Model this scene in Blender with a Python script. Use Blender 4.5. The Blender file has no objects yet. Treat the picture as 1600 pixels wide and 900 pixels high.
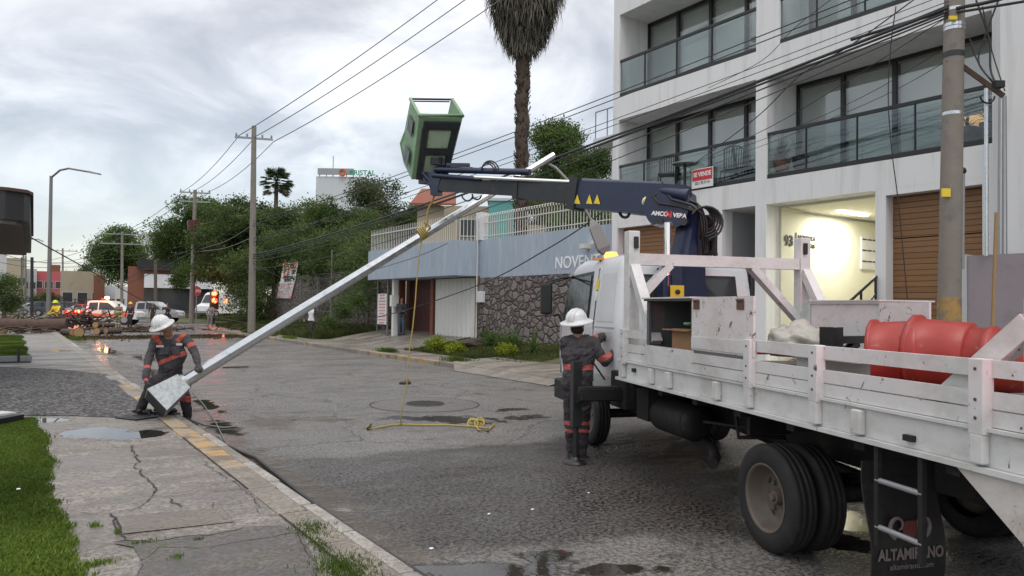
import bpy, bmesh, math, random
import numpy as np
from mathutils import Vector, Matrix
random.seed(7); RNG = np.random.default_rng(7)
C = bpy.context.scene.collection
sc = bpy.context.scene
# ---------------------------------------------------------------- camera
# world: X across the street (left kerb at 0, right kerb at 8.4), Y along it, Z up
CAM = Vector((-2.25, -4.34, 1.78)); F = 1150.0
YAW = math.radians(34.3); PITCH = math.radians(1.494); ROLL = math.radians(0.8)
f0 = Vector((math.sin(YAW), math.cos(YAW), 0)); r0 = Vector((math.cos(YAW), -math.sin(YAW), 0)); UP = Vector((0, 0, 1))
fw = f0*math.cos(PITCH)+UP*math.sin(PITCH); uu = UP*math.cos(PITCH)-f0*math.sin(PITCH)
cu = uu*math.cos(ROLL)-r0*math.sin(ROLL); cr = r0*math.cos(ROLL)+uu*math.sin(ROLL)
cam = bpy.data.cameras.new('camera'); camo = bpy.data.objects.new('camera', cam); C.objects.link(camo)
cam.sensor_width = 36; cam.lens = F/1600*36; cam.clip_start = 0.05; cam.clip_end = 3000
camo.matrix_world = Matrix(((cr.x, cu.x, -fw.x, CAM.x), (cr.y, cu.y, -fw.y, CAM.y), (cr.z, cu.z, -fw.z, CAM.z), (0, 0, 0, 1)))
sc.camera = camo
def W(px, py, d):
    v = fw+cr*((px-800)/F)+cu*((450-py)/F)
    return CAM+v*(d/v.dot(f0))
def G(px, py, z=0.0):
    v = fw+cr*((px-800)/F)+cu*((450-py)/F)
    return CAM+v*((z-CAM.z)/v.z)
# ---------------------------------------------------------------- view, world, sun
sc.view_settings.view_transform = 'Standard'; sc.view_settings.look = 'None'
sc.view_settings.exposure = 0.6; sc.view_settings.gamma = 1.0; sc.view_settings.use_curve_mapping = False
wd = bpy.data.worlds.new("World"); sc.world = wd; wd.use_nodes = True
N = wd.node_tree.nodes; L = wd.node_tree.links
for n in list(N): N.remove(n)
SUN_EL = math.radians(58); SUN_AZ = math.radians(200)
out = N.new('ShaderNodeOutputWorld'); bg = N.new('ShaderNodeBackground'); sky = N.new('ShaderNodeTexSky')
sky.sky_type = 'NISHITA'; sky.sun_disc = False; sky.sun_elevation = SUN_EL; sky.sun_rotation = SUN_AZ
bg2 = N.new('ShaderNodeBackground'); addn = N.new('ShaderNodeAddShader')
L.new(sky.outputs[0], bg.inputs[0]); bg.inputs[1].default_value = 0.05
tc = N.new('ShaderNodeTexCoord'); sep = N.new('ShaderNodeSeparateXYZ'); L.new(tc.outputs['Generated'], sep.inputs[0])
def wmath(op, a, b=None, c=None):
    m = N.new('ShaderNodeMath'); m.operation = op
    for i, v in enumerate((a, b, c)):
        if v is None: continue
        if isinstance(v, (int, float)): m.inputs[i].default_value = v
        else: L.new(v, m.inputs[i])
    return m.outputs[0]
zc = wmath('ADD', wmath('MAXIMUM', sep.outputs[2], 0.0), 0.30)
cx = wmath('DIVIDE', sep.outputs[0], zc); cy = wmath('DIVIDE', sep.outputs[1], zc)
cmb = N.new('ShaderNodeCombineXYZ'); L.new(cx, cmb.inputs[0]); L.new(cy, cmb.inputs[1])
n1 = N.new('ShaderNodeTexNoise'); n1.inputs['Scale'].default_value = 2.1; n1.inputs['Detail'].default_value = 8; n1.inputs['Roughness'].default_value = 0.56; n1.inputs['Distortion'].default_value = 0.5
L.new(cmb.outputs[0], n1.inputs['Vector'])
rmp = N.new('ShaderNodeValToRGB'); L.new(n1.outputs[0], rmp.inputs[0])
e = rmp.color_ramp.elements; e[0].position = 0.38; e[0].color = (0.20, 0.19, 0.176, 1); e[1].position = 0.66; e[1].color = (0.455, 0.436, 0.405, 1)
e = rmp.color_ramp.elements.new(0.46); e.color = (0.255, 0.243, 0.226, 1)
e = rmp.color_ramp.elements.new(0.54); e.color = (0.335, 0.32, 0.298, 1)
mxz = N.new('ShaderNodeMix'); mxz.data_type = 'RGBA'
zf = wmath('SUBTRACT', 1.0, wmath('MULTIPLY', wmath('MAXIMUM', sep.outputs[2], 0.0), 4.5)); 
L.new(wmath('MULTIPLY', wmath('MAXIMUM', zf, 0.0), 0.8), mxz.inputs[0]); L.new(rmp.outputs[0], mxz.inputs[6]); mxz.inputs[7].default_value = (0.36, 0.347, 0.325, 1)
L.new(mxz.outputs[2], bg2.inputs[0])
zb = wmath('ADD', 0.9, wmath('MULTIPLY', wmath('POWER', wmath('MAXIMUM', sep.outputs[2], 0.0), 1.3), 2.6))
L.new(zb, bg2.inputs[1])
L.new(bg.outputs[0], addn.inputs[0]); L.new(bg2.outputs[0], addn.inputs[1]); L.new(addn.outputs[0], out.inputs[0])
sun = bpy.data.lights.new('sun', 'SUN'); sun.energy = 0.7; sun.angle = math.radians(25); sun.color = (1, 0.97, 0.93)
so = bpy.data.objects.new('sun', sun); C.objects.link(so)
so.rotation_euler = Vector((math.sin(SUN_AZ)*math.cos(SUN_EL), math.cos(SUN_AZ)*math.cos(SUN_EL), math.sin(SUN_EL))).to_track_quat('Z', 'Y').to_euler()

# ---------------------------------------------------------------- helpers
MATS = {}
def setm(n, c, *a, **k): pass
class MT:
    """small node builder"""
    def __init__(s, name):
        s.m = bpy.data.materials.new(name); s.m.use_nodes = True; s.N = s.m.node_tree.nodes; s.L = s.m.node_tree.links
        s.b = s.N['Principled BSDF']; s.out = s.N['Material Output']
        t = s.N.new('ShaderNodeTexCoord'); s.co = t.outputs['Object']; g = s.N.new('ShaderNodeNewGeometry'); s.geo = g; s.wp = g.outputs['Position']
        MATS[name] = s.m
    def lk(s, v, i):
        if isinstance(v, (int, float)): i.default_value = v if i.type == 'VALUE' else ((v, v, v, 1) if i.type == 'RGBA' else (v, v, v))
        elif isinstance(v, tuple): i.default_value = v if len(v) == 4 or i.type == 'VECTOR' else (*v, 1)
        else: s.L.new(v, i)
    def math(s, op, a, b=0.0, c=0.0, clamp=False):
        n = s.N.new('ShaderNodeMath'); n.operation = op; n.use_clamp = clamp
        for i, v in enumerate((a, b, c)): s.lk(v, n.inputs[i])
        return n.outputs[0]
    def noise(s, scale, detail=4, rough=0.55, vec=None, dist=0.0, out=0):
        n = s.N.new('ShaderNodeTexNoise'); n.inputs['Scale'].default_value = scale; n.inputs['Detail'].default_value = detail
        n.inputs['Roughness'].default_value = rough; n.inputs['Distortion'].default_value = dist; s.L.new(vec or s.co, n.inputs['Vector']); return n.outputs[out]
    def voro(s, scale, feat='F1', vec=None, out='Distance', rnd=1.0):
        n = s.N.new('ShaderNodeTexVoronoi'); n.feature = feat; n.inputs['Scale'].default_value = scale; n.inputs['Randomness'].default_value = rnd
        s.L.new(vec or s.co, n.inputs['Vector']); return n.outputs[out]
    def mapv(s, scale=(1, 1, 1), rot=(0, 0, 0), loc=(0, 0, 0), vec=None):
        n = s.N.new('ShaderNodeMapping'); n.inputs['Scale'].default_value = scale; n.inputs['Rotation'].default_value = rot; n.inputs['Location'].default_value = loc
        s.L.new(vec or s.co, n.inputs['Vector']); return n.outputs[0]
    def rng(s, v, a, b, c=0.0, d=1.0):
        n = s.N.new('ShaderNodeMapRange'); n.inputs[1].default_value = a; n.inputs[2].default_value = b; n.inputs[3].default_value = c; n.inputs[4].default_value = d
        s.L.new(v, n.inputs[0]); return n.outputs[0]
    def mix(s, f, a, b, mode='MIX'):
        n = s.N.new('ShaderNodeMix'); n.data_type = 'RGBA'; n.blend_type = mode; s.lk(f, n.inputs[0]); s.lk(a, n.inputs[6]); s.lk(b, n.inputs[7]); return n.outputs[2]
    def col(s, v): s.lk(v, s.b.inputs['Base Color'])
    def rough(s, v): s.lk(v, s.b.inputs['Roughness'])
    def bump(s, h, strength=0.3, dist=0.01):
        n = s.N.new('ShaderNodeBump'); n.inputs['Strength'].default_value = strength; n.inputs['Distance'].default_value = dist; s.L.new(h, n.inputs['Height'])
        s.L.new(n.outputs[0], s.b.inputs['Normal']); return n
def simple(name, c, rough=0.6, metal=0.0, var=0.25, vs=6.0, bump=0.15, bs=40.0, c2=None, c2s=3.0, c2t=(0.55, 0.7), coat=0.0, bd=0.004):
    m = MT(name); c = tuple(c)
    dk = tuple(x*(1-var) for x in c); lt = tuple(min(1, x*(1+var)) for x in c)
    col = m.mix(m.noise(vs, 6, 0.62), dk, lt)
    if c2: col = m.mix(m.rng(m.noise(c2s, 8, 0.65), *c2t), col, tuple(c2))
    m.col(col); m.rough(m.rng(m.noise(vs*1.7, 4), 0.3, 0.7, max(0.02, rough-0.1), min(1, rough+0.1))); m.b.inputs['Metallic'].default_value = metal
    if coat: m.b.inputs['Coat Weight'].default_value = coat; m.b.inputs['Coat Roughness'].default_value = 0.15
    if bump: m.bump(m.noise(bs, 4), bump, bd)
    return m.m
def emis(name, c, st):
    m = MT(name); m.b.inputs['Base Color'].default_value = (*c, 1); m.b.inputs['Emission Color'].default_value = (*c, 1); m.b.inputs['Emission Strength'].default_value = st; return m.m

def frame(loc=(0, 0, 0), rz=0.0): return Matrix.Translation(Vector(loc)) @ Matrix.Rotation(rz, 4, 'Z')
FR = {}
def tag(o, label=None, cat=None, group=None, kind=None):
    if label: o['label'] = label
    if cat: o['category'] = cat
    if group: o['group'] = group
    if kind: o['kind'] = kind
    return o
def thing(name, label, cat, loc=(0, 0, 0), rz=0.0, group=None):
    o = bpy.data.objects.new(name, None); C.objects.link(o); o.empty_display_size = 0.2
    o.location = loc; o.rotation_euler = (0, 0, rz); FR[o] = frame(loc, rz)
    return tag(o, label, cat, group)
def dup(root, loc, rz=0.0, label=None, group=None):
    m = {}
    def cp(o, par):
        c = o.copy(); C.objects.link(c)
        if par: c.parent = par
        for ch in [x for x in ALL if x.parent == o]: cp(ch, c)
        ALL.append(c); return c
    r = cp(root, None); r.location = loc; r.rotation_euler = (0, 0, rz); FR[r] = frame(loc, rz)
    if label: r['label'] = label
    if group: r['group'] = group
    return r
ALL = []
def wframe(parent):
    """world matrix of a parent chain"""
    if parent is None: return Matrix.Identity(4)
    if parent in FR: return FR[parent]
    return wframe(parent.parent) @ Matrix.Translation(parent.location)
def basis(d, up=(0, 0, 1)):
    d = Vector(d).normalized(); up = Vector(up)
    if abs(d.dot(up.normalized())) > 0.995: up = Vector((1, 0, 0))
    x = d.cross(up).normalized(); z = x.cross(d).normalized(); return x, d, z
class MB:
    def __init__(s): s.v = []; s.f = []; s.mi = []; s.sm = []
    def add(s, vs, fs, mi=0, sm=False):
        o = len(s.v); s.v += [tuple(v) for v in vs]; s.f += [tuple(i+o for i in f) for f in fs]; s.mi += [mi]*len(fs); s.sm += [sm]*len(fs); return s
    def box(s, c, sz, rz=0.0, mi=0, M=None, bev=0.0):
        hx, hy, hz = sz[0]/2, sz[1]/2, sz[2]/2
        R = M if M is not None else Matrix.Rotation(rz, 4, 'Z')
        c = Vector(c)
        if bev > 0 and min(hx, hy, hz) > bev*1.2:
            b = bev; vs = []; 
            bm = bmesh.new(); bmesh.ops.create_cube(bm, size=1)
            for v in bm.verts: v.co = Vector((v.co.x*2*hx, v.co.y*2*hy, v.co.z*2*hz))
            bmesh.ops.bevel(bm, geom=list(bm.edges), offset=b, segments=2, affect='EDGES', profile=0.6)
            bm.verts.index_update()
            vs = [c+(R @ v.co.to_4d()).to_3d() if len(R) == 4 else c+R @ v.co for v in bm.verts]
            fs = [[v.index for v in f.verts] for f in bm.faces]; bm.free(); return s.add(vs, fs, mi)
        vs = [c+(R.to_3x3() @ Vector((x*hx, y*hy, z*hz))) for z in (-1, 1) for y in (-1, 1) for x in (-1, 1)]
        return s.add(vs, [(0, 2, 3, 1), (4, 5, 7, 6), (0, 1, 5, 4), (2, 6, 7, 3), (0, 4, 6, 2), (1, 3, 7, 5)], mi)
    def b2(s, a, b, mi=0, bev=0.0):
        a = Vector(a); b = Vector(b); return s.box((a+b)/2, [abs(x) for x in (b-a)], 0, mi, None, bev)
    def beam(s, p0, p1, w, h, up=(0, 0, 1), w2=None, h2=None, mi=0):
        p0 = Vector(p0); p1 = Vector(p1); x, d, z = basis(p1-p0, up); w2 = w if w2 is None else w2; h2 = h if h2 is None else h2
        vs = [p0+x*(i*w/2)+z*(j*h/2) for i, j in ((-1, -1), (1, -1), (1, 1), (-1, 1))]+[p1+x*(i*w2/2)+z*(j*h2/2) for i, j in ((-1, -1), (1, -1), (1, 1), (-1, 1))]
        return s.add(vs, [(0, 1, 2, 3), (7, 6, 5, 4), (0, 4, 5, 1), (1, 5, 6, 2), (2, 6, 7, 3), (3, 7, 4, 0)], mi)
    def cyl(s, p0, p1, r, r2=None, n=14, mi=0, cap=True, sm=True):
        p0 = Vector(p0); p1 = Vector(p1); r2 = r if r2 is None else r2; x, d, z = basis(p1-p0)
        vs = []
        for p, q in ((p0, r), (p1, r2)):
            for k in range(n): a = 2*math.pi*k/n; vs.append(p+x*(q*math.cos(a))+z*(q*math.sin(a)))
        s.add(vs, [(k, k+n, (k+1) % n+n, (k+1) % n) for k in range(n)], mi, sm)
        if cap: s.add(vs, [tuple(range(n)), tuple(range(2*n-1, n-1, -1))], mi)
        return s
    def tube(s, pts, r, n=6, mi=0, rads=None):
        pts = [Vector(p) for p in pts]; vs = []; m = len(pts); prev = None
        for i, p in enumerate(pts):
            t = (pts[min(i+1, m-1)]-pts[max(i-1, 0)])
            if t.length < 1e-7: t = Vector((0, 0, 1))
            t.normalize()
            if prev is None: x, _, z = basis(t)
            else:
                x = (prev-t*prev.dot(t)); x = x.normalized() if x.length > 1e-6 else basis(t)[0]; z = x.cross(t)
            prev = x; q = rads[i] if rads else r
            for k in range(n): a = 2*math.pi*k/n; vs.append(p+x*(q*math.cos(a))+z*(q*math.sin(a)))
        fs = [(i*n+k, (i+1)*n+k, (i+1)*n+(k+1) % n, i*n+(k+1) % n) for i in range(m-1) for k in range(n)]
        s.add(vs, fs, mi, True); s.add(vs, [tuple(range(n)), tuple(range(m*n-1, (m-1)*n-1, -1))], mi); return s
    def lathe(s, prof, c=(0, 0, 0), axis=(0, 0, 1), n=24, mi=0, sm=True, squash=None):
        x, d, z = basis(axis); c = Vector(c); vs = []
        for h, r in prof:
            for k in range(n):
                a = 2*math.pi*k/n; q = r
                vs.append(c+d*h+x*(q*math.cos(a))+z*(q*math.sin(a)))
        m = len(prof); return s.add(vs, [(i*n+k, (i+1)*n+k, (i+1)*n+(k+1) % n, i*n+(k+1) % n) for i in range(m-1) for k in range(n)], mi, sm)
    def ell(s, c, r, n=12, m=8, mi=0, M=None):
        c = Vector(c); vs = []; 
        for i in range(m+1):
            t = math.pi*i/m
            for k in range(n):
                a = 2*math.pi*k/n; p = Vector((r[0]*math.sin(t)*math.cos(a), r[1]*math.sin(t)*math.sin(a), r[2]*math.cos(t)))
                if M is not None: p = M.to_3x3() @ p
                vs.append(c+p)
        return s.add(vs, [(i*n+k, (i+1)*n+k, (i+1)*n+(k+1) % n, i*n+(k+1) % n) for i in range(m) for k in range(n)], mi, True)
    def prism(s, poly, z0, z1, mi=0):
        n = len(poly); a = sum(poly[i][0]*poly[(i+1) % n][1]-poly[(i+1) % n][0]*poly[i][1] for i in range(n))
        if a < 0: poly = poly[::-1]
        vs = [(p[0], p[1], z0) for p in poly]+[(p[0], p[1], z1) for p in poly]
        return s.add(vs, [tuple(range(n-1, -1, -1)), tuple(range(n, 2*n))]+[(i, (i+1) % n, (i+1) % n+n, i+n) for i in range(n)], mi)
    def extr(s, poly, off, mi=0):
        """polygon of 3-D points extruded by a vector"""
        n = len(poly); off = Vector(off); P = [Vector(p) for p in poly]
        return s.add(P+[p+off for p in P], [tuple(range(n-1, -1, -1)), tuple(range(n, 2*n))]+[(i, (i+1) % n, (i+1) % n+n, i+n) for i in range(n)], mi)
    def sheet(s, poly, z, mi=0): 
        n = len(poly); a = sum(poly[i][0]*poly[(i+1) % n][1]-poly[(i+1) % n][0]*poly[i][1] for i in range(n))
        if a < 0: poly = poly[::-1]
        return s.add([(p[0], p[1], z) for p in poly], [tuple(range(n))], mi)
    def build(s, name, mats, parent=None, world=False, fix=True):
        me = bpy.data.meshes.new(name); vs = s.v
        if parent is not None and world:
            I = wframe(parent).inverted(); vs = [I @ Vector(v) for v in vs]
        me.from_pydata([tuple(v) for v in vs], [], s.f); 
        mats = mats if isinstance(mats, (list, tuple)) else [mats]
        for m in mats: me.materials.append(MATS[m] if isinstance(m, str) else m)
        me.polygons.foreach_set('material_index', s.mi); me.polygons.foreach_set('use_smooth', s.sm)
        if fix:
            bm = bmesh.new(); bm.from_mesh(me); bmesh.ops.recalc_face_normals(bm, faces=bm.faces); bm.to_mesh(me); bm.free()
        me.update()
        o = bpy.data.objects.new(name, me); C.objects.link(o); ALL.append(o)
        if parent is not None: o.parent = parent
        return o
def solo(mb, name, mats, label, cat, group=None, loc=None, kind=None, fix=True):
    """one mesh top-level object, origin moved to its base"""
    if loc is None:
        a = np.array([tuple(v) for v in mb.v]); loc = Vector((float(a[:, 0].mean()), float(a[:, 1].mean()), float(a[:, 2].min())))
    loc = Vector(loc); mb.v = [tuple(Vector(v)-loc) for v in mb.v]
    o = mb.build(name, mats, None, fix=fix); o.location = loc; return tag(o, label, cat, group, kind)
def struct(mb, name, mats, fix=True, kind='structure'):
    o = mb.build(name, mats, None, fix=fix); o['kind'] = kind; return o
def text(name, s, size, loc, xdir, updir, mat, parent, extr=0.004, bold=0.0, align='CENTER', sx=1.0):
    cu_ = bpy.data.curves.new('t', 'FONT'); cu_.body = s; cu_.size = size; cu_.extrude = extr; cu_.offset = bold; cu_.align_x = align; cu_.align_y = 'CENTER'
    to = bpy.data.objects.new('t', cu_); C.objects.link(to); bpy.context.view_layer.update()
    dg = bpy.context.evaluated_depsgraph_get(); me = bpy.data.meshes.new_from_object(to.evaluated_get(dg))
    bpy.data.objects.remove(to); me.materials.clear(); me.materials.append(MATS[mat]); me.name = name
    x = Vector(xdir).normalized(); u = Vector(updir); u = (u-x*u.dot(x)).normalized(); z = x.cross(u)
    M = Matrix(((x.x*sx, u.x, z.x, loc[0]), (x.y*sx, u.y, z.y, loc[1]), (x.z*sx, u.z, z.z, loc[2]), (0, 0, 0, 1)))
    me.transform(wframe(parent).inverted() @ M if parent is not None else M)
    o = bpy.data.objects.new(name, me); C.objects.link(o); ALL.append(o)
    if parent is not None: o.parent = parent
    return o
def npmesh(name, V, Fq, mats, parent=None, mi=None, world=True):
    """V (n,3) and quads/tris (m,k) from numpy"""
    V = np.asarray(V, dtype=np.float64)
    if parent is not None and world:
        I = np.array(wframe(parent).inverted()); V = V @ I[:3, :3].T+I[:3, 3]
    k = Fq.shape[1]; me = bpy.data.meshes.new(name); me.vertices.add(len(V)); me.vertices.foreach_set('co', V.astype(np.float32).ravel())
    me.loops.add(Fq.size); me.loops.foreach_set('vertex_index', Fq.astype(np.int32).ravel()); me.polygons.add(len(Fq))
    me.polygons.foreach_set('loop_start', np.arange(0, Fq.size, k, dtype=np.int32))
    if mi is not None: me.polygons.foreach_set('material_index', np.asarray(mi, dtype=np.int32))
    for m in (mats if isinstance(mats, (list, tuple)) else [mats]): me.materials.append(MATS[m])
    me.update(calc_edges=True); me.validate()
    o = bpy.data.objects.new(name, me); C.objects.link(o); ALL.append(o)
    if parent is not None: o.parent = parent
    return o
def unit(n): 
    d = RNG.normal(size=(n, 3)); return d/np.linalg.norm(d, axis=1)[:, None]
def leaf_quads(P, size, droop=0.0, aspect=1.7, Nrm=None):
    """small pointed leaf (2 tris as a quad) at each point"""
    n = len(P); a = unit(n); a[:, 2] -= droop; a /= np.linalg.norm(a, axis=1)[:, None]
    b = np.cross(a, unit(n) if Nrm is None else Nrm); b /= (np.linalg.norm(b, axis=1)[:, None]+1e-9)
    s = (size*RNG.uniform(0.6, 1.35, n))[:, None]; w = s/aspect
    nn = np.cross(a, b)*s*0.15
    V = np.stack([P-a*s*0.5, P+b*w*0.5-nn, P+a*s*0.5, P-b*w*0.5-nn], 1).reshape(-1, 3)
    return V, np.arange(4*n).reshape(n, 4)
def foliage(name, clumps, n, size, mat, parent, droop=0.3, shell=0.55, flat=1.0):
    """leaves gathered in many small sprays spread through the clumps' volume, so the outline is uneven"""
    c = np.array([tuple(x[0]) for x in clumps]); r = np.array([x[1] if np.ndim(x[1]) else (x[1],)*3 for x in clumps], dtype=float)
    vol = r.prod(1)**(2/3); per = 26; ns = max(8, n//per)
    idx = RNG.choice(len(c), ns, p=vol/vol.sum()); d = unit(ns); rad = RNG.uniform(shell, 1.08, ns)
    sc_ = c[idx]+d*rad[:, None]*r[idx]
    sr = size*RNG.uniform(1.6, 4.2, ns); j = np.repeat(np.arange(ns), per)
    P = sc_[j]+RNG.normal(size=(len(j), 3))*sr[j][:, None]*0.6*np.array([1, 1, 0.62])
    V, Q = leaf_quads(P, size, droop); return npmesh(name, V, Q, mat, parent)
# ---------------------------------------------------------------- materials
simple('white_render', (0.66, 0.66, 0.68), 0.75, var=0.05, vs=0.8, bump=0.1, bs=25, c2=(0.50, 0.50, 0.52), c2s=0.9, c2t=(0.5, 0.85))
def _streaks():
    m = MATS['white_render']; t = MT('white_stained'); v = t.mapv((2.2, 2.2, 0.16), vec=t.wp)
    st = t.rng(t.noise(1.6, 6, 0.65, v), 0.50, 0.72); g = t.noise(0.5, 5, 0.6, t.wp)
    c = t.mix(g, (0.68, 0.68, 0.69), (0.78, 0.78, 0.785)); c = t.mix(t.math('MULTIPLY', st, 0.42), c, (0.34, 0.33, 0.33))
    t.col(c); t.rough(0.8); t.bump(t.noise(30, 4), 0.12, 0.004)
_streaks()
simple('cream_wall', (0.70, 0.68, 0.57), 0.8, var=0.03)
simple('mauve_wall', (0.30, 0.26, 0.28), 0.8, var=0.10, vs=1.5, c2=(0.22, 0.19, 0.2), c2s=1.2)
simple('grey_wall', (0.42, 0.43, 0.45), 0.8, var=0.06)
simple('black_metal', (0.014, 0.0145, 0.016), 0.4, var=0.2, bump=0.05)
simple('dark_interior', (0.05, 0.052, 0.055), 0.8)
simple('blind', (0.74, 0.76, 0.73), 0.9, var=0.04)
simple('concrete_pole', (0.215, 0.19, 0.165), 0.9, var=0.22, vs=4, bump=0.5, bs=60, c2=(0.15, 0.14, 0.13), c2s=5)
simple('old_yellow', (0.36, 0.22, 0.07), 0.85, var=0.3, vs=9, bump=0.4, c2=(0.17, 0.15, 0.13), c2s=7, c2t=(0.45, 0.6))
simple('wood_pole', (0.13, 0.10, 0.08), 0.9, var=0.3, vs=6, bump=0.5)
simple('galv', (0.62, 0.64, 0.66), 0.28, 0.9, var=0.10, vs=7, bump=0.03, c2=(0.42, 0.44, 0.46), c2s=9)
simple('zinc', (0.42, 0.45, 0.46), 0.45, 0.55, var=0.22, vs=14, bump=0.05, c2=(0.30, 0.33, 0.33), c2s=18, c2t=(0.45, 0.6))
simple('grey_metal', (0.30, 0.31, 0.32), 0.5, 0.4, var=0.15)
simple('lamp_grey', (0.19, 0.18, 0.175), 0.5, 0.3, var=0.1)
simple('chrome', (0.8, 0.8, 0.82), 0.12, 1.0, var=0.02, bump=0)
simple('navy', (0.010, 0.017, 0.052), 0.34, var=0.25, vs=5, bump=0.05, c2=(0.05, 0.055, 0.07), c2s=7, c2t=(0.62, 0.75), coat=0.25)
simple('boom_dark', (0.030, 0.033, 0.040), 0.42, 0.2, var=0.35, vs=4, bump=0.06, c2=(0.07, 0.07, 0.075), c2s=5, c2t=(0.6, 0.75))
simple('rubber', (0.012, 0.011, 0.012), 0.62, var=0.25, vs=8, bump=0.2, c2=(0.028, 0.025, 0.023), c2s=4)
simple('tyre', (0.013, 0.012, 0.012), 0.75, var=0.3, vs=5, bump=0.3, c2=(0.035, 0.031, 0.028), c2s=6)
simple('rim', (0.115, 0.092, 0.076), 0.65, var=0.25, vs=6, bump=0.15, c2=(0.08, 0.065, 0.056), c2s=7)
simple('under', (0.010, 0.008, 0.008), 0.75, var=0.4, vs=4, bump=0.3, c2=(0.045, 0.034, 0.028), c2s=5)
def _paint(name, base, dirt, rust, rt=(0.66, 0.70), d=0.5, rr=0.45):
    t = MT(name); n = t.noise(3.2, 8, 0.7); c = t.mix(t.noise(1.3, 5), base, tuple(x*0.86 for x in base))
    c = t.mix(t.math('MULTIPLY', t.rng(t.noise(2.0, 8, 0.72, t.mapv((1, 1, 1.6))), 0.46, 0.72), d), c, dirt)
    chip = t.rng(t.noise(11, 8, 0.74, dist=0.6), *rt); c = t.mix(chip, c, rust); t.col(c)
    t.rough(t.rng(n, 0.3, 0.7, rr-0.12, rr+0.2)); t.bump(t.math('ADD', t.noise(26, 5), t.math('MULTIPLY', chip, -0.8)), 0.22, 0.003); return t
_paint('bed_white', (0.64, 0.64, 0.635), (0.34, 0.32, 0.285), (0.10, 0.055, 0.035), (0.625, 0.66), 0.7)
_paint('bed_rusty', (0.66, 0.64, 0.63), (0.40, 0.36, 0.32), (0.09, 0.045, 0.03), (0.575, 0.62), 0.6)
_paint('skirt_white', (0.62, 0.59, 0.56), (0.34, 0.27, 0.21), (0.20, 0.12, 0.08), (0.60, 0.66), 0.8, 0.6)
_paint('cab_white', (0.60, 0.61, 0.63), (0.42, 0.42, 0.41), (0.2, 0.15, 0.12), (0.78, 0.80), 0.3, 0.3)
_paint('red_plastic', (0.29, 0.028, 0.020), (0.16, 0.030, 0.025), (0.36, 0.15, 0.12), (0.60, 0.72), 0.8, 0.42)
_paint('basket_green', (0.23, 0.38, 0.22), (0.19, 0.27, 0.19), (0.035, 0.045, 0.04), (0.60, 0.64), 0.6, 0.5)
simple('basket_pale', (0.36, 0.46, 0.34), 0.6, var=0.15, vs=5, c2=(0.09, 0.12, 0.09), c2s=6)
simple('amber', (0.9, 0.32, 0.03), 0.3, var=0.1); emis('amber_lit', (1.0, 0.42, 0.10), 1.3)
emis('red_lit', (1.0, 0.05, 0.02), 14.0); emis('orange_lit', (1.0, 0.45, 0.16), 22.0); emis('tube_lit', (1.0, 1.0, 0.9), 7.0); emis('warm_lit', (1.0, 0.5, 0.2), 1.1)
simple('yellow_sticker', (0.75, 0.55, 0.03), 0.5, var=0.1); simple('white_sticker', (0.75, 0.75, 0.75), 0.5, var=0.05)
simple('sign_white', (0.78, 0.77, 0.77), 0.5, var=0.03); simple('sign_red', (0.55, 0.035, 0.04), 0.5, var=0.1); simple('ink', (0.03, 0.03, 0.035), 0.6)
simple('pinkish', (0.62, 0.34, 0.34), 0.6, var=0.25, vs=9); simple('teal_wall', (0.16, 0.45, 0.43), 0.8, var=0.12, vs=0.9)
simple('letter_white', (0.72, 0.74, 0.77), 0.7); simple('letter_wall', (0.78, 0.80, 0.82), 0.8)
simple('hose', (0.014, 0.014, 0.016), 0.4, var=0.2)
simple('wire', (0.03, 0.031, 0.034), 0.6, bump=0); simple('wire_pale', (0.17, 0.175, 0.18), 0.6, bump=0)
simple('rope_yellow', (0.36, 0.28, 0.085), 0.9, var=0.35, vs=60, bump=0.4, bs=150)
simple('cardboard', (0.30, 0.17, 0.09), 0.85, var=0.15)
simple('plastic_bag', (0.36, 0.35, 0.31), 0.4, var=0.3, vs=15, bump=0.5)
simple('firewood_end', (0.33, 0.21, 0.10), 0.85, var=0.2, vs=20); simple('bark', (0.075, 0.052, 0.04), 0.95, var=0.4, vs=8, bump=0.8, bs=30, bd=0.02)
simple('brown_log', (0.085, 0.052, 0.042), 0.9, var=0.3, vs=3, bump=0.5, bs=20, bd=0.02)
simple('sawdust', (0.30, 0.20, 0.11), 0.95, var=0.3, vs=5)
simple('brick', (0.20, 0.075, 0.05), 0.85, var=0.2, vs=5); simple('roof_tile', (0.22, 0.075, 0.045), 0.85, var=0.3, vs=10, bump=0.5)
simple('brown_door', (0.085, 0.03, 0.024), 0.6, var=0.2)
simple('beige_wall', (0.36, 0.31, 0.23), 0.85, var=0.12, vs=0.8, c2=(0.24, 0.20, 0.15), c2s=1); simple('pink_wall', (0.42, 0.10, 0.11), 0.85, var=0.1)
simple('pale_wall', (0.48, 0.48, 0.48), 0.85, var=0.08, vs=0.4); simple('bluegrey_wall', (0.50, 0.53, 0.56), 0.85, var=0.05, vs=0.3)
simple('dark_glass', (0.03, 0.034, 0.038), 0.08, var=0.2, bump=0); simple('car_silver', (0.42, 0.43, 0.44), 0.28, 0.4, var=0.04, bump=0, coat=0.6)
simple('car_white', (0.66, 0.66, 0.66), 0.3, var=0.04, bump=0, coat=0.6); simple('car_dark', (0.05, 0.053, 0.06), 0.25, var=0.1, bump=0, coat=0.6)
simple('car_red', (0.45, 0.05, 0.035), 0.3, var=0.1, bump=0, coat=0.5); simple('stripe_orange', (0.62, 0.15, 0.06), 0.4, var=0.1, bump=0)
simple('cloth_dark', (0.034, 0.030, 0.034), 0.85, var=0.35, vs=9, bump=0.5, bs=22, bd=0.02); simple('cloth_grey', (0.058, 0.052, 0.056), 0.8, var=0.3, vs=9, bump=0.5, bs=20, bd=0.02)
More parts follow.
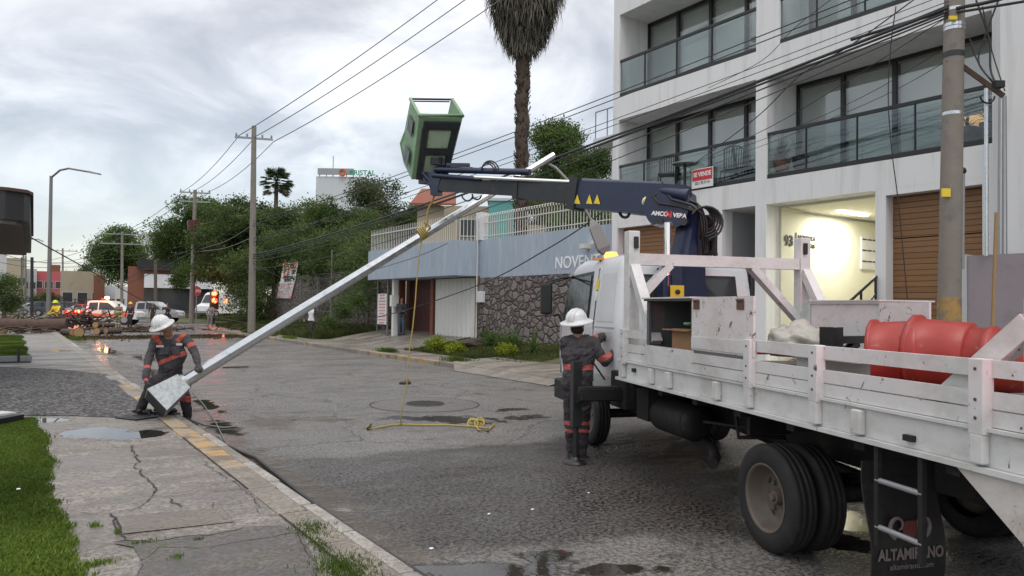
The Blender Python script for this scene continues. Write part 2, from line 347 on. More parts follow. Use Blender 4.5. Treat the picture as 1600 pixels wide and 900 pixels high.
def _cloth(name, base):
    t = MT(name); w = t.noise(5.5, 5, 0.6, t.mapv((1.6, 1.6, 0.9)), dist=1.6)
    t.col(t.mix(t.noise(7, 5), tuple(x*0.65 for x in base), tuple(x*1.4 for x in base))); t.rough(0.8)
    t.bump(t.math('ADD', w, t.math('MULTIPLY', t.noise(90, 3), 0.06)), 0.75, 0.05); return t
_cloth('uniform', (0.050, 0.045, 0.049)); _cloth('trouser', (0.034, 0.028, 0.034)); _cloth('coral', (0.46, 0.10, 0.085)); _cloth('orange_cloth', (0.42, 0.075, 0.04))
simple('glove', (0.06, 0.062, 0.052), 0.9, var=0.3, vs=20, bump=0.4); simple('boot', (0.02, 0.018, 0.017), 0.6, var=0.3)
simple('skin', (0.30, 0.155, 0.10), 0.55, var=0.08, bump=0.05); simple('hair', (0.015, 0.012, 0.01), 0.7)
simple('helmet_white', (0.62, 0.63, 0.63), 0.3, var=0.06, c2=(0.45, 0.45, 0.44), c2s=8, c2t=(0.5, 0.7), bump=0.02)
simple('helmet_yellow', (0.55, 0.62, 0.04), 0.35, var=0.1); simple('jacket_yellow', (0.66, 0.44, 0.02), 0.55, var=0.15, vs=6)
simple('helmet_gold', (0.65, 0.48, 0.04), 0.35); simple('turnout', (0.19, 0.15, 0.09), 0.85, var=0.25); simple('hi_vis', (0.55, 0.65, 0.05), 0.6); simple('shirt_white', (0.66, 0.66, 0.68), 0.8); simple('denim', (0.07, 0.10, 0.14), 0.9); simple('grey_coverall', (0.22, 0.19, 0.17), 0.9)
simple('umbrella_black', (0.02, 0.02, 0.022), 0.6); simple('stem', (0.10, 0.08, 0.05), 0.9); simple('terracotta', (0.42, 0.16, 0.09), 0.8)
simple('cone_orange', (0.80, 0.13, 0.03), 0.5); simple('manhole', (0.085, 0.08, 0.075), 0.6, 0.3, var=0.3, vs=12, bump=0.5)
simple('sign_canopy', (0.022, 0.022, 0.024), 0.5, var=0.15); simple('soffit', (0.135, 0.115, 0.11), 0.7, var=0.06)
simple('white_gate', (0.68, 0.68, 0.65), 0.5, var=0.05); simple('cream_iron', (0.62, 0.60, 0.56), 0.6, var=0.12, c2=(0.30, 0.2, 0.14), c2s=8, c2t=(0.6, 0.7))
simple('logo_orange', (0.7, 0.22, 0.04), 0.5); simple('logo_green', (0.05, 0.3, 0.2), 0.5)
def _bluewall():
    t = MT('blue_wall'); v = t.mapv((3, 3, 0.5), vec=t.wp); a = t.mix(t.noise(0.7, 6, 0.65, t.wp), (0.30, 0.365, 0.45), (0.385, 0.445, 0.52))
    a = t.mix(t.math('MULTIPLY', t.rng(t.noise(1.3, 7, 0.7, v), 0.50, 0.70), 0.6), a, (0.50, 0.54, 0.58)); a = t.mix(t.math('MULTIPLY', t.rng(t.noise(2.0, 7, 0.7, t.mapv((3, 3, 0.5), loc=(5, 2, 1), vec=t.wp)), 0.58, 0.75), 0.5), a, (0.15, 0.17, 0.20))
    t.col(a); t.rough(0.85); t.bump(t.noise(20, 4), 0.15, 0.005)
_bluewall()
def _stone(name, sc1, c1, c2, mortar, flat=1.0):
    t = MT(name); wv = t.N.new('ShaderNodeVectorMath'); wv.operation = 'ADD'
    nn = t.noise(2.0, 3, 0.5, t.wp, out=1); mul = t.N.new('ShaderNodeVectorMath'); mul.operation = 'SCALE'; t.L.new(nn, mul.inputs[0]); mul.inputs['Scale'].default_value = 0.28
    t.L.new(t.wp, wv.inputs[0]); t.L.new(mul.outputs[0], wv.inputs[1]); v = t.mapv((1, 1, 1.25), vec=wv.outputs[0])
    d = t.voro(sc1, 'DISTANCE_TO_EDGE', v); cc = t.voro(sc1, 'F1', v, 'Color'); s = t.N.new('ShaderNodeSeparateColor'); t.L.new(cc, s.inputs[0])
    c = t.mix(s.outputs[0], c1, c2); c = t.mix(t.math('MULTIPLY', t.noise(9, 6, 0.7, t.wp), 0.55), c, (0.07, 0.062, 0.06)); e = t.rng(d, 0.015, 0.07)
    t.col(t.mix(e, mortar, c)); t.rough(0.85); t.bump(t.math('ADD', t.rng(d, 0.0, 0.16), t.math('MULTIPLY', t.noise(14, 5, 0.6, t.wp), 0.35)), 1.0, 0.07)
_stone('stone_wall', 3.4, (0.16, 0.13, 0.125), (0.30, 0.25, 0.235), (0.055, 0.048, 0.046))
_stone('stone_grey', 2.6, (0.14, 0.12, 0.105), (0.25, 0.215, 0.185), (0.05, 0.045, 0.04))
def _wood():
    t = MT('wood_slats'); s = t.N.new('ShaderNodeSeparateXYZ'); t.L.new(t.wp, s.inputs[0]); z = t.math('MULTIPLY', s.outputs[2], 1/0.115)
    fr = t.math('FRACT', z); fl = t.math('FLOOR', z); gap = t.rng(t.math('ABSOLUTE', t.math('SUBTRACT', fr, 0.5)), 0.42, 0.47)
    grain = t.noise(2.4, 7, 0.7, t.mapv((1, 1, 20), vec=t.wp), dist=0.4); wn = t.N.new('ShaderNodeTexWhiteNoise'); wn.noise_dimensions = '1D'; t.L.new(fl, wn.inputs['W'])
    c = t.mix(grain, (0.15, 0.07, 0.026), (0.38, 0.195, 0.08)); c = t.mix(t.math('MULTIPLY', wn.outputs[0], 0.4), c, (0.12, 0.055, 0.025)); c = t.mix(gap, c, (0.045, 0.02, 0.01))
    t.col(c); t.rough(0.5); t.bump(t.math('SUBTRACT', 1.0, gap), 0.6, 0.012)
_wood()
def _glass():
    for nm, tint, fmin in (('pane_glass', (0.88, 0.90, 0.90), 0.13), ('rail_glass', (0.74, 0.80, 0.79), 0.08), ('cab_glass', (0.30, 0.34, 0.34), 0.10)):
        t = MT(nm); t.N.remove(t.b); tr = t.N.new('ShaderNodeBsdfTransparent'); tr.inputs[0].default_value = (*tint, 1)
        gl = t.N.new('ShaderNodeBsdfGlossy'); gl.inputs['Roughness'].default_value = 0.03; dt = t.N.new('ShaderNodeVectorMath'); dt.operation = 'DOT_PRODUCT'; t.L.new(t.geo.outputs['Normal'], dt.inputs[0]); t.L.new(t.geo.outputs['Incoming'], dt.inputs[1]); fr_ = t.math('POWER', t.math('SUBTRACT', 1.0, t.math('ABSOLUTE', dt.outputs['Value'])), 4.0)
        mx = t.N.new('ShaderNodeMixShader'); t.L.new(t.math('ADD', fr_, fmin, clamp=True), mx.inputs[0]); t.L.new(tr.outputs[0], mx.inputs[1]); t.L.new(gl.outputs[0], mx.inputs[2]); t.L.new(mx.outputs[0], t.out.inputs[0])
_glass()
def _leaf(name, a, b, tr=0.25, rough=0.55):
    t = MT(name); g = t.geo.outputs['Random Per Island']; c = t.mix(g, a, b)
    c = t.mix(t.rng(t.noise(0.45, 4, 0.6, t.wp), 0.38, 0.66), tuple(x*0.62 for x in a), c); t.col(c); t.rough(rough); t.b.inputs['Specular IOR Level'].default_value = 0.3
    tn = t.N.new('ShaderNodeBsdfTranslucent'); t.L.new(c, tn.inputs[0]); mx = t.N.new('ShaderNodeMixShader'); mx.inputs[0].default_value = tr
    t.L.new(t.b.outputs[0], mx.inputs[1]); t.L.new(tn.outputs[0], mx.inputs[2]); t.L.new(mx.outputs[0], t.out.inputs[0])
_leaf('leaf_dark', (0.075, 0.12, 0.036), (0.19, 0.25, 0.08), 0.4); _leaf('leaf_mid', (0.08, 0.14, 0.036), (0.19, 0.28, 0.08), 0.4); _leaf('leaf_olive', (0.08, 0.105, 0.04), (0.16, 0.18, 0.075), 0.35)
_leaf('leaf_yellow', (0.22, 0.30, 0.02), (0.42, 0.42, 0.04)); _leaf('leaf_lime', (0.06, 0.14, 0.02), (0.12, 0.22, 0.04)); _leaf('grass_lawn', (0.085, 0.15, 0.018), (0.21, 0.29, 0.05), 0.3); _leaf('grass_wild', (0.07, 0.10, 0.025), (0.19, 0.21, 0.07), 0.3)
_leaf('frond_dry', (0.10, 0.09, 0.07), (0.34, 0.31, 0.255), 0.1, 0.9); _leaf('frond_green', (0.04, 0.07, 0.03), (0.10, 0.14, 0.06)); _leaf('leaf_debris', (0.07, 0.045, 0.025), (0.15, 0.13, 0.05), 0.1, 0.9)

# ground materials -------------------------------------------------
def ell_mask(t, spots, vec, soft=0.35, nz=0.5, ns=2.2):
    """union of noise-edged ellipses in world XY: (x, y, rx, ry, rot)"""
    s = t.N.new('ShaderNodeSeparateXYZ'); t.L.new(vec, s.inputs[0]); n = t.math('MULTIPLY', t.math('SUBTRACT', t.noise(ns, 6, 0.62, vec), 0.5), nz*4); best = None
    for (x, y, rx, ry, a) in spots:
        dx = t.math('SUBTRACT', s.outputs[0], x); dy = t.math('SUBTRACT', s.outputs[1], y); ca, sa = math.cos(a), math.sin(a)
        u = t.math('MULTIPLY', t.math('ADD', t.math('MULTIPLY', dx, ca), t.math('MULTIPLY', dy, sa)), 1/rx); v = t.math('MULTIPLY', t.math('SUBTRACT', t.math('MULTIPLY', dy, ca), t.math('MULTIPLY', dx, sa)), 1/ry)
        d = t.math('SUBTRACT', 1.0, t.math('SQRT', t.math('ADD', t.math('MULTIPLY', u, u), t.math('MULTIPLY', v, v)))); best = d if best is None else t.math('MAXIMUM', best, d)
    return t.rng(t.math('ADD', best, n), 0.0, soft)
def gspot(px, py, rx, ry, a=0.0, z=0.0):
    p = G(px, py, z); return (p.x, p.y, rx, ry, a)
def _road():
    t = MT('asphalt'); w = t.wp
    spots = [gspot(352, 668, 0.20, 0.75), gspot(322, 632, 0.16, 1.0), gspot(700, 655, 1.0, 0.38, -0.6), gspot(820, 652, 0.5, 0.22), gspot(800, 640, 0.35, 0.2), gspot(245, 585, 0.25, 2.2), gspot(170, 548, 0.3, 3.0), gspot(1330, 845, 0.30, 0.55, 0.4), gspot(1345, 815, 0.4, 0.5, 0.4),
             gspot(760, 892, 0.50, 0.16, -0.5), gspot(850, 868, 0.26, 0.13, -0.5), gspot(690, 890, 0.3, 0.14, -0.5), gspot(960, 890, 0.35, 0.12, -0.5), gspot(260, 585, 0.3, 1.2), gspot(230, 560, 0.35, 1.8)]
    pud = ell_mask(t, spots, w, 0.20, 0.75, 3.2)
    gut = ell_mask(t, [(0.12, 3.5, 0.34, 5.5, 0), (0.25, 10, 0.65, 4.5, 0), (0.3, 17, 0.6, 9, 0), (0.6, 34, 0.8, 12, 0), gspot(560, 880, 0.30, 0.7, 0.0), gspot(420, 660, 0.5, 0.8), gspot(500, 655, 0.8, 0.35, -.6)], w, 0.45, 0.7, 2.4)
    s = t.N.new('ShaderNodeSeparateXYZ'); t.L.new(w, s.inputs[0])
    # newer coarse black patch in the foreground
    lim = t.math('ADD', t.math('MULTIPLY', s.outputs[0], -0.10), t.math('MULTIPLY', t.math('SUBTRACT', t.noise(0.7, 6, 0.6, w), 0.5), 1.4)); edge = t.rng(t.math('SUBTRACT', t.math('ADD', lim, 4.05), s.outputs[1]), -0.05, 0.12)
    near = t.math('SUBTRACT', 1.0, t.rng(t.math('SUBTRACT', t.math('ADD', t.math('MULTIPLY', s.outputs[0], -0.45), t.math('MULTIPLY', t.noise(0.9, 6, 0.65, w), 1.1)), s.outputs[1]), -0.20, 0.1))
    patch = t.math('MULTIPLY', edge, near)
    agg = t.voro(60, 'F1', w); ag2 = t.voro(38, 'F1', w); grain = t.noise(27, 2, 0.65, w)
    oldc = t.mix(t.noise(0.8, 8, 0.68, w), (0.060, 0.054, 0.051), (0.195, 0.180, 0.168)); oldc = t.mix(t.math('MULTIPLY', t.rng(t.noise(3.0, 8, 0.75, t.mapv((1.0, 0.35, 1), rot=(0, 0, 0.5), vec=w)), 0.42, 0.72), 0.5), oldc, (0.25, 0.235, 0.22))
    oldc = t.mix(t.math('MULTIPLY', t.rng(t.noise(0.33, 7, 0.7, w), 0.5, 0.66), 0.7), oldc, (0.040, 0.037, 0.036))
    newc = t.mix(t.rng(grain, 0.40, 0.60), (0.004, 0.0035, 0.0035), (0.098, 0.086, 0.080)); oldc = t.mix(0.42, oldc, t.mix(t.rng(grain, 0.40, 0.60), (0.020, 0.018, 0.018), (0.27, 0.255, 0.24))); newc = t.mix(t.math('MULTIPLY', t.rng(t.noise(0.7, 6, 0.6, w), 0.4, 0.7), 0.22), newc, (0.09, 0.08, 0.075))
    c = t.mix(patch, oldc, newc); c = t.mix(t.rng(t.noise(34, 3, 0.7, w), 0.62, 0.74), c, (0.24, 0.225, 0.21)); c = t.mix(t.math('MULTIPLY', t.rng(t.noise(2.2, 8, 0.8, t.mapv((0.5, 1.6, 1), rot=(0, 0, 0.6), vec=w)), 0.55, 0.62), 0.6), c, (0.045, 0.043, 0.044))
    ck = t.rng(t.voro(0.42, 'DISTANCE_TO_EDGE', t.mapv((1, 0.8, 1), vec=None) if 0 else w), 0.0, 0.006)
    dv = t.N.new('ShaderNodeVectorMath'); dv.operation = 'ADD'; sc2 = t.N.new('ShaderNodeVectorMath'); sc2.operation = 'SCALE'; sc2.inputs['Scale'].default_value = 0.9; t.L.new(t.noise(0.8, 6, 0.65, w, out=1), sc2.inputs[0]); t.L.new(w, dv.inputs[0]); t.L.new(sc2.outputs[0], dv.inputs[1])
    ck = t.rng(t.voro(0.34, 'DISTANCE_TO_EDGE', dv.outputs[0]), 0.001, 0.007); ckm = t.math('MULTIPLY', t.math('SUBTRACT', 1.0, ck), t.math('SUBTRACT', 1.0, t.math('MULTIPLY', patch, 0.9))); c = t.mix(t.math('MULTIPLY', ckm, 0.8), c, (0.02, 0.02, 0.02))
    mud = t.rng(t.noise(1.6, 6, 0.6, w), 0.45, 0.6)
    c = t.mix(t.math('MULTIPLY', gut, 0.6), c, (0.10, 0.075, 0.055)); c = t.mix(t.math('MULTIPLY', pud, 0.92), c, (0.022, 0.019, 0.015)); t.col(c)
    damp = t.rng(t.noise(0.55, 8, 0.74, t.mapv((0.8, 1.5, 1), rot=(0, 0, 0.6), vec=w)), 0.40, 0.53); r = t.math('SUBTRACT', 0.80, t.math('MULTIPLY', damp, t.math('MULTIPLY', t.rng(grain, 0.44, 0.60, 1.0, 0.45), 0.66))); r = t.mix(gut, r, 0.22); wet = t.math('MAXIMUM', pud, t.math('MULTIPLY', t.math('MULTIPLY', gut, mud), 0.93))
    r = t.mix(wet, r, 0.015); t.rough(r); t.b.inputs['Specular IOR Level'].default_value = 0.5
    h = t.math('ADD', t.math('MULTIPLY', agg, 0.55), t.math('ADD', t.math('MULTIPLY', grain, 0.6), t.math('MULTIPLY', t.noise(4, 6, 0.7, w), 1.5))); h = t.math('SUBTRACT', h, t.math('MULTIPLY', ckm, 0.8)); h = t.math('MULTIPLY', h, t.math('SUBTRACT', 1.0, t.math('MULTIPLY', damp, 0.68))); h = t.math('MULTIPLY', h, t.math('SUBTRACT', 1.0, t.math('MULTIPLY', wet, 0.985))); t.bump(h, 1.0, 0.016)
_road()
def _pave(name, c1, c2, c3, wetsp=(), moss=0.0, joints=None):
    t = MT(name); w = t.wp; c = t.mix(t.noise(0.9, 8, 0.7, w), c1, c2); c = t.mix(t.math('MULTIPLY', t.rng(t.noise(2.2, 8, 0.75, t.mapv((1, 2.2, 1), vec=w)), 0.45, 0.7), 0.65), c, c3)
    c = t.mix(t.math('MULTIPLY', t.rng(t.noise(30, 2, 0.6, w), 0.42, 0.60), 0.6), c, tuple(x*0.42 for x in c1)); c = t.mix(t.math('MULTIPLY', t.rng(t.noise(14, 7, 0.8, t.mapv(loc=(1, 9, 2), vec=w)), 0.52, 0.60), 0.45), c, c2); c = t.mix(t.math('MULTIPLY', t.rng(t.noise(1.1, 6, 0.7, t.mapv(loc=(4, 7, 2), vec=w)), 0.55, 0.7), 0.5), c, (0.075, 0.066, 0.06))
    if moss: c = t.mix(t.math('MULTIPLY', t.rng(t.noise(3.1, 7, 0.7, w), 0.58, 0.66), moss), c, (0.055, 0.09, 0.025))
    damp = t.rng(t.noise(0.75, 8, 0.72, t.mapv((0.7, 2.0, 1), vec=w)), 0.45, 0.56); c = t.mix(t.math('MULTIPLY', damp, 0.45), c, tuple(x*0.55 for x in c1)); r = t.math('SUBTRACT', 0.72, t.math('MULTIPLY', damp, 0.42)); h = t.math('ADD', t.noise(55, 4, 0.7, w), t.math('MULTIPLY', t.noise(6, 6, 0.7, w), 1.2))
    if wetsp:
        p = ell_mask(t, wetsp, w, 0.12, 0.35, 3.0); c = t.mix(p, c, (0.02, 0.018, 0.015)); r = t.mix(p, r, 0.015); h = t.math('MULTIPLY', h, t.math('SUBTRACT', 1.0, p))
    t.col(c); t.rough(r); t.bump(h, 0.55, 0.009)
_pave('pavement', (0.135, 0.116, 0.102), (0.40, 0.365, 0.33), (0.085, 0.074, 0.066), [gspot(150, 676, 0.42, 0.50, 0.3, 0.13), gspot(205, 680, 0.45, 0.30, 0.3, 0.13), gspot(232, 677, 0.2, 0.3, 0, 0.13), gspot(60, 657, 0.5, 0.25, 0, 0.13), gspot(95, 548, 0.3, 0.3, 0, 0.13)], 0.35)
_pave('pavement_right', (0.20, 0.18, 0.15), (0.33, 0.30, 0.26), (0.12, 0.105, 0.09), (), 0.3)
_pave('pavement_dark', (0.075, 0.066, 0.060), (0.20, 0.18, 0.165), (0.05, 0.044, 0.040), (), 0.5); _pave('pavement_hatch', (0.16, 0.135, 0.11), (0.26, 0.225, 0.19), (0.11, 0.092, 0.075))
_pave('kerb', (0.20, 0.172, 0.14), (0.38, 0.34, 0.29), (0.13, 0.105, 0.08)); _pave('kerb_new', (0.34, 0.31, 0.275), (0.50, 0.47, 0.43), (0.22, 0.19, 0.16))
def _yk():
    t = MT('kerb_yellow'); w = t.wp; c = t.mix(t.noise(1.5, 6, 0.6, w), (0.38, 0.205, 0.055), (0.46, 0.29, 0.10)); c = t.mix(t.rng(t.noise(3.5, 8, 0.78, w), 0.44, 0.52), c, (0.29, 0.25, 0.20)); c = t.mix(t.math('MULTIPLY', t.rng(t.noise(2.5, 8, 0.75, t.mapv(loc=(3, 1, 2), vec=w)), 0.48, 0.58), 0.8), c, (0.10, 0.078, 0.056)); t.col(c); t.rough(0.55); t.bump(t.noise(40, 5, 0.7, w), 0.4, 0.006)
_yk()
def _gravel():
    t = MT('gravel'); w = t.wp; v = t.voro(26, 'F1', w, 'Color'); s = t.N.new('ShaderNodeSeparateColor'); t.L.new(v, s.inputs[0]); d = t.voro(26, 'F1', w)
    c = t.mix(t.math('POWER', s.outputs[0], 2.2), (0.012, 0.011, 0.011), (0.27, 0.26, 0.255)); c = t.mix(t.math('MULTIPLY', t.noise(0.6, 5, 0.6, w), 0.3), c, (0.04, 0.04, 0.042)); t.col(c); t.rough(0.6); t.b.inputs['Specular IOR Level'].default_value = 0.3; t.bump(t.math('SUBTRACT', 1.0, d), 1.0, 0.03)
_gravel()
def _soil():
    t = MT('soil'); w = t.wp; c = t.mix(t.noise(2.5, 8, 0.7, w), (0.07, 0.06, 0.035), (0.16, 0.13, 0.08)); c = t.mix(t.rng(t.noise(1.1, 6, 0.7, w), 0.42, 0.6), c, (0.055, 0.085, 0.02)); t.col(c); t.rough(0.95); t.bump(t.noise(25, 5, 0.7, w), 0.9, 0.03)
    t = MT('lawn_soil'); w = t.wp; c = t.mix(t.noise(6, 8, 0.7, w), (0.05, 0.085, 0.012), (0.10, 0.15, 0.03)); t.col(c); t.rough(0.95); t.bump(t.noise(60, 5, 0.7, w), 0.9, 0.02)
_soil()
simple('crack', (0.035, 0.03, 0.026), 0.95, var=0.3)
# ================================================================ SETTING
b = MB(); b.sheet([(-700, -300), (900, -300), (900, 1500), (-700, 1500)], -0.06); struct(b, 'ground', 'soil')
b = MB(); b.sheet([(-0.25, -14), (8.42, -14), (8.42, 50), (40, 50), (40, 62), (8.6, 62), (8.6, 240), (-0.6, 240), (-0.6, 60), (-0.25, 50)], 0.0); struct(b, 'road', 'asphalt')
b = MB(); b.prism([(-9.5, -14), (-0.44, -14), (-0.44, 60), (-9.5, 60)], -0.05, 0.126); struct(b, 'sidewalk', 'pavement')
# left kerb: weathered, with yellow and new pale stretches
b = MB(); rk = random.Random(3)
y = -6.0; pts = []
while y < 60:
    l = rk.uniform(0.85, 1.1) if y < 14 else 3.0
    mi = 0
    if 0.45 < y < 2.0: mi = 2
    if 2.55 < y < 7.2: mi = 1
    if 9 < y < 13: mi = 1 if rk.random() < 0.6 else 0
    dx = rk.uniform(-0.012, 0.012); dz = rk.uniform(-0.004, 0.006)
    b.box((-0.345+dx, y+l/2, 0.04+dz/2), (0.225, l-0.012, 0.19+dz), 0, mi if mi != 2 else 0, bev=0.012 if y < 20 else 0); b.box((-0.172+dx, y+l/2+.2, 0.035+dz/2), (0.11, l-0.016, 0.19+dz), 0, 2 if y < 2.6 or rk.random() < .25 else 0, bev=0.02 if y < 20 else 0); y += l
struct(b, 'kerb_left', ['kerb', 'kerb_yellow', 'kerb_new'])
b = MB(); y = -13.0
while y < 49:
    l = rk.uniform(0.9, 1.1)
    b.box((8.5, y+l/2, 0.05+rk.uniform(-.004, .004)), (0.22, l-0.015, 0.17), 0, 1 if 14.8 < y < 20.5 or (22 < y and rk.random() < 0.2) else 0, bev=0.02)
    y += l
struct(b, 'kerb_right', ['kerb', 'kerb_yellow'])
# right bank: pavement, verge rising to the house walls
def hz(x, y):
    base = 0.0 if x < 8.6 else 0.13 if x < 10.3 else 0.13+(x-10.3)*0.16
    if x > 16: base = 0.13+5.7*0.16
    return base
def grid(xs, ys, hf, dz=0.0):
    V = [(x, y, hf(x, y)+dz) for y in ys for x in xs]; n = len(xs)
    return V, [(j*n+i, j*n+i+1, (j+1)*n+i+1, (j+1)*n+i) for j in range(len(ys)-1) for i in range(n-1)]
def lin(a, b_, n): return [a+(b_-a)*i/n for i in range(n+1)]
b = MB(); v, f = grid([8.6, 9.4, 10.3, 11.2, 12, 12.8, 16, 30], lin(-10, 49, 59), lambda x, y: hz(x, y)-0.01); b.add(v, f); struct(b, 'verge', 'soil')
b = MB(); v, f = grid([8.6, 9.4, 9.95], lin(-14, 49, 20), hz); b.add(v, f); v, f = grid([8.6, 9.4, 10.3, 11.2, 12, 12.8, 13.4], lin(20.7, 29.5, 8), hz, 0.006); b.add(v, f)
v, f = grid([8.6, 9.4, 10.3, 11.2, 12.5], lin(-10, 11.6, 12), lambda x, y: 0.13, 0.02); b.add(v, f); struct(b, 'pavement', 'pavement_right')
b = MB(); b.add([(7.9, 9.0, 0.012), (7.9, 13.3, 0.012), (8.62, 14.6, 0.16), (10.5, 15.2, 0.20), (10.5, 9.0, 0.20), (8.62, 9.0, 0.16)], [(0, 1, 2, 5), (5, 2, 3, 4)]); struct(b, 'driveway_ramp', 'kerb')
# gravel drive crossing the left sidewalk
P = [G(x, y_, 0.13) for x, y_ in ((-200, 568), (0, 573), (90, 577), (168, 585), (196, 603), (222, 624), (258, 652), (205, 653), (120, 650), (0, 649), (-200, 648))]
b = MB(); b.sheet([(p.x, p.y) for p in P], 0.1345); struct(b, 'gravel_drive', 'gravel')
# lawns: soil sheet with irregular edge + blades
def lawn(name, x0, edge, y0, y1, n, h, mat='grass_lawn', z=0.131, dens_near=True):
    ys = lin(y0, y1, 60); rr = random.Random(5); E = [edge(y)+rr.uniform(-0.03, 0.03)-0.04 for y in ys]
    b = MB(); b.sheet([(x0, y0), (x0, y1)]+[(e_, y) for e_, y in zip(E[::-1], ys[::-1])], z+0.004); struct(b, name+'_soil' if 0 else 'lawn_ground', 'lawn_soil')
    yy = RNG.uniform(y0, y1, n); xe = np.interp(yy, ys, E)+RNG.normal(size=n)*0.03; xx = xe-np.abs(RNG.exponential(1.0, n))*min(1.3, (xe.max()-x0)/2.5); k = xx > x0; xx = xx[k]; yy = yy[k]; n = len(xx)
    blades(name, np.stack([xx, yy, np.full(n, z)], 1), h, mat)
def blades(name, P, h, mat, kind='stuff', w=0.006, lean=0.45, parent=None):
    n = len(P); a = RNG.uniform(0, 6.283, n); hh = h*RNG.uniform(0.5, 1.3, n); L_ = RNG.normal(size=(n, 2))*lean*hh[:, None]
    s = np.stack([np.cos(a), np.sin(a), np.zeros(n)], 1)*(w*RNG.uniform(0.7, 1.4, n))[:, None]
    mid = P+np.stack([L_[:, 0]*0.35, L_[:, 1]*0.35, hh*0.6], 1); tip = P+np.stack([L_[:, 0], L_[:, 1], hh], 1)
    V = np.stack([P-s, P+s, mid+s*0.7, tip, tip, mid-s*0.7], 1)[:, [0, 1, 2, 3, 5]].reshape(-1, 3)
    o = npmesh(name, V, np.arange(5*n).reshape(n, 5), mat, parent)
    if kind: o['kind'] = kind
    return o
lawn('lawn_grass', -5.5, lambda y: -1.86+0.04*math.sin(y*1.4)+0.02*math.sin(y*3.3), -1.5, 7.9, 240000, 0.034)
o_ = lawn('lawn_grass', -9.0, lambda y: -1.74+0.05*math.sin(y*1.3), 21.2, 37, 90000, 0.06)
# grass tufts in cracks / along the kerb
def tuft_area(px, py, rx, ry, n, h, mat='grass_wild', z=0.13):
    p = G(px, py, z); q = RNG.normal(size=(n, 2))*[rx, ry]; return np.stack([p.x+q[:, 0], p.y+q[:, 1], np.full(n, z)], 1)
blades('kerb_grass', np.concatenate([tuft_area(540, 888, 0.09, 0.16, 1600, .05), tuft_area(487, 829, 0.07, 0.12, 500, .05), tuft_area(500, 852, 0.03, 0.10, 200, .04), tuft_area(148, 822, 0.02, 0.04, 90, .03), tuft_area(150, 882, 0.07, 0.03, 260, .04), tuft_area(183, 832, 0.008, 0.03, 70, .03), tuft_area(275, 872, 0.02, 0.015, 50, .03), tuft_area(310, 844, 0.02, 0.01, 40, .03), tuft_area(120, 530, 0.14, 1.6, 2500, .04), tuft_area(225, 848, 0.05, 0.008, 50, .03)]), 0.026, 'grass_lawn', w=0.003)
# pavement cracks and joints: thin grooves filled with dirt
cr_ = random.Random(11); b = MB()
def crack(pts, w, z=0.1352, jag=0.012, scale=2.25, oy=500, sub=5):
    P = [G(x/scale, oy+y/scale, z) for x, y in pts]; Q = []
    for i in range(len(P)-1):
        n = max(1, int((P[i+1]-P[i]).length/0.07)) if jag else 1
        for k in range(n): Q.append(P[i].lerp(P[i+1], k/n)+Vector((cr_.gauss(0, jag), cr_.gauss(0, jag), 0)))
    Q.append(P[-1]); L1 = []; R1 = []
    for i, p in enumerate(Q):
        t = (Q[min(i+1, len(Q)-1)]-Q[max(i-1, 0)]); t.z = 0; t.normalize(); s = Vector((-t.y, t.x, 0)); q = w*cr_.uniform(0.35, 1.3)*(0.3 if i in (0, len(Q)-1) else 1)
        L1.append(p+s*q); R1.append(p-s*q)
    n = len(Q); 
    for i in range(n): L1[i].z = R1[i].z = z
    b.add(L1+R1, [(i, i+1, n+i+1, n+i) for i in range(n-1)])
crack([(462, 440), (470, 470), (490, 498), (476, 515), (500, 545), (545, 590), (532, 625), (485, 660), (385, 680), (410, 735), (440, 772)], 0.007)
crack([(395, 782), (440, 772), (540, 778), (640, 758), (740, 752), (860, 728), (990, 722)], 0.008); crack([(280, 675), (385, 680)], 0.005); crack([(340, 795), (400, 782)], 0.005)
crack([(545, 625), (700, 606), (860, 590), (960, 578)], 0.004, jag=0.006); crack([(592, 625), (600, 640), (640, 655)], 0.007)
crack([(410, 692), (780, 660), (825, 710), (430, 755)], 0.003, jag=0); crack([(410, 692), (430, 755)], 0.006, jag=0.004)
crack([(700, 490), (760, 530), (840, 580), (905, 640), (915, 680)], 0.004); crack([(740, 800), (860, 775), (960, 760), (1060, 745)], 0.004)
crack([(480, 900), (500, 850), (560, 800), (720, 800)], 0.004); crack([(965, 580), (1010, 660), (1050, 760), (1085, 830)], 0.004, jag=0.004); crack([(745, 640), (750, 660)], 0.006)
crack([(920, 590), (960, 620), (1010, 660), (1060, 690), (1120, 740), (1180, 800)], 0.005, jag=0.008)
crack([(232, 405), (450, 425), (640, 432)], 0.004)
Q = [(-0.46, 9.0-0.5*i) for i in range(26)]; 
for i in range(25):
    x0 = -0.459+cr_.uniform(-.004, .004); b.box((x0, Q[i][1]-0.25, 0.1345), (0.006+cr_.uniform(0, .006), 0.5, 0.004))
struct(b, 'pavement_cracks', 'crack', fix=False)
P = [G(x/2.25, 500+y/2.25, .13) for x, y in ((398, 786), (440, 776), (540, 782), (640, 762), (740, 756), (860, 732), (990, 726), (1060, 750), (1100, 830), (1130, 905), (1150, 980), (420, 980), (480, 905), (500, 850), (470, 800))]
b = MB(); b.sheet([(p.x, p.y) for p in P], 0.1338); struct(b, 'broken_pavement', 'pavement_dark')
P = [G(x/2.25, 500+y/2.25, .13) for x, y in ((412, 694), (780, 662), (823, 710), (432, 753))]
b = MB(); b.sheet([(p.x, p.y) for p in P], 0.1336); struct(b, 'pavement_hatch', 'pavement_hatch')
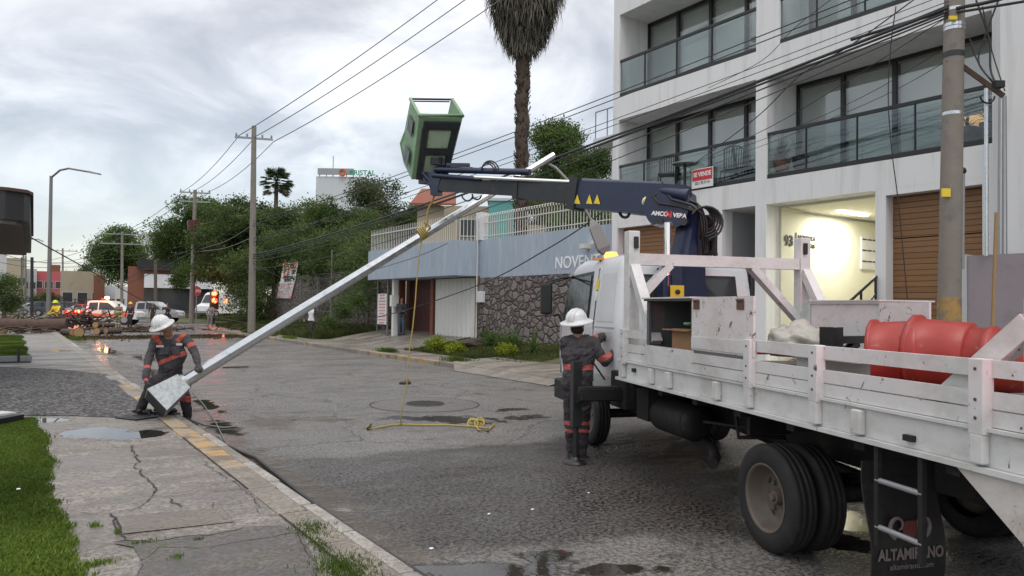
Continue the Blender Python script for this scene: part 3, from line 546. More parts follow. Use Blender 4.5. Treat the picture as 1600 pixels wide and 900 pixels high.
# service hatch outline plate on the far walkway, dark board by the worker
# manhole with concrete collar
simple('collar_concrete', (0.125, 0.118, 0.112), 0.6, var=0.45, vs=14, bump=0.5, bs=40, c2=(0.07, 0.065, 0.062), c2s=3)
p = G(664, 632); b = MB(); b.lathe([(0.004, 0.99), (0.0045, 0.965)], (p.x, p.y, 0), n=40); solo(b, 'collar_joint', 'crack', 'dark ring shaped joint round the manhole collar in the road', 'joint'); b = MB(); b.lathe([(0.0, 0.965), (0.006, 0.95), (0.010, 0.0)], (p.x, p.y, 0), n=40); mo = solo(b, 'manhole_collar', 'collar_concrete', 'round concrete collar set in the asphalt around the iron manhole cover', 'manhole collar'); 
b = MB(); b.lathe([(0.012, 0.36), (0.022, 0.35), (0.022, 0.0)], (p.x, p.y, 0), n=32)
for k in range(-5, 6):
    w_ = math.sqrt(max(0.01, 0.33**2-(k*0.06)**2)); b.box((p.x, p.y+k*0.06, 0.027), (2*w_, 0.02, 0.012))
solo(b, 'manhole_cover', 'manhole', 'ribbed iron manhole cover in the middle of the road', 'manhole cover')

# ================================================================ WHITE APARTMENT BUILDING
FX = 12.5
bt = thing('apartment_building', 'white four storey apartment building with glass balconies and wooden garage shutters', 'building', (FX, 6.7, 0.13))
def bb(name, mat, boxes, parent=bt, bev=0): 
    b = MB()
    for a, c in boxes: b.b2(a, c, 0, bev)
    return b.build(name, mat, parent, world=True)
U = [(6.95, 11.80), (1.78, 6.64)]    # units (Y ranges)
Z0 = [4.92, 8.06, 11.2]; ZT = [7.36, 10.5]
bx = []
bx += [((FX, 11.8, 0), (FX+7, 12.05, 13.6)), ((FX, 6.64, 0), (FX+4.8, 6.95, 13.6)), ((FX, 1.52, 0), (FX+0.5, 1.78, 13.6)), ((FX+1.4, 1.52, 4.3), (FX+7, 1.70, 13.6))]
for (y0, y1) in U:
    bx += [((FX, y0, 4.30), (FX+1.6, y1, 4.90)), ((FX, y0, 7.36), (FX+1.6, y1, 8.04)), ((FX, y0, 10.5), (FX+1.6, y1, 11.2)), ((FX, y0, 13.3), (FX+7, y1, 13.6))]
bx += [((FX+1.45, 1.78, 4.3), (FX+7, 11.8, 4.9))]
bx += [((FX, 7.95, 0.1), (FX+0.4, 8.17, 4.3)), ((FX, 3.76, 0.1), (FX+0.5, 3.98, 4.3)), ((FX, 1.78, 0.1), (FX+0.4, 1.95, 4.3)), ((FX+0.5, 1.78, 0.1), (FX+6.9, 1.9, 4.3)), ((FX+0.002, 1.95, 4.17), (FX+0.4, 3.76, 4.3)), ((FX+0.002, 8.17, 4.15), (FX+0.4, 11.8, 4.3)), ((FX+6.8, 1.78, 0), (FX+7, 11.8, 13.3))]
bx += [((FX, 6.3, 8.04), (FX+1.3, 6.64, 10.5))]
bb('wall', 'white_stained', bx)
bb('annex', 'white_render', [((FX+0.6, 12.05, 0), (FX+5, 12.75, 6.9)), ((FX+0.3, 12.05, 6.9), (FX+5, 13.3, 7.1))])
b = MB()
for yy in (12.15, 12.7, 13.25): b.cyl((FX+0.35, yy, 7.1), (FX+0.35, yy, 7.95), 0.02, n=6)
b.cyl((FX+0.35, 12.1, 7.95), (FX+0.35, 13.25, 7.95), 0.02, n=6); b.build('terrace_rail', 'grey_metal', bt, world=True)
# windows and balconies
WX = FX+1.2
for ui, (y0, y1) in enumerate(U):
    for fi, z0 in enumerate(Z0):
        if fi == 2: z1 = 13.3
        else: z1 = ZT[fi]
        ya, yb = y0, y1 if not (ui == 1 and fi == 1) else 6.3
        n = 4; w = (yb-ya)/n
        fr = MB()
        for k in range(n+1): fr.b2((WX-0.05, ya+k*w-0.045 if k else ya, z0), (WX+0.05, ya+k*w+0.045 if k < n else yb, z1))
        for k in range(n):
            fr.b2((WX-0.045, ya+k*w+0.045, z1-0.07), (WX+0.045, ya+(k+1)*w-0.045, z1)); fr.b2((WX-0.045, ya+k*w+0.045, z0), (WX+0.045, ya+(k+1)*w-0.045, z0+0.07))
        wi = fr.build('window', 'black_metal', bt, world=True)
        g = MB(); bl = MB(); rr = random.Random(ui*7+fi)
        for k in range(n):
            g.b2((WX-0.01, ya+k*w+0.04, z0+0.06), (WX+0.01, ya+(k+1)*w-0.04, z1-0.06))
            dz = {(0, 0): [0.62, 0.68, 1.0, 1.0], (1, 0): [0.0, 0.85, 1.0, 1.0]}.get((ui, fi), [0.9, 1.0, 1.0, 0.8])[k]
            hb = (z1-z0)*(0.45+0.5*dz)
            bl.b2((WX+0.12, ya+k*w+0.06, z1-hb), (WX+0.13, ya+(k+1)*w-0.06, z1-0.1))
        gp = g.build('pane', 'pane_glass', wi, world=True); bl.build('blind', 'blind', wi, world=True)
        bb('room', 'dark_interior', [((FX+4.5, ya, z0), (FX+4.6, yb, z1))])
        if fi < 2:
            b = MB(); b.b2((FX+0.03, ya, z0+1.02), (FX+0.09, yb, z0+1.09)); b.b2((FX+0.03, ya, z0+0.0), (FX+0.09, yb, z0+0.09)); rl = b.build('balcony_rail', 'black_metal', bt, world=True)
            b = MB(); b.b2((FX+0.055, ya, z0+0.09), (FX+0.065, yb, z0+1.02)); b.build('glass_panel', 'rail_glass', rl, world=True)
            for k in range(1, 4): b = MB(); yk = ya+k*w+0.2; b.b2((FX+0.035, yk-0.012, z0+0.09), (FX+0.075, yk+0.012, z0+1.02)); b.build('rail_post', 'black_metal', rl, world=True)
# ground floor
def shutter(y0, y1, z1, x, split=None):
    b = MB(); zs = [0.13, split, z1] if split else [0.13, z1]
    for a, c in zip(zs[:-1], zs[1:]): b.b2((x, y0, a+0.012), (x+0.08, y1, c-0.012))
    return b.build('garage_door', 'wood_slats', bt, world=True)
shutter(8.17, 11.8, 4.15, FX+0.25, 3.3); shutter(1.95, 3.76, 4.17, FX+0.28, 3.3)
bb('entry_recess', 'grey_wall', [((FX+1.8, 6.95, 0.1), (FX+1.9, 8.17, 4.3)), ((FX+0.4, 8.0, 0.1), (FX+1.8, 8.17, 4.3))])
b = MB()
for k in range(6): b.b2((FX+0.3, 7.02+k*0.16, 0.2), (FX+0.34, 7.09+k*0.16, 3.0))
b.b2((FX+0.3, 6.96, 2.99), (FX+0.35, 7.94, 3.05)); b.build('gate', 'black_metal', bt, world=True)
PX = FX+4.75
bb('porch', 'cream_wall', [((FX+0.5, 6.58, 0.1), (PX, 6.637, 4.3)), ((PX, 3.9, 0.1), (PX+0.1, 6.637, 4.3)), ((FX+0.5, 3.98, 4.24), (PX, 6.58, 4.297)), ((FX+0.5, 3.83, 0.1), (PX, 3.98, 4.24)), ((FX+0.02, 4.0, 0.1), (PX, 6.58, 0.55)), ((FX+1.4, 4.0, 0.55), (PX, 6.58, 0.9))])
def on_side(px, py):      # point on the porch's side wall plane Y = 6.58
    v = fw+cr*((px-800)/F)+cu*((450-py)/F); return CAM+v*((6.578-CAM.y)/v.y)
p = on_side(1232, 377); text('house_number', '93', 0.36, p, (1, 0, 0), (0, 0, 1), 'ink', bt, 0.02, 0.008)
b = MB(); p = on_side(1244, 377); b.box((p.x-0.02, 6.565, p.z), (0.012, 0.02, 0.42)); b.build('number_bar', 'ink', bt, world=True)
p = on_side(1246.5, 371); text('house_text', 'NOVENTA', 0.15, p, (1, 0, 0), (0, 0, 1), 'ink', bt, 0.015, 0.004, align='LEFT'); p = on_side(1246.5, 383); text('house_text', 'AMÉRICAS', 0.15, p, (1, 0, 0), (0, 0, 1), 'ink', bt, 0.015, 0.004, align='LEFT')
p0 = on_side(1344, 369); p1 = on_side(1368, 422); b = MB(); b.b2((p0.x, 6.53, p1.z), (p1.x, 6.578, p0.z)); mbx = b.build('letter_boxes', 'white_render', bt, world=True)
b = MB()
for i in range(3):
    for j in range(3):
        x = p0.x+(p1.x-p0.x)*(i+0.5)/3; z = p1.z+(p0.z-p1.z)*(j+0.72)/3; b.box((x, 6.525, z), (0.2, 0.01, 0.035))
b.build('letter_slot', 'ink', mbx, world=True)
b = MB(); b.box((14.9, 5.9, 4.215), (1.2, 0.12, 0.05)); b.build('ceiling_lamp', 'tube_lit', bt, world=True)
la = bpy.data.lights.new('porch_light', 'AREA'); la.shape = 'RECTANGLE'; la.size = 1.2; la.size_y = 0.25; la.energy = 62; la.color = (1.0, 0.97, 0.84)
lo = bpy.data.objects.new('porch_light', la); C.objects.link(lo); lo.location = (14.9, 5.9, 4.16)
b = MB(); b.cyl((14.2, 6.54, 4.2), (17.2, 6.54, 4.2), 0.02, n=6); b.cyl((12.6, 6.3, 4.22), (14.2, 6.54, 4.2), 0.015, n=6); b.build('conduit', 'grey_metal', bt, world=True)
b = MB(); pa = W(1318, 480, 14.2); pb = W(1371, 431, 15.2); b.tube([pa, pb], 0.03, 8); pa2 = W(1345, 487, 14.4); pb2 = W(1370, 457, 15.2); b.tube([pa2, pb2], 0.022, 8)
for t_ in (0.08, 0.5, 0.94):
    q = pa.lerp(pb, t_); b.tube([q, (q.x, q.y, 0.5)], 0.028, 6)
b.build('handrail', 'black_metal', bt, world=True)
# room glow with plant at right
p = W(1520, 190, 15.5); b = MB(); b.box(p, (0.2, 0.5, 0.22)); b.build('room_lamp', 'warm_lit', bt, world=True)

# neighbour at the right edge
nt = thing('neighbour_building', 'mauve rendered building with a white corner at the right edge', 'building', (12.4, -1.5, 0.13))
b = MB(); b.b2((12.2, -8, 0), (20, 0.98, 14)); b.build('wall', 'mauve_wall', nt, world=True)
b = MB(); b.b2((12.17, 0.99, 2.6), (12.48, 1.51, 14)); b.build('corner_pier', 'white_stained', nt, world=True)
lw = MB(); lw.b2((11.4, -5, 0.1), (11.6, 1.72, 2.78)); wt = solo(lw, 'boundary_wall', 'mauve_wall', 'low mauve boundary wall behind the concrete utility pole', 'wall')
b = MB(); b.b2((11.36, 1.725, 0.1), (11.64, 1.9, 2.80)); b.build('wall_end', 'white_stained', wt, world=True) if 0 else solo(b, 'wall_end_post', 'pale_wall', 'narrow pale post at the end of the low mauve wall', 'post')

# things on the balconies
def spiky(name, c, n, l, w, mat, parent, up=0.8, world=True):
    V = []; F_ = []
    for i in range(n):
        a = RNG.uniform(0, 6.28); e_ = RNG.uniform(0.1, 1.0)*up; L_ = l*RNG.uniform(0.6, 1.1); d = np.array([math.cos(a), math.sin(a)])
        s = np.array([-d[1], d[0], 0])*w; P = []
        for k in range(5):
            t_ = k/4; r_ = L_*t_*math.cos(e_)*0.8; z = L_*(t_*math.sin(e_)*1.1-0.55*t_*t_*(1.1-e_*0.5)); q = np.array(c)+np.array([d[0]*r_, d[1]*r_, z]); ww = s*(1-t_*0.85); P += [q-ww, q+ww]
        o = len(V); V += P; F_ += [(o+2*k, o+2*k+1, o+2*k+3, o+2*k+2) for k in range(4)]
    return npmesh(name, np.array(V), np.array(F_), mat, parent)
def pot_plant(px, py, d, label, l=0.55, n=60, leaf='frond_green', pot='terracotta'):
    v = W(px, py, d); t = thing('potted_plant', label, 'plant', v)
    b = MB(); b.lathe([(0, 0.0), (0, 0.14), (0.28, 0.2), (0.28, 0.0)], (0, 0, 0), n=14); b.build('pot', pot, t)
    spiky('leaves', (v.x, v.y, v.z+0.28), n, l, 0.018, leaf, t, 1.5); return t
pot_plant(1222, 268, 17.5, 'bushy fern in a terracotta pot at the left end of the right balcony', 0.7, 130); pot_plant(1250, 264, 17.3, 'spiky thin leaved plant beside the fern on the right balcony', 0.75, 45, pot='black_metal')
pot_plant(1512, 222, 14.6, 'small dark plant by the lit window behind the concrete pole', 0.45, 25, pot='black_metal'); pot_plant(1548, 214, 14.2, 'leafy plant at the right end of the right balcony', 0.8, 30, 'leaf_mid', 'black_metal')
def chair(px, d, rz, label):
    v = W(px, 280, d); v.z = 4.93; t = thing('balcony_chair', label, 'chair', v, rz, 'chairs on the left balcony')
    b = MB(); b.b2((-0.23, -0.22, 0.42), (0.23, 0.22, 0.46)); b.build('seat', 'black_metal', t)
    b = MB(); b.tube([(-0.23, -0.2, 0.44), (-0.25, -0.27, 0.95), (-0.12, -0.29, 1.02), (0.12, -0.29, 1.02), (0.25, -0.27, 0.95), (0.23, -0.2, 0.44)], 0.02, 6)
    for k in range(-3, 4): b.tube([(k*0.06, -0.21, 0.46), (k*0.062, -0.285, 0.99)], 0.012, 5)
    b.build('backrest', 'black_metal', t)
    for i, j in ((-1, -1), (1, -1), (1, 1), (-1, 1)): b = MB(); b.tube([(i*0.21, j*0.2, 0.43), (i*0.24, j*0.24, 0.0)], 0.018, 6); b.build('leg', 'black_metal', t)
chair(1043, 19.6, 2.2, 'dark metal chair at the left end of the balcony table'); chair(1142, 18.9, -0.6, 'dark metal chair right of the for sale sign'); chair(1163, 18.6, -2.4, 'dark metal chair nearest the right end of the left balcony')
v = W(1070, 280, 19.4); v.z = 4.93; t = thing('balcony_table', 'round dark metal table behind the for sale sign on the left balcony', 'table', v); b = MB(); b.cyl((0, 0, 0.70), (0, 0, 0.72), 0.34, n=20); b.build('tabletop', 'grey_metal', t); b = MB(); b.cyl((0, 0, 0), (0, 0, 0.72), 0.04); b.build('leg', 'black_metal', t)
# for-sale sign
def on_x(px, py, X):
    v = fw+cr*((px-800)/F)+cu*((450-py)/F); return CAM+v*((X-CAM.x)/v.x)
p0 = on_x(1081, 265, FX-0.03); p1 = on_x(1114, 291, FX-0.03); c_ = (p0+p1)/2; wz = abs(p0.y-p1.y); hz_ = 0.50
t = thing('for_sale_sign', 'white SE VENDE sign with red panel hanging on the balcony glass', 'sign', (c_.x, c_.y, c_.z-hz_/2))
b = MB(); b.b2((c_.x, c_.y-wz/2, c_.z-hz_/2), (c_.x+0.01, c_.y+wz/2, c_.z+hz_/2)); b.build('board', 'sign_white', t, world=True)
b = MB(); b.b2((c_.x-0.004, c_.y-wz/2+0.02, c_.z-0.02-0.04), (c_.x-0.001, c_.y+wz/2-0.02, c_.z+hz_/2-0.02)); b.build('red_panel', 'sign_red', t, world=True)
text('lettering', 'SE VENDE', 0.155, (c_.x-0.008, c_.y, c_.z+0.095), (0, -1, 0), (0, 0, 1), 'sign_white', t, 0.001, 0.006, sx=0.86)
text('phone_number', '222 1 92 77 14', 0.10, (c_.x-0.004, c_.y, c_.z-0.13), (0, -1, 0), (0, 0, 1), 'ink', t, 0.001, 0.002, sx=0.8)

# ================================================================ BLUE HOUSE
HX = 12.8
ht = thing('blue_wall_house', 'house front with faded blue band above a stone wall and white corrugated garage door', 'house', (HX, 20, 0.5))
b = MB(); b.b2((HX, 10.5, 2.90), (HX+0.3, 20.05, 4.36)); b.b2((11.7, 20.05, 2.97), (HX+0.6, 28.2, 4.32)); b.build('blue_band', 'blue_wall', ht, world=True); b = MB(); b.b2((HX+0.9, 10.6, 0.2), (HX+1.1, 28.2, 4.3)); b.build('back_wall', 'brown_door', ht, world=True)
b = MB(); b.b2((HX-0.06, 10.5, 0.2), (HX+0.3, 19.95, 2.90)); b.build('stone_facing', 'stone_wall', ht, world=True)
b = MB(); b.b2((HX-0.02, 19.95, 0.3), (HX+0.3, 20.25, 2.97)); b.b2((HX, 23.75, 0.3), (HX+0.25, 24.0, 2.97)); b.b2((HX, 27.0, 0.3), (HX+0.3, 27.7, 2.97)); b.build('brick_pier', 'brick', ht, world=True)
V = []; n = 40
for i in range(n+1): y = 20.27+(23.7-20.27)*((i//2)*2+(0.35 if i % 2 else -0.35)+.35)/(n+.7); x = HX+0.12+(0.055 if (i//2) % 2 else -0.055); V += [(x, y, 0.45), (x, y, 2.93)]
b = MB(); b.add(V, [(2*i, 2*i+2, 2*i+3, 2*i+1) for i in range(n)]); b.build('garage_door', 'white_gate', ht, world=True)
b = MB(); b.b2((HX+0.55, 23.9, 0.4), (HX+0.62, 27.1, 2.97)); b.build('brown_gate', 'brown_door', ht, world=True)
b = MB(); yy = 10.6
while yy < 20: b.cyl((HX+0.12, yy, 4.36), (HX+0.12, yy, 5.22), 0.016, n=5); b.tube([(HX+0.12, yy, 5.2), (HX+0.06, yy, 5.33), (HX-0.04, yy, 5.32), (HX-0.07, yy, 5.22)], 0.014, 5); yy += 0.155
b.b2((HX+0.10, 10.6, 5.0), (HX+0.14, 20, 5.04)); b.b2((HX+0.10, 10.6, 4.5), (HX+0.14, 20, 4.53)); b.build('railing', 'cream_iron', ht, world=True)
b = MB(); yy = 20.1
while yy < 28.2: b.cyl((11.8, yy, 4.32), (11.8, yy, 5.30), 0.017, 0.010, n=5); yy += 0.17
b.b2((11.78, 20.1, 5.05), (11.82, 28.1, 5.09)); xx = 11.8
while xx < HX+0.5: b.cyl((xx, 20.12, 4.32), (xx, 20.12, 5.30), 0.017, 0.01, n=5); xx += 0.17
b.build('railing', 'cream_iron', ht, world=True); b = MB(); b.b2((HX-0.05, 19.85, 4.37), (HX+0.3, 20.2, 5.45)); b.build('gate_pillar', 'white_render', ht, world=True)
p = on_x(867, 412, HX-0.01); text('lettering', 'NOVENTA 8', 0.56, (HX-0.012, p.y, p.z), (0, -1, 0), (0, 0, 1), 'letter_wall', ht, 0.006, 0.006, align='LEFT')
p = on_x(752, 464, HX-0.1); b = MB(); b.box((HX-0.13, p.y, p.z), (0.16, 0.42, 0.42), bev=0.02); b.build('meter_box', 'white_render', ht, world=True)
b = MB(); b.tube([(HX-0.1, 20.0, 0.5), (HX-0.1, 20.0, 5.2)], 0.03, 6); b.build('pipe', 'cream_iron', ht, world=True); p = on_x(918, 385, HX-0.05); b = MB(); b.box((p.x-0.1, p.y, p.z), (0.3, 0.2, 0.15)); b.build('flood_lamp', 'cream_iron', ht, world=True); b = MB(); b.box((p.x-0.05, p.y-0.4, p.z+0.1), (0.2, 0.16, 0.12)); b.build('flood_lamp', 'cream_iron', ht, world=True)
# buildings stepping up behind the blue house
def house(name, label, x0, x1, y0, y1, z0, z1, mat, extra=None):
    t = thing(name, label, 'building', ((x0+x1)/2, (y0+y1)/2, z0)); b = MB(); b.b2((x0, y0, z0), (x1, y1, z1)); b.build('wall', mat, t, world=True); return t
def Wb(px, d, py): return W(px, py, d)
def facebox(name, label, px0, px1, py0, py1, d, mat, depth=6.0, rz=None, cat='building', ztop=None, zb=None, group=None):
    """building block whose street-parallel face spans the pixel columns at distance d"""
    a = W(px0, py0, d); c = W(px1, py0, d); z1 = (a.z+c.z)/2 if ztop is None else ztop; z0 = W((px0+px1)/2, py1, d).z if zb is None else zb
    m = (a+c)/2; w = (c-a).length; rz = rz+math.atan((800-px1)/F) if rz is not None else None; ang = math.atan2((c-a).y, (c-a).x) if rz is None else rz
    t = thing(name, label, cat, (m.x, m.y, z0), ang, group); b = MB(); b.b2((-w/2, 0, 0), (w/2, depth, z1-z0)); b.build('wall', mat, t); t['w'] = w; return t, w, z1-z0
def wins(t, w, h, rows, cols, ww, wh, mat='dark_glass', z0=1.0, fh=2.9, x0=None, framemat=None):
    for r in range(rows):
        for c in range(cols):
            x = -w/2+w*(c+0.5)/cols; z = z0+r*fh
            b = MB(); b.b2((x-ww/2, -0.04, z), (x+ww/2, 0.02, z+wh)); wo = b.build('window', mat, t)
            b = MB(); f_ = 0.07
            for bx_ in (((x-ww/2-f_, -0.07, z-f_), (x-ww/2, 0.0, z+wh+f_)), ((x+ww/2, -0.07, z-f_), (x+ww/2+f_, 0.0, z+wh+f_)), ((x-ww/2, -0.07, z-f_), (x+ww/2, 0.0, z)), ((x-ww/2, -0.07, z+wh), (x+ww/2, 0.0, z+wh+f_))): b.b2(*bx_)
            b.build('frame', framemat or 'pale_wall', wo)
t, w, h = facebox('rear_house', 'small beige block house above the garage roof', 694, 772, 322, 400, 42, 'beige_wall', 5, zb=0.5)
wins(t, w, h, 1, 1, 0.9, 0.9, z0=h-1.7)
t, w, h = facebox('turquoise_house', 'turquoise painted house wall behind the railing', 764, 806, 314, 400, 40, 'teal_wall', 5, zb=0.5); b = MB(); b.b2((-w/2-.1, -0.1, h), (w/2+.1, 5, h+0.15)); b.build('parapet', 'white_render', t)
t, w, h = facebox('tiled_house', 'house with a red tiled roof between the trees and crane basket', 652, 704, 322, 400, 48, 'beige_wall', 7, zb=0.5)
b = MB(); b.extr([(-w/2-.4, -0.5, h), (w/2+.4, -0.5, h), (w/2+.1, 3, h+1.5), (-w/2-.1, 3, h+1.5)], (0, 0, 0.12)); b.build('roof', 'roof_tile', t)
t, w, h = facebox('grey_stone_house', 'grey brown block house behind the white railing', 806, 935, 352, 420, 36, 'beige_wall', 4, zb=0.5); wins(t, w, h, 1, 2, 0.8, 0.9, z0=h-1.6)
# office block with logo
t, w, h = facebox('office_block', 'pale blue grey office block with a rooftop logo sign', 494, 572, 276, 420, 120, 'bluegrey_wall', 30, zb=0); 
b = MB(); b.b2((-w/2+0.3, -0.3, h+0.3), (w/2-2, 0.1, h+1.3)); 
for k in range(8): b.b2((-w/2+0.5+k*1.1, 0, h), (-w/2+0.6+k*1.1, 0.2, h+0.3))
b.build('roof_screen', 'grey_metal', t); b = MB(); b.cyl((-w/2+2.5, 1, h), (-w/2+2.5, 1, h+3.6), 0.07, n=6); b.build('antenna', 'grey_metal', t)
b = MB(); b.lathe([(0, 0.62), (0.15, 0.62), (0.15, 0.36), (0, 0.36)], (-w/2+4.4, -0.5, h+0.55), (0, 1, 0), 20); b.build('logo_ring', 'logo_orange', t)
c0 = FR[t] @ Vector((-w/2+7.6, -0.5, h+0.55)); xd = FR[t].to_3x3() @ Vector((1, 0, 0)); text('lettering', 'CRISTAL', 1.15, c0, xd, (0, 0, 1), 'logo_green', t, 0.05, 0.03)
# ================================================================ CRANE TRUCK
tdir = r0*-0.2436+f0*0.9699; rz = math.atan2(-tdir.x, tdir.y); TR = Matrix.Rotation(rz, 4, 'Z')
corner = CAM+r0*1.19+f0*8.15; corner.z = 0; torg = corner-(TR @ Vector((-1.15, 2.75, 0)))
tk = thing('crane_truck', 'white flatbed truck with a navy loader crane and raised green basket', 'truck', torg, rz)
def T(x, y, z): return FR[tk] @ Vector((x, y, z))
# cab shell: rounded-rectangle sections
def rr_sec(w, y0, y1, z, r=0.16, n=6):
    P = []; 
    for cx_, cy_, a0 in ((w-r, y1-r, 0), (-w+r, y1-r, 90), (-w+r, y0+r, 180), (w-r, y0+r, 270)):
        for k in range(n+1): a = math.radians(a0+90*k/n); P.append((cx_+r*math.cos(a), cy_+r*math.sin(a), z))
    return P
lv = [(0.90, 3.36, 5.47, 0.76, .10), (0.945, 3.30, 5.55, 0.80, .12), (0.955, 3.29, 5.58, 1.10, .12), (0.955, 3.29, 5.58, 1.52, .12), (0.945, 3.30, 5.55, 1.58, .13), (0.865, 3.35, 5.27, 2.26, .14), (0.835, 3.38, 5.20, 2.36, .15), (0.77, 3.45, 5.07, 2.435, .17), (0.60, 3.62, 4.6, 2.475, .2), (0.2, 3.95, 4.3, 2.49, .1)]
b = MB(); S = [rr_sec(w, y0, y1, z, r) for w, y0, y1, z, r in lv]; n = len(S[0]); vs = [p for s_ in S for p in s_]
b.add(vs, [(i*n+k, i*n+(k+1) % n, (i+1)*n+(k+1) % n, (i+1)*n+k) for i in range(len(S)-1) for k in range(n)], 0, True); b.add(vs, [tuple(range(n)), tuple((len(S)-1)*n+k for k in range(n))])
cab = b.build('cab', 'cab_white', tk)
def sidepanel(name, mat, pts, sgn=-1, off=0.006, th=0.008, parent=None):
    """polygon (y,z) lying on the cab side"""
    def wx(z):
        for (w0, _, _, z0, _), (w1, _, _, z1, _) in zip(lv[:-1], lv[1:]):
            if z0 <= z <= z1: return w0+(w1-w0)*(z-z0)/(z1-z0)
        return 0.9
    P = [(sgn*(wx(z)+off), y, z) for y, z in pts]; b = MB(); b.extr(P, (sgn*th, 0, 0)); return b.build(name, mat, parent or cab)
for sg in (-1, 1):
    dn = 'door'; 
    d = sidepanel(dn, 'cab_white', [(4.16, 0.86), (5.37, 0.86), (5.41, 1.2), (5.39, 1.54), (4.16, 1.54)], sg, 0.0015, 0.006)
    sidepanel('door_window', 'dark_glass', [(4.34, 1.62), (5.36, 1.62), (5.17, 2.19), (4.36, 2.22)], sg, 0.010, 0.006)
    sidepanel('window_frame', 'black_metal', [(4.29, 1.57), (5.42, 1.57), (5.21, 2.24), (4.31, 2.27)], sg, 0.001, 0.007)
    sidepanel('rear_panel', 'cab_white', [(3.46, 1.62), (3.98, 1.62), (3.98, 2.22), (3.50, 2.22)], sg, 0.001, 0.005); sidepanel('rear_panel', 'cab_white', [(3.46, 0.95), (4.02, 0.95), (4.02, 1.5), (3.46, 1.5)], sg, 0.001, 0.005)
    b = MB(); b.box((sg*0.975, 4.28, 1.42), (0.025, 0.14, 0.035)); b.build('door_handle', 'black_metal', d)
    for ys_ in (4.09, 5.42): sidepanel('door_seam', 'ink', [(ys_-.008, .84), (ys_+.008, .84), (ys_+.008-.0*ys_, 1.55), (ys_-.008, 1.55)], sg, 0.0, 0.010)
    sidepanel('door_seam', 'ink', [(4.09, 1.55), (4.105, 1.55), (4.125, 2.30), (4.11, 2.30)], sg, 0.0, 0.010); sidepanel('body_crease', 'grey_wall', [(3.4, 1.545), (4.08, 1.545), (4.08, 1.56), (3.4, 1.56)], sg, 0.0, 0.010)
sidepanel('sticker', 'yellow_sticker', [(4.06, 2.02), (4.16, 2.02), (4.16, 2.16), (4.06, 2.16)], -1, 0.004, 0.003); sidepanel('sticker', 'white_sticker', [(4.07, 1.88), (4.15, 1.88), (4.15, 2.0), (4.07, 2.0)], -1, 0.004, 0.003)
b = MB(); b.extr([(-0.70, 3.33, 1.80), (0.66, 3.33, 1.80), (0.62, 3.345, 2.20), (-0.66, 3.345, 2.20)], (0, -0.03, 0)); b.build('rear_window', 'dark_glass', cab)
b = MB(); b.extr([(-0.80, 5.58, 1.62), (0.80, 5.58, 1.62), (0.74, 5.30, 2.26), (-0.74, 5.30, 2.26)], (0, 0.012, 0.004)); b.build('windscreen', 'dark_glass', cab)
b = MB(); b.extr([(-0.80, 5.27, 2.30), (0.80, 5.27, 2.30), (0.80, 5.51, 2.24), (-0.80, 5.51, 2.24)], (0, 0, 0.03)); b.build('sun_visor', 'cab_white', cab)
b = MB(); b.box((0, 5.61, 0.60), (1.9, 0.16, 0.28), bev=0.03); b.box((-0.96, 5.40, 0.60), (0.06, 0.45, 0.28), bev=0.02); b.build('bumper', 'rubber', tk)
b = MB(); b.box((-0.80, 5.69, 0.62), (0.2, 0.03, 0.12)); b.build('headlight', 'white_sticker', tk); b = MB(); b.box((0.80, 5.69, 0.62), (0.2, 0.03, 0.12)); b.build('headlight', 'white_sticker', tk)
# wing mirror
p = W(853.5, 467, 10.35); b = MB(); b.box(p, (0.17, 0.07, 0.43), rz=-0.5, bev=0.025); mr = b.build('wing_mirror', 'black_metal', cab, world=True)
b = MB(); b.tube([T(-0.84, 5.2, 2.22), W(880, 434, 10.3), p+Vector((0, 0, 0.24)), p, p-Vector((0, 0, 0.25)), W(872, 491, 10.3), T(-0.94, 5.42, 1.55)], 0.014, 6); b.tube([T(-0.84, 5.15, 2.24), W(868, 440, 10.3), p+Vector((0, 0, 0.2))], 0.012, 6); b.build('mirror_arm', 'black_metal', mr, world=True)
p = W(955, 400, 9.75); bx0 = MB(); b = MB(); b.lathe([(0, 0.09), (0.05, 0.095), (0.09, 0.07), (0.10, 0.0)], (0, 0, 0), n=16)
b.v = [tuple(FR[tk].inverted() @ p+Vector(v)*1.0) for v in b.v]; b.v = [(x, y, z-0.04) for x, y, z in b.v]; be = b.build('beacon', 'amber_lit', tk); q = FR[tk].inverted() @ p; b = MB(); b.box((q.x, q.y, q.z-0.05), (0.5, 0.12, 0.025)); b.build('beacon_base', 'amber', be)
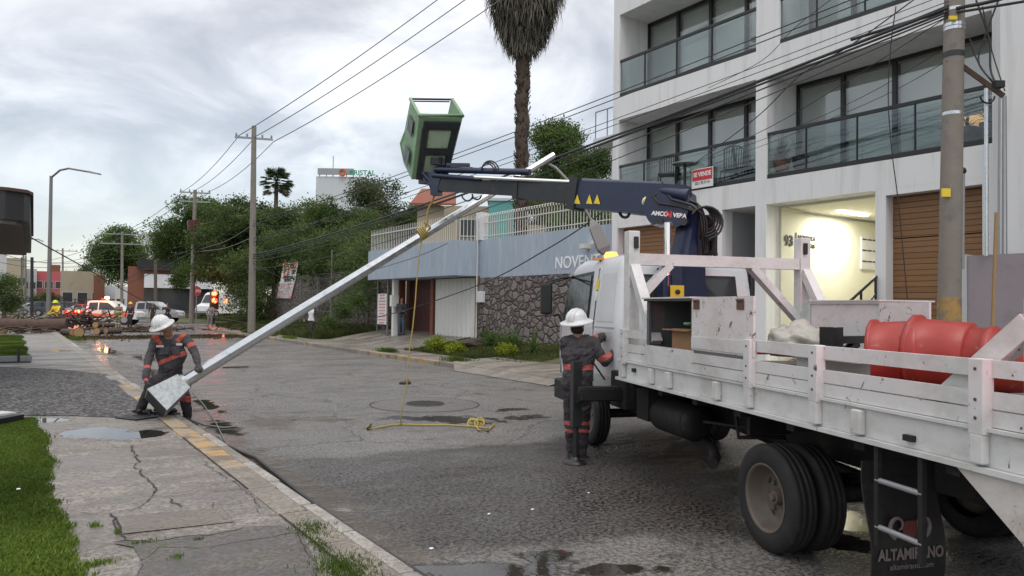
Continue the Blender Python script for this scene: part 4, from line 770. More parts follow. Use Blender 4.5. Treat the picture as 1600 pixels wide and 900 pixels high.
# wheels
def wheel(name, x, y, sgn, r=0.395, w=0.205, dish=True):
    b = MB(); h = w/2
    prof = [(-h*0.8, r*0.60), (-h, r*0.70), (-h*0.97, r*0.88), (-h*0.75, r*0.98), (-h*0.5, r), (-h*0.46, r*0.975), (-h*0.40, r*0.975), (-h*0.36, r), (-h*0.06, r), (-0.01, r*0.975), (0.01, r*0.975), (h*0.06, r), (h*0.36, r), (h*0.40, r*0.975), (h*0.46, r*0.975), (h*0.5, r), (h*0.75, r*0.98), (h*0.97, r*0.88), (h, r*0.70), (h*0.8, r*0.60)]
    b.lathe(prof, (x, y, r), (1, 0, 0), 48); t = b.build('tyre', 'tyre', None) if 0 else None
    wo = b.build('wheel', 'tyre', tk); b = MB(); s = sgn
    pr = [(s*h*0.92, r*0.64), (s*h*0.95, r*0.60), (s*h*0.70, r*0.585), (s*(-h*0.2), r*0.53), (s*(-h*0.45), r*0.42), (s*(-h*0.35), r*0.26), (s*(-h*0.35), 0.0)]
    b.lathe(pr, (x, y, r), (1, 0, 0), 40)
    for k in range(6): a = k*math.pi/3; b.cyl((x+s*(-h*0.45), y+math.cos(a)*r*0.27, r+math.sin(a)*r*0.27), (x+s*(-h*0.12), y+math.cos(a)*r*0.27, r+math.sin(a)*r*0.27), 0.017, n=8)
    ri = b.build('rim', 'rim', wo); b = MB(); b.cyl((x+s*(-h*0.4), y, r), (x+s*(h*0.15), y, r), 0.065, 0.05, 14); b.cyl((x+s*h*0.15, y, r), (x+s*h*0.35, y, r), 0.03, 0.025, 10); b.build('hub', 'rim', wo)
    b = MB()
    for k in range(4): a = k*math.pi/2+0.6; b.cyl((x+s*(-h*0.46), y+math.cos(a)*r*0.43, r+math.sin(a)*r*0.43), (x+s*(-h*0.40), y+math.cos(a)*r*0.43, r+math.sin(a)*r*0.43), 0.026, n=12)
    b.build('rim_hole', 'ink', wo); return wo
for sg in (-1, 1):
    wheel("wheel", sg*1.025, 0.0, sg); wheel("wheel", sg*0.79, 0.0, sg); wheel("wheel", sg*0.86, 4.28, sg)
# underside
b = MB(); b.b2((-0.42, -2.5, 0.62), (-0.34, 5.1, 0.86)); b.b2((0.34, -2.5, 0.62), (0.42, 5.1, 0.86))
for y in (-2.2, -1.1, 0.5, 1.4, 2.4, 3.2, 4.0): b.b2((-0.34, y, 0.68), (0.34, y+0.08, 0.82))
for y in (-2.4, -1.7, -1.0, -0.3, 0.4, 1.1, 1.8, 2.5): b.b2((-1.08, y, 0.93), (1.08, y+0.09, 1.05))
b.b2((-0.5, -2.6, 0.86), (-0.34, 2.7, 0.93)); b.b2((0.34, -2.6, 0.86), (0.5, 2.7, 0.93)); b.build('chassis', 'under', tk)
b = MB(); b.cyl((-0.9, 0, 0.40), (0.9, 0, 0.40), 0.075); b.ell((0, 0, 0.40), (0.22, 0.2, 0.2)); b.cyl((0, 0.2, 0.42), (0, 3.0, 0.58), 0.045); b.build('rear_axle', 'under', tk)
b = MB()
for sg in (-1, 1):
    for k in range(5): L_ = 0.62-k*0.1; b.tube([(sg*0.53, -L_, 0.60-k*0.022+0.10*(L_/0.62)**2), (sg*0.53, 0, 0.50-k*0.022+0.04), (sg*0.53, L_, 0.60-k*0.022+0.10*(L_/0.62)**2)], 0.012, 4)
b.build('leaf_spring', 'under', tk)
b = MB(); b.cyl((-0.74, 1.75, 0.66), (-0.74, 2.45, 0.66), 0.18, n=20); b.ell((-0.74, 1.75, 0.66), (0.178, 0.06, 0.178)); b.build('air_tank', 'rubber', tk)
b = MB(); b.box((0.72, 1.7, 0.66), (0.42, 0.9, 0.40), bev=0.04); b.build('fuel_tank', 'under', tk); b = MB(); b.tube([(-0.1, 2.9, 0.55), (-0.5, 1.9, 0.45), (-0.78, 1.3, 0.42), (-0.95, 1.05, 0.42)], 0.05, 10); b.build('exhaust', 'under', tk)
b = MB(); b.box((-0.62, 3.15, 0.84), (0.75, 0.45, 0.42), bev=0.02); b.b2((-1.5, 3.05, 0.72), (-0.2, 3.2, 0.88)); b.b2((0.2, 3.05, 0.72), (1.25, 3.2, 0.88)); b.box((-0.68, 2.6, 0.75), (0.5, 0.3, 0.35)); b.box((-0.15, 4.3, 0.72), (0.7, 1.5, 0.5)); b.cyl((-0.85, 4.28, 0.4), (0.85, 4.28, 0.4), 0.06); b.build('subframe', 'under', tk)
b = MB(); b.b2((-0.98, 0.42, 0.78), (-0.60, 0.46, 1.02)); b.tube([(-0.9, 0.5, 1.0), (-0.8, 0.75, 0.78), (-0.9, 1.3, 0.75)], 0.015, 5); b.tube([(-1.0, 0.62, 1.0), (-1.0, 0.55, 0.74), (-0.6, 0.5, 0.74)], 0.02, 5); b.build('fender_bracket', 'under', tk)
b = MB(); b.tube([(-0.6, 3.0, 0.9), (-0.7, 2.6, 0.55), (-0.5, 2.2, 0.6), (-0.62, 1.6, 0.5)], 0.014, 5); b.tube([(-0.5, 3.0, 0.8), (-0.9, 2.75, 0.62), (-0.6, 2.3, 0.5)], 0.012, 5); b.tube([(-0.3, 1.2, 0.7), (-0.5, .8, 0.5), (-0.45, 0.3, 0.7)], 0.014, 5); b.build('brake_line', 'hose', tk)
b = MB(); b.lathe([(-0.1, 0.2), (-0.1, 0.36), (0, 0.39), (0.1, 0.36), (0.1, 0.2)], (0.05, -1.75, 0.80), (0, 0.15, 1), 32); b.build('spare_wheel', 'tyre', tk)
# outrigger leg beside the worker
p = G(899, 724); q = FR[tk].inverted() @ p; b = MB(); b.b2((q.x-0.055, q.y-0.055, 0.42), (q.x+0.055, q.y+0.055, 1.17), bev=0.006); b.cyl((q.x, q.y, 0.03), (q.x, q.y, 0.5), 0.032, n=12); b.lathe([(0.0, 0.14), (0.02, 0.14), (0.035, 0.06), (0.08, 0.04)], (q.x, q.y, 0), n=20)
b.b2((q.x-0.03, q.y-0.1, 0.70), (q.x+0.07, q.y-0.055, 0.82)); b.tube([(q.x+0.05, q.y, 1.1), (q.x+0.2, q.y+0.05, 1.18), (q.x+0.35, q.y, 0.95)], 0.012, 5); b.build('outrigger_leg', 'black_metal', tk)
b = MB(); b.b2((q.x, 3.0, 0.74), (-0.9, 3.12, 0.86)); b.build('outrigger_beam', 'black_metal', tk)
# flat bed
simple('tool_inside', (0.10, 0.105, 0.11), .7, var=.3)
simple('rusty_iron', (0.10, 0.055, 0.04), .85, var=.4)
b = MB()
for k in range(12): x = -1.06+k*0.178; b.b2((x, -2.6, 1.16), (x+0.17, 2.72, 1.20))
b.build('bed_floor', 'wood_pole', tk)
for sg in (-1, 1):
    X = sg*1.15; I = sg*1.10; b = MB(); b.b2((I, -2.6, 1.035), (X, 2.75, 1.205)); b.b2((sg*1.06, -2.6, 1.005), (sg*1.19, 2.75, 1.033)); b.b2((sg*1.06, -2.6, 1.207), (sg*1.175, 2.75, 1.225))
    b.b2((-1.1, 2.70, 1.035), (1.1, 2.75, 1.2)) if sg < 0 else b.b2((-1.1, -2.62, 1.035), (1.1, -2.58, 1.2)); b.build('bed_frame', 'bed_white', tk)
    for s_ in (0.18, 0.89, 1.28, 2.15, 2.626, 3.41, 3.81, 4.66): b = MB(); b.box((sg*1.175, 2.75-s_, 1.12), (0.05, 0.075, 0.145), bev=0.008); b.build('stake_pocket', 'bed_white', tk)
    
    for s_ in (0.20, 2.626, 3.41, 4.66): b = MB(); b.box((sg*1.165, 2.75-s_, 1.375), (0.07, 0.085, 0.37), bev=0.005); b.build('stake_post', 'bed_white', tk)
    b = MB()
    segs = [(0.0, 0.74), (2.60, 5.3)]
    for a, c in segs: b.b2((sg*1.115, 2.75-c, 1.47), (sg*1.145, 2.75-a, 1.555)); b.b2((sg*1.115, 2.75-c, 1.318), (sg*1.145, 2.75-a, 1.400)); b.b2((sg*1.115, 2.75-c, 1.229), (sg*1.145, 2.75-a, 1.310))
    b.b2((sg*1.150, 0.09, 1.445), (sg*1.18, 1.03, 1.545)); b.b2((sg*1.150, 0.09, 1.318), (sg*1.18, 1.03, 1.400)); b.b2((sg*1.150, 0.09, 1.229), (sg*1.18, 1.03, 1.310)); b.b2((sg*1.150, 1.04, 1.229), (sg*1.172, 2.01, 1.42))
    b.build('side_board', 'bed_white', tk)
    # tool box: shell, open compartment and shut door
    x0, x1 = sg*0.62, sg*1.148; b = MB(); y0, y1, z0, z1 = (1.04, 2.02, 1.22, 1.86) if sg < 0 else (0.84, 1.85, 1.22, 1.86)
    b.b2((x0, y0, z0), (x0+sg*0.02, y1, z1)); b.b2((x0-sg*.02, y0, z1), (x1+sg*0.03, y1+0.02, z1+0.02)); b.b2((x0, y0, z0), (x1, y0+0.02, z1)); b.b2((x0, y1-0.02, z0), (x1, y1, z1)); b.b2((x0, y0, z0), (x1, y1, z0+0.02))
    b.b2((x1-sg*0.02, y1-0.05, 1.42), (x1+sg*0.003, y1, z1)); b.b2((x1-sg*0.02, y0, 1.42), (x1+sg*0.003, y0+0.05, z1))
    if sg > 0: b.b2((x1-.02, y0, z0), (x1, y1, z1))
    tb = b.build('tool_box', 'bed_white' if sg > 0 else 'tool_inside', tk); b = MB()
    if sg < 0:
        b.b2((x1+sg*0.008, 0.07, 1.43), (x1+sg*0.025, 1.035, z1+0.03)); dr = b.build('tool_box_door', 'bed_rusty', tb)
        for yy in (0.2, 0.9): b = MB(); b.cyl((x1+sg*.03, yy, 1.86), (x1+sg*.03, yy+.09, 1.86), .012, n=8); b.box((x1+sg*.029, yy+.045, 1.82), (.008, .1, .07)); b.build('hinge', 'rusty_iron', tb)
    else: b.b2((x0-.02, 0.26, 1.22), (x0, 0.838, z1+.01)); b.build('tool_box_door', 'bed_rusty', tb)
    b = MB(); b.b2((x0-sg*0.03, y0-.02, z1+0.021), (x1+sg*0.05, y1+0.03, z1+0.035)); b.build('tool_box_lid', 'bed_white', tb)
    # rear rack post and braces
    b = MB(); b.b2((sg*1.02, -2.22, 1.21), (sg*1.10, -2.08, 1.86), bev=0.01); b.beam((sg*1.06, -2.1, 1.74), (sg*1.06, -1.50, 1.24), 0.09, 0.11); b.build('rear_post', 'bed_white', tk)
    # skirt behind the wheels
    b = MB(); P = [(-1.75, 1.0), (-2.12, 0.72), (-2.35, 0.42), (-2.62, 0.40), (-2.62, 1.0)]; b.extr([(sg*1.155, y, z) for y, z in P], (-sg*0.02, 0, 0)); b.build('rear_skirt', 'skirt_white', tk)
b = MB()
for s_ in (0.20, 2.626, 3.41, 4.66):
    for z in (1.27, 1.36, 1.51): b.cyl((-1.203, 2.75-s_, z), (-1.19, 2.75-s_, z), 0.009, n=6)
bo_ = b.build('bolt', 'rusty_iron', tk); bo_['kind'] = 'stuff'
b = MB(); b.box((-1.165, 2.75-4.2, 1.09), (0.03, 0.07, 0.035), bev=0.004); b.build('marker_lamp', 'rubber', tk); b = MB(); b.box((-1.165, 2.75-0.45, 1.14), (0.03, 0.06, 0.04), bev=0.004); b.build('marker_lamp', 'rubber', tk)
# headboard frame
hb = MB()
for sg in (-1, 1): hb.b2((sg*1.00, 2.54, 1.21), (sg*1.13, 2.68, 2.63), bev=0.012)
hb.b2((-0.998, 2.56, 2.26), (0.998, 2.66, 2.385)); hb.beam((-0.62, 2.61, 2.27), (-1.01, 2.61, 1.86), 0.08, 0.115, up=(0, 1, 0)); hb.beam((0.40, 2.61, 2.27), (1.01, 2.61, 1.68), 0.08, 0.115, up=(0, 1, 0))
hbo = hb.build('headboard', 'bed_white', tk)
for sg in (-1, 1): b = MB(); b.beam((sg*1.065, 2.55, 2.24), (sg*1.065, 1.98, 1.44), 0.09, 0.11, up=(1, 0, 0)); b.build('brace', 'bed_white', hbo)
for sg in (-1, 1): b = MB(); b.box((sg*1.05, 2.53, 2.50), (0.05, 0.03, 0.13), bev=0.008); b.build('rear_lamp', 'rubber', hbo)
# ladder and mud flap
b = MB()
for y in (-1.19, -1.52): b.b2((-1.16, y-0.016, 0.42), (-1.13, y+0.016, 1.03))
la_ = b.build('ladder', 'under', tk)
for z in (0.80, 0.53): b = MB(); b.tube([(-1.145, -1.18, z), (-1.145, -1.53, z)], 0.017, 8); b.build('rung', 'grey_metal', la_)
for sg in (-1, 1):
    V = []; n = 8
    b = MB()
    for i in range(n+1):
        z = 0.16+0.72*i/n; y = -1.06-0.03*math.sin(i*0.7)-0.05*(1-i/n); V += [(sg*1.13, y, z), (sg*0.60, y, z), (sg*0.60, y+0.01, z), (sg*1.13, y+0.01, z)]
    b.add(V, [(4*i+k, 4*i+(k+1) % 4, 4*i+4+(k+1) % 4, 4*i+4+k) for i in range(n) for k in range(4)]+[(0, 1, 2, 3), (4*n, 4*n+1, 4*n+2, 4*n+3)]); mf = b.build('mud_flap', 'rubber', tk)
    if sg < 0:
        simple('flap_print', (0.20, 0.165, 0.155), 0.7, var=0.3, vs=30); simple('flap_red', (0.14, 0.03, 0.026), 0.7)
        X_ = TR.to_3x3() @ Vector((1, 0, 0)); text('lettering', 'ALTAMIRANO', 0.092, T(-0.86, -1.135, 0.335), X_, (0, 0, 1), 'flap_print', mf, 0.001, 0.003, sx=0.80); text('lettering', 'altamirano.com', 0.05, T(-0.86, -1.14, 0.265), X_, (0, 0, 1), 'flap_print', mf, 0.001, 0.0, sx=1.0)
        b = MB()
        for s2 in (-1, 1):
            pts = []
            for k in range(13): a = -1.2+k*0.47; r_ = 0.075-0.0045*k; pts.append((-0.86+s2*(0.085+r_*math.cos(a)*0.9), -1.125, 0.50+r_*math.sin(a)))
            b.tube(pts, 0.012, 5, rads=[0.015-0.0008*k for k in range(13)])
        b.build('ram_horns', 'flap_print', mf); b = MB(); b.extr([(-0.90, -1.122, 0.53), (-0.82, -1.122, 0.53), (-0.805, -1.122, 0.47), (-0.845, -1.122, 0.40), (-0.875, -1.122, 0.40), (-0.915, -1.122, 0.47)], (0, -0.004, 0)); b.build('ram_face', 'flap_red', mf)
# ---------------------------------------------------------------- crane
K = W(1078, 318, 8.78); Tp = W(672, 287, 10.9); Mid = W(906, 305, 9.55)
b = MB(); mb0 = W(1066, 480, 8.8); b.box(Vector((mb0.x, mb0.y, 1.15)), (0.62, 0.5, 0.7), rz=rz, bev=0.03); b.beam(Vector((mb0.x, mb0.y, 1.3)), W(1064, 418, 8.8), 0.44, 0.42, (0, 1, 0), 0.40, 0.40); b.beam(W(1069, 432, 8.8), W(1083, 335, 8.8), 0.30, 0.30, (0, 1, 0), 0.22, 0.24)
mast = b.build('crane_mast', 'navy', tk, world=True)
b = MB(); b.cyl(W(1043, 470, 8.72), W(1043, 348, 8.70), 0.042, n=14); b.build('lift_ram', 'chrome', mast, world=True); b = MB(); b.cyl(W(1043, 495, 8.72), W(1043, 430, 8.72), 0.07, n=14); b.build('ram_barrel', 'navy', mast, world=True)
# main boom
b = MB(); A0 = W(1072, 317, 8.80); b.beam(A0, Mid, 0.26, 0.40, w2=0.24, h2=0.34); bd = (Mid-A0).normalized(); sd = Vector((bd.y, -bd.x, 0)).normalized(); sd = sd if sd.dot(CAM-A0) > 0 else -sd
boom = b.build('crane_boom', 'navy', tk, world=True)
def bp(px, py, off=0.0):   # point on the boom's side plane
    v = fw+cr*((px-800)/F)+cu*((450-py)/F); o = A0+sd*(0.13+off); return CAM+v*((o-CAM).dot(sd)/v.dot(sd))
b = MB(); P = [bp(x, y, -0.29) for x, y in ((1030, 298), (1072, 294), (1088, 306), (1090, 330), (1083, 352), (1070, 360), (1062, 350), (1046, 352), (1034, 356), (1027, 348), (1018, 330))]; b.extr(P, sd*0.32); b.build('knuckle', 'navy', boom, world=True)
for x, y in ((1032, 345), (1070, 347)): b = MB(); p = bp(x, y); b.cyl(p-sd*0.02, p+sd*0.05, 0.05, 0.045, 14); b.build('pin', 'boom_dark', boom, world=True)
b = MB(); b.cyl(bp(902, 287)-sd*0.1+Vector((0, 0, 0.03)), bp(1030, 294)-sd*0.1+Vector((0, 0, 0.04)), 0.055, n=14); b.cyl(bp(1030, 297)-sd*0.04, bp(1076, 306), 0.07, 0.08, 14); b.build('extension_ram', 'navy', boom, world=True)
b = MB(); b.cyl(bp(903, 287)-sd*0.1+Vector((0, 0, 0.03)), W(742, 277, 10.3), 0.026, n=10); b.build('ram_rod', 'chrome', boom, world=True)
b = MB(); b.beam(Mid, W(812, 297, 10.1), 0.19, 0.25, w2=0.19, h2=0.23); b.beam(W(908, 304, 9.53), W(896, 303, 9.6), 0.29, 0.42); s2 = b.build('boom_section', 'boom_dark', boom, world=True)
b = MB(); b.beam(W(812, 295, 10.1), W(686, 289, 10.85), 0.16, 0.19, w2=0.16, h2=0.18); b.beam(W(815, 294, 10.09), W(808, 294, 10.13), 0.23, 0.31); b.build('boom_section', 'boom_dark', boom, world=True)
b = MB(); b.beam(W(692, 286, 10.8), W(668, 276, 11.0), 0.16, 0.22, h2=0.14); b.tube([W(660, 270, 10.9), W(672, 285, 10.9), W(678, 303, 10.9)], 0.035, 6); b.box(W(682, 297, 10.85), (0.16, 0.12, 0.16), rz=0.6); hk = W(678, 300, 10.9)
b.tube([W(700, 255, 10.75), W(700, 268, 10.75)], 0.03, 6); b.box(W(716, 258, 10.75), (0.34, 0.12, 0.04), rz=-0.6); b.build('boom_head', 'navy', boom, world=True)
b = MB(); b.cyl(W(680, 265, 10.85), W(828, 269, 10.0), 0.045, n=10); b.cyl(W(676, 274, 10.8), W(752, 280, 10.35), 0.035, n=10); b.build('link_ram', 'navy', boom, world=True)
b = MB()
def arc(c, r, a0, a1, ax1, ax2, n=12): return [c+ax1*(r*math.cos(a0+(a1-a0)*k/n))+ax2*(r*math.sin(a0+(a1-a0)*k/n)) for k in range(n+1)]
for k in range(3): b.tube(arc(W(762+k*2, 268, 10.3), 0.11+0.02*k, 0.1, 3.0, bd, UP), 0.011, 5)
b.tube(arc(W(730, 303, 10.5), 0.1, 3.3, 6.2, bd, UP), 0.012, 5); b.tube(arc(W(745, 303, 10.4), 0.08, 3.3, 6.2, bd, UP), 0.012, 5)
b.tube([W(735, 262, 10.5), W(760, 266, 10.4), W(800, 266, 10.2)], 0.012, 5); b.tube([bp(1035, 298), bp(1020, 306, .04), bp(1030, 318, .05), bp(1060, 322, .05), bp(1085, 330, .05)], 0.016, 6); b.tube([bp(1040, 300), bp(1050, 312, .06), bp(1080, 320, .06), bp(1098, 335)], 0.016, 6)
for k in range(6):
    pts = arc(W(1096+k*1.5, 338+k*2, 8.75-0.05*k), 0.11+0.016*k, 2.6, -1.6, r0, UP); pts += [W(1092+k*4, 370+k, 8.7), W(1090+k*4, 400+k*2, 8.75)]; b.tube(pts, 0.014, 6)
for k in range(3): b.tube([W(1074, 312, 8.7), W(1090+k*3, 318+k*3, 8.65), W(1096+k*4, 345, 8.6), W(1100+k*3, 395, 8.7)], 0.013, 6)
b.build('hydraulic_hose', 'hose', boom, world=True)
b = MB()
for (x, y, w_, h_) in ((1105, 345, .13, .13), (1108, 365, .17, .16), (1100, 385, .12, .2), (1112, 378, .08, .3), (1090, 350, .12, .3), (1091, 395, .1, .3)): b.box(W(x, y, 8.75), (w_, 0.12, h_), rz=0.4, bev=0.01)
b.beam(W(1100, 400, 8.8), W(1108, 350, 8.8), 0.06, 0.08); b.beam(W(1118, 400, 8.9), W(1112, 360, 8.8), 0.04, 0.06); b.lathe([(0, 0.07), (0.04, 0.07)], W(1104, 346, 8.65), (1, 0, 0.3), 14); b.build('control_valves', 'rubber', mast, world=True)
p = bp(970, 330)-sd*0.12; b = MB(); b.tube(arc(p, 0.065, 0, 6.28, bd, UP, 16), 0.02, 6); b.build('hook_ring', 'boom_dark', boom, world=True)
for x in (902, 921, 933):
    P = [bp(x-5, 318, .0), bp(x+5, 319, .0), bp(x+0.5, 304, .0)]; P = [q+sd*0.004 for q in P]; b = MB(); b.extr(P, sd*0.003); b.build('warning_triangle', 'yellow_sticker', boom, world=True)
c_ = bp(1010.5, 315, 0.004); b = MB(); b.lathe([(0, 0), (0, 0.062), (0.004, 0.062), (0.004, 0)], c_, sd, 20); b.build('round_sticker', 'white_sticker', boom, world=True); b = MB(); b.lathe([(0.005, 0), (0.005, 0.048), (0.007, 0.048), (0.007, 0)], c_, sd, 20); b.build('round_sticker', 'yellow_sticker', boom, world=True)
xd = -bd if (-bd).dot(r0) > 0 else bd
text('lettering', 'AMCO', 0.07, bp(1031, 334, 0.034), xd, UP, 'white_sticker', boom, 0.001, 0.003); text('lettering', 'VEBA', 0.07, bp(1062, 337, 0.034), xd, UP, 'white_sticker', boom, 0.001, 0.003); text('lettering', 'N', 0.10, bp(1045, 335, 0.034), xd, UP, 'sign_red', boom, 0.001, 0.006)
p = T(0.02, 2.79, 1.98); p = W(1058, 456, 8.50); b = MB(); b.box(p, (0.17, 0.01, 0.15), rz=rz); b.build('warning_plate', 'yellow_sticker', mast, world=True); b = MB(); b.lathe([(0, 0.03), (0.012, 0.03), (0.012, 0.0)], p+Vector((0, -0.008, 0)), -f0, 12); b.build('plate_symbol', 'ink', mast, world=True)
# basket
o = W(655, 181, 10.55); e1 = r0*0.63; e2 = r0*-0.20+UP*0.37+f0*0.48; e3 = r0*-0.19-UP*0.84+f0*0.56
def Bq(a, c, d): return o+e1*a+e2*c+e3*d
def slab(b, pts, off, mi=0): b.extr(pts, off, mi)
n1_ = e1.normalized(); n2_ = e2.normalized(); n3_ = e3.normalized()
b = MB(); slab(b, [Bq(0, 0, 0), Bq(0, 1, 0), Bq(-0.03, 1.06, 0.5), Bq(-0.10, 1.10, 0.72), Bq(0.02, 0.92, 1), Bq(0.04, 0.1, 1)], n1_*0.02); slab(b, [Bq(1, 0, 0), Bq(1, 1, 0), Bq(1, 1, 0.6), Bq(0.9, .92, 1), Bq(0.9, 0.1, 1)], -n1_*0.02); slab(b, [Bq(0.0, 0.0, 0.02), Bq(1, 0.0, 0.02), Bq(0.90, 0.06, 1), Bq(0.04, 0.06, 1)], n2_*0.02); slab(b, [Bq(0.04, 0.05, 1), Bq(0.9, 0.05, 1), Bq(0.9, 0.95, 1), Bq(0.02, 0.95, 1)], -n3_*0.03); slab(b, [Bq(-0.02, 1, 0.62), Bq(1, 1, 0.62), Bq(0.9, .93, 1), Bq(0.02, .93, 1)], -n2_*0.02)
bk = b.build('basket', 'basket_green', tk, world=True)
b = MB(); b.tube([Bq(0, 1, -.01), Bq(0, 0, -.01), Bq(1, 0, -.01), Bq(1, 1, -.01)], 0.028, 8); b.build('rim_rail', 'basket_green', bk, world=True); b = MB(); b.tube([Bq(0, 1, -.01), Bq(1, 1, -.01)], 0.016, 8); b.tube([Bq(0.06, 0.98, 0.02), Bq(0.94, 0.98, 0.02)], 0.01, 6); b.build('back_bar', 'boom_dark', bk, world=True)
fo = -n2_*0.012
def fq(a0, d0, a1, d1, off=0.0, th=0.02): 
    f_ = lambda a, d: Bq(a-.09*d*(a > .5)+.03*d*(a <= .5), .06*d, d)-n2_*off
    return [f_(a0, d0), f_(a1, d0), f_(a1, d1), f_(a0, d1)]
b = MB()
for q in ((0.12, 0.07, 0.96, 0.18), (0.10, 0.18, 0.22, 0.98), (0.82, 0.18, 0.94, 0.98), (0.22, 0.50, 0.82, 0.58), (0.22, 0.93, 0.82, 1.0)): slab(b, fq(*q, 0.012), -n2_*0.045)
b.build('basket_frame', 'boom_dark', bk, world=True)
for q in ((0.26, 0.21, 0.80, 0.48), (0.26, 0.60, 0.80, 0.91)): b = MB(); slab(b, fq(*q, 0.005), -n2_*0.018); b.build('basket_panel', 'basket_pale', bk, world=True)
b = MB(); b.tube([Bq(0.62, -0.1, 0.60), Bq(0.6, -0.18, 0.8), Bq(0.55, -0.1, 1.05)], 0.035, 6);  b.box(Bq(0.55, -0.12, 0.66), (0.2, 0.08, 0.1)); b.box(Bq(0.6, 0.2, 1.06), (0.34, 0.3, 0.1)); b.build('basket_bracket', 'boom_dark', bk, world=True)
def lq(a, c0, c1, d0, d1): return [Bq(a, c0, d0), Bq(a, c1, d0), Bq(a, c1, d1), Bq(a, c0, d1)]
for q in ((0.28, 0.75, 0.16, 0.40), (0.25, 0.7, 0.62, 0.86)): b = MB(); slab(b, [p-n1_*0.014 for p in lq(-0.02, *q)], -n1_*0.006); b.build('side_grille', 'boom_dark', bk, world=True)

# ---------------------------------------------------------------- things on the bed
def on_bed(name, label, cat, x, y, z=1.2, rzl=0.0, group=None): return thing(name, label, cat, T(x, y, z), rz+rzl, group)
for i, (y, lab) in enumerate(((-0.62, 'red plastic chute section, the wide flanged left one on the flatbed'), (-0.62, 'red plastic chute section, the tapering right one towards the rear post'))):
    pass
ax0 = W(1368, 556, 5.75); ax1 = W(1432, 552, 5.55); ax2 = W(1600, 566, 5.05)
def barrel(label, p0, p1, prof, n=20):
    p0 = Vector(p0); p1 = Vector(p1); ax = p1-p0; L_ = ax.length; b = MB(); b.lathe([(h*L_, r) for h, r in prof], p0, ax, n, sm=(n > 12)); base = (p0+p1)/2; base.z -= 0.27
    return solo(b, 'debris_chute', 'red_plastic', label, 'chute', loc=base)
barrel('red flanged plastic chute section lying leftmost on the flatbed', ax0, W(1446, 553, 5.52), [(0, 0.20), (0, 0.285), (0.05, 0.292), (0.09, 0.285), (0.11, 0.268), (0.55, 0.262), (0.9, 0.258), (1, 0.25), (1, 0.22), (0.1, 0.19)], 14)
barrel('red plastic chute section lying between the flanged one and the white post', W(1428, 552, 5.6), W(1520, 560, 5.30), [(0, 0.21), (0, 0.295), (0.06, 0.302), (0.10, 0.295), (0.12, 0.272), (0.6, 0.265), (0.97, 0.262), (1.0, 0.245), (1.02, 0.2)], 14)
barrel('red plastic chute section with a smooth tapering end by the white post', W(1500, 560, 5.36), W(1615, 570, 5.02), [(0, 0.245), (0.40, 0.232), (0.42, 0.25), (0.50, 0.248), (0.52, 0.225), (1.0, 0.19), (1.0, 0.0)], 24)
t = thing('steel_stand', 'black steel post with side arm standing on the flatbed', 'stand', T(-0.43, 0.15, 1.2), rz); 
b = MB(); P0 = W(1299, 590, 6.0); P1 = W(1299, 511, 6.0); b.beam(P0, P1, 0.13, 0.13, (1, 0, 0)); b.build('post', 'black_metal', t, world=True); b = MB(); b.beam(W(1304, 531, 6.0), W(1375, 530, 6.3), 0.09, 0.06); b.build('arm', 'black_metal', t, world=True); b = MB(); b.beam(W(1313, 556, 6.02), W(1338, 536, 6.2), 0.06, 0.06); b.build('brace', 'black_metal', t, world=True)
b = MB(); rr = random.Random(4)
bag = MB(); cbg = W(1250, 538, 7.6)
bm = bmesh.new(); bmesh.ops.create_icosphere(bm, subdivisions=4, radius=1)
from mathutils import noise as mnoise
for v in bm.verts:
    n_ = v.co.copy(); k = 1+0.28*mnoise.noise(n_*2.2)+0.13*mnoise.noise(n_*6)+0.05*mnoise.noise(n_*14); v.co = Vector((n_.x*0.36*k, n_.y*0.3*k, max(-0.12, n_.z*0.22*k)))
bag.add([v.co.copy()+cbg for v in bm.verts], [[v.index for v in f.verts] for f in bm.faces], 0, True); bm.free(); solo(bag, 'plastic_sack', 'plastic_bag', 'crumpled translucent plastic sack piled on the flatbed by the grey panel', 'sack')
b = MB(); b.tube([W(1178, 551, 6.6), W(1290, 551, 6.4), W(1370, 560, 6.2)], 0.018, 6); solo(b, 'red_pipe', 'red_plastic', 'thin red pipe lying along the flatbed behind the white rails', 'pipe')
t = thing('grey_tray', 'pale grey plastic tray seen through the gap of the truck rails', 'tray', T(-0.65, -0.35, 1.2), rz); b = MB(); b.box((0, 0, 0.26), (0.5, 0.7, 0.05), bev=0.02); b.box((0, 0.2, 0.12), (0.4, 0.3, 0.24)); b.build('shell', 'pale_wall', t); b = MB(); b.box((0, -0.1, 0.29), (0.3, 0.3, 0.02)); b.build('lid', 'grey_metal', t)
t = on_bed('cardboard_box', 'opened brown cardboard box inside the tool compartment', 'box', -0.92, 1.33, 1.40); b = MB(); b.box((0, 0, 0.10), (0.34, 0.5, 0.2)); b.build('carton', 'cardboard', t); b = MB(); b.box((-0.2, 0.05, 0.19), (0.1, 0.5, 0.01)); b.build('flap', 'cardboard', t)
b = MB(); b.box(T(-0.9, 1.35, 1.33), (0.4, 0.5, 0.14), rz=rz); solo(b, 'cardboard_box', 'cardboard', 'flat brown carton under the opened cardboard box', 'box')
b = MB(); pts = [T(-0.95+rr.uniform(-.12, .12), 1.35+rr.uniform(-.18, .18), 1.63+rr.uniform(0, .07)) for _ in range(20)]; b.tube(pts, 0.014, 5); solo(b, 'green_cable', 'leaf_dark' if 0 else 'basket_green', 'tangle of green cord heaped on the cardboard box', 'cord')
b = MB(); pts = [T(-0.95+rr.uniform(-.15, .15), 2.2+rr.uniform(-.18, .18), 1.24+rr.uniform(0, .2)) for _ in range(30)]; b.tube(pts, 0.014, 5); solo(b, 'rope_coil', 'rope_yellow', 'tan rope bundle in the front corner of the flatbed', 'rope')

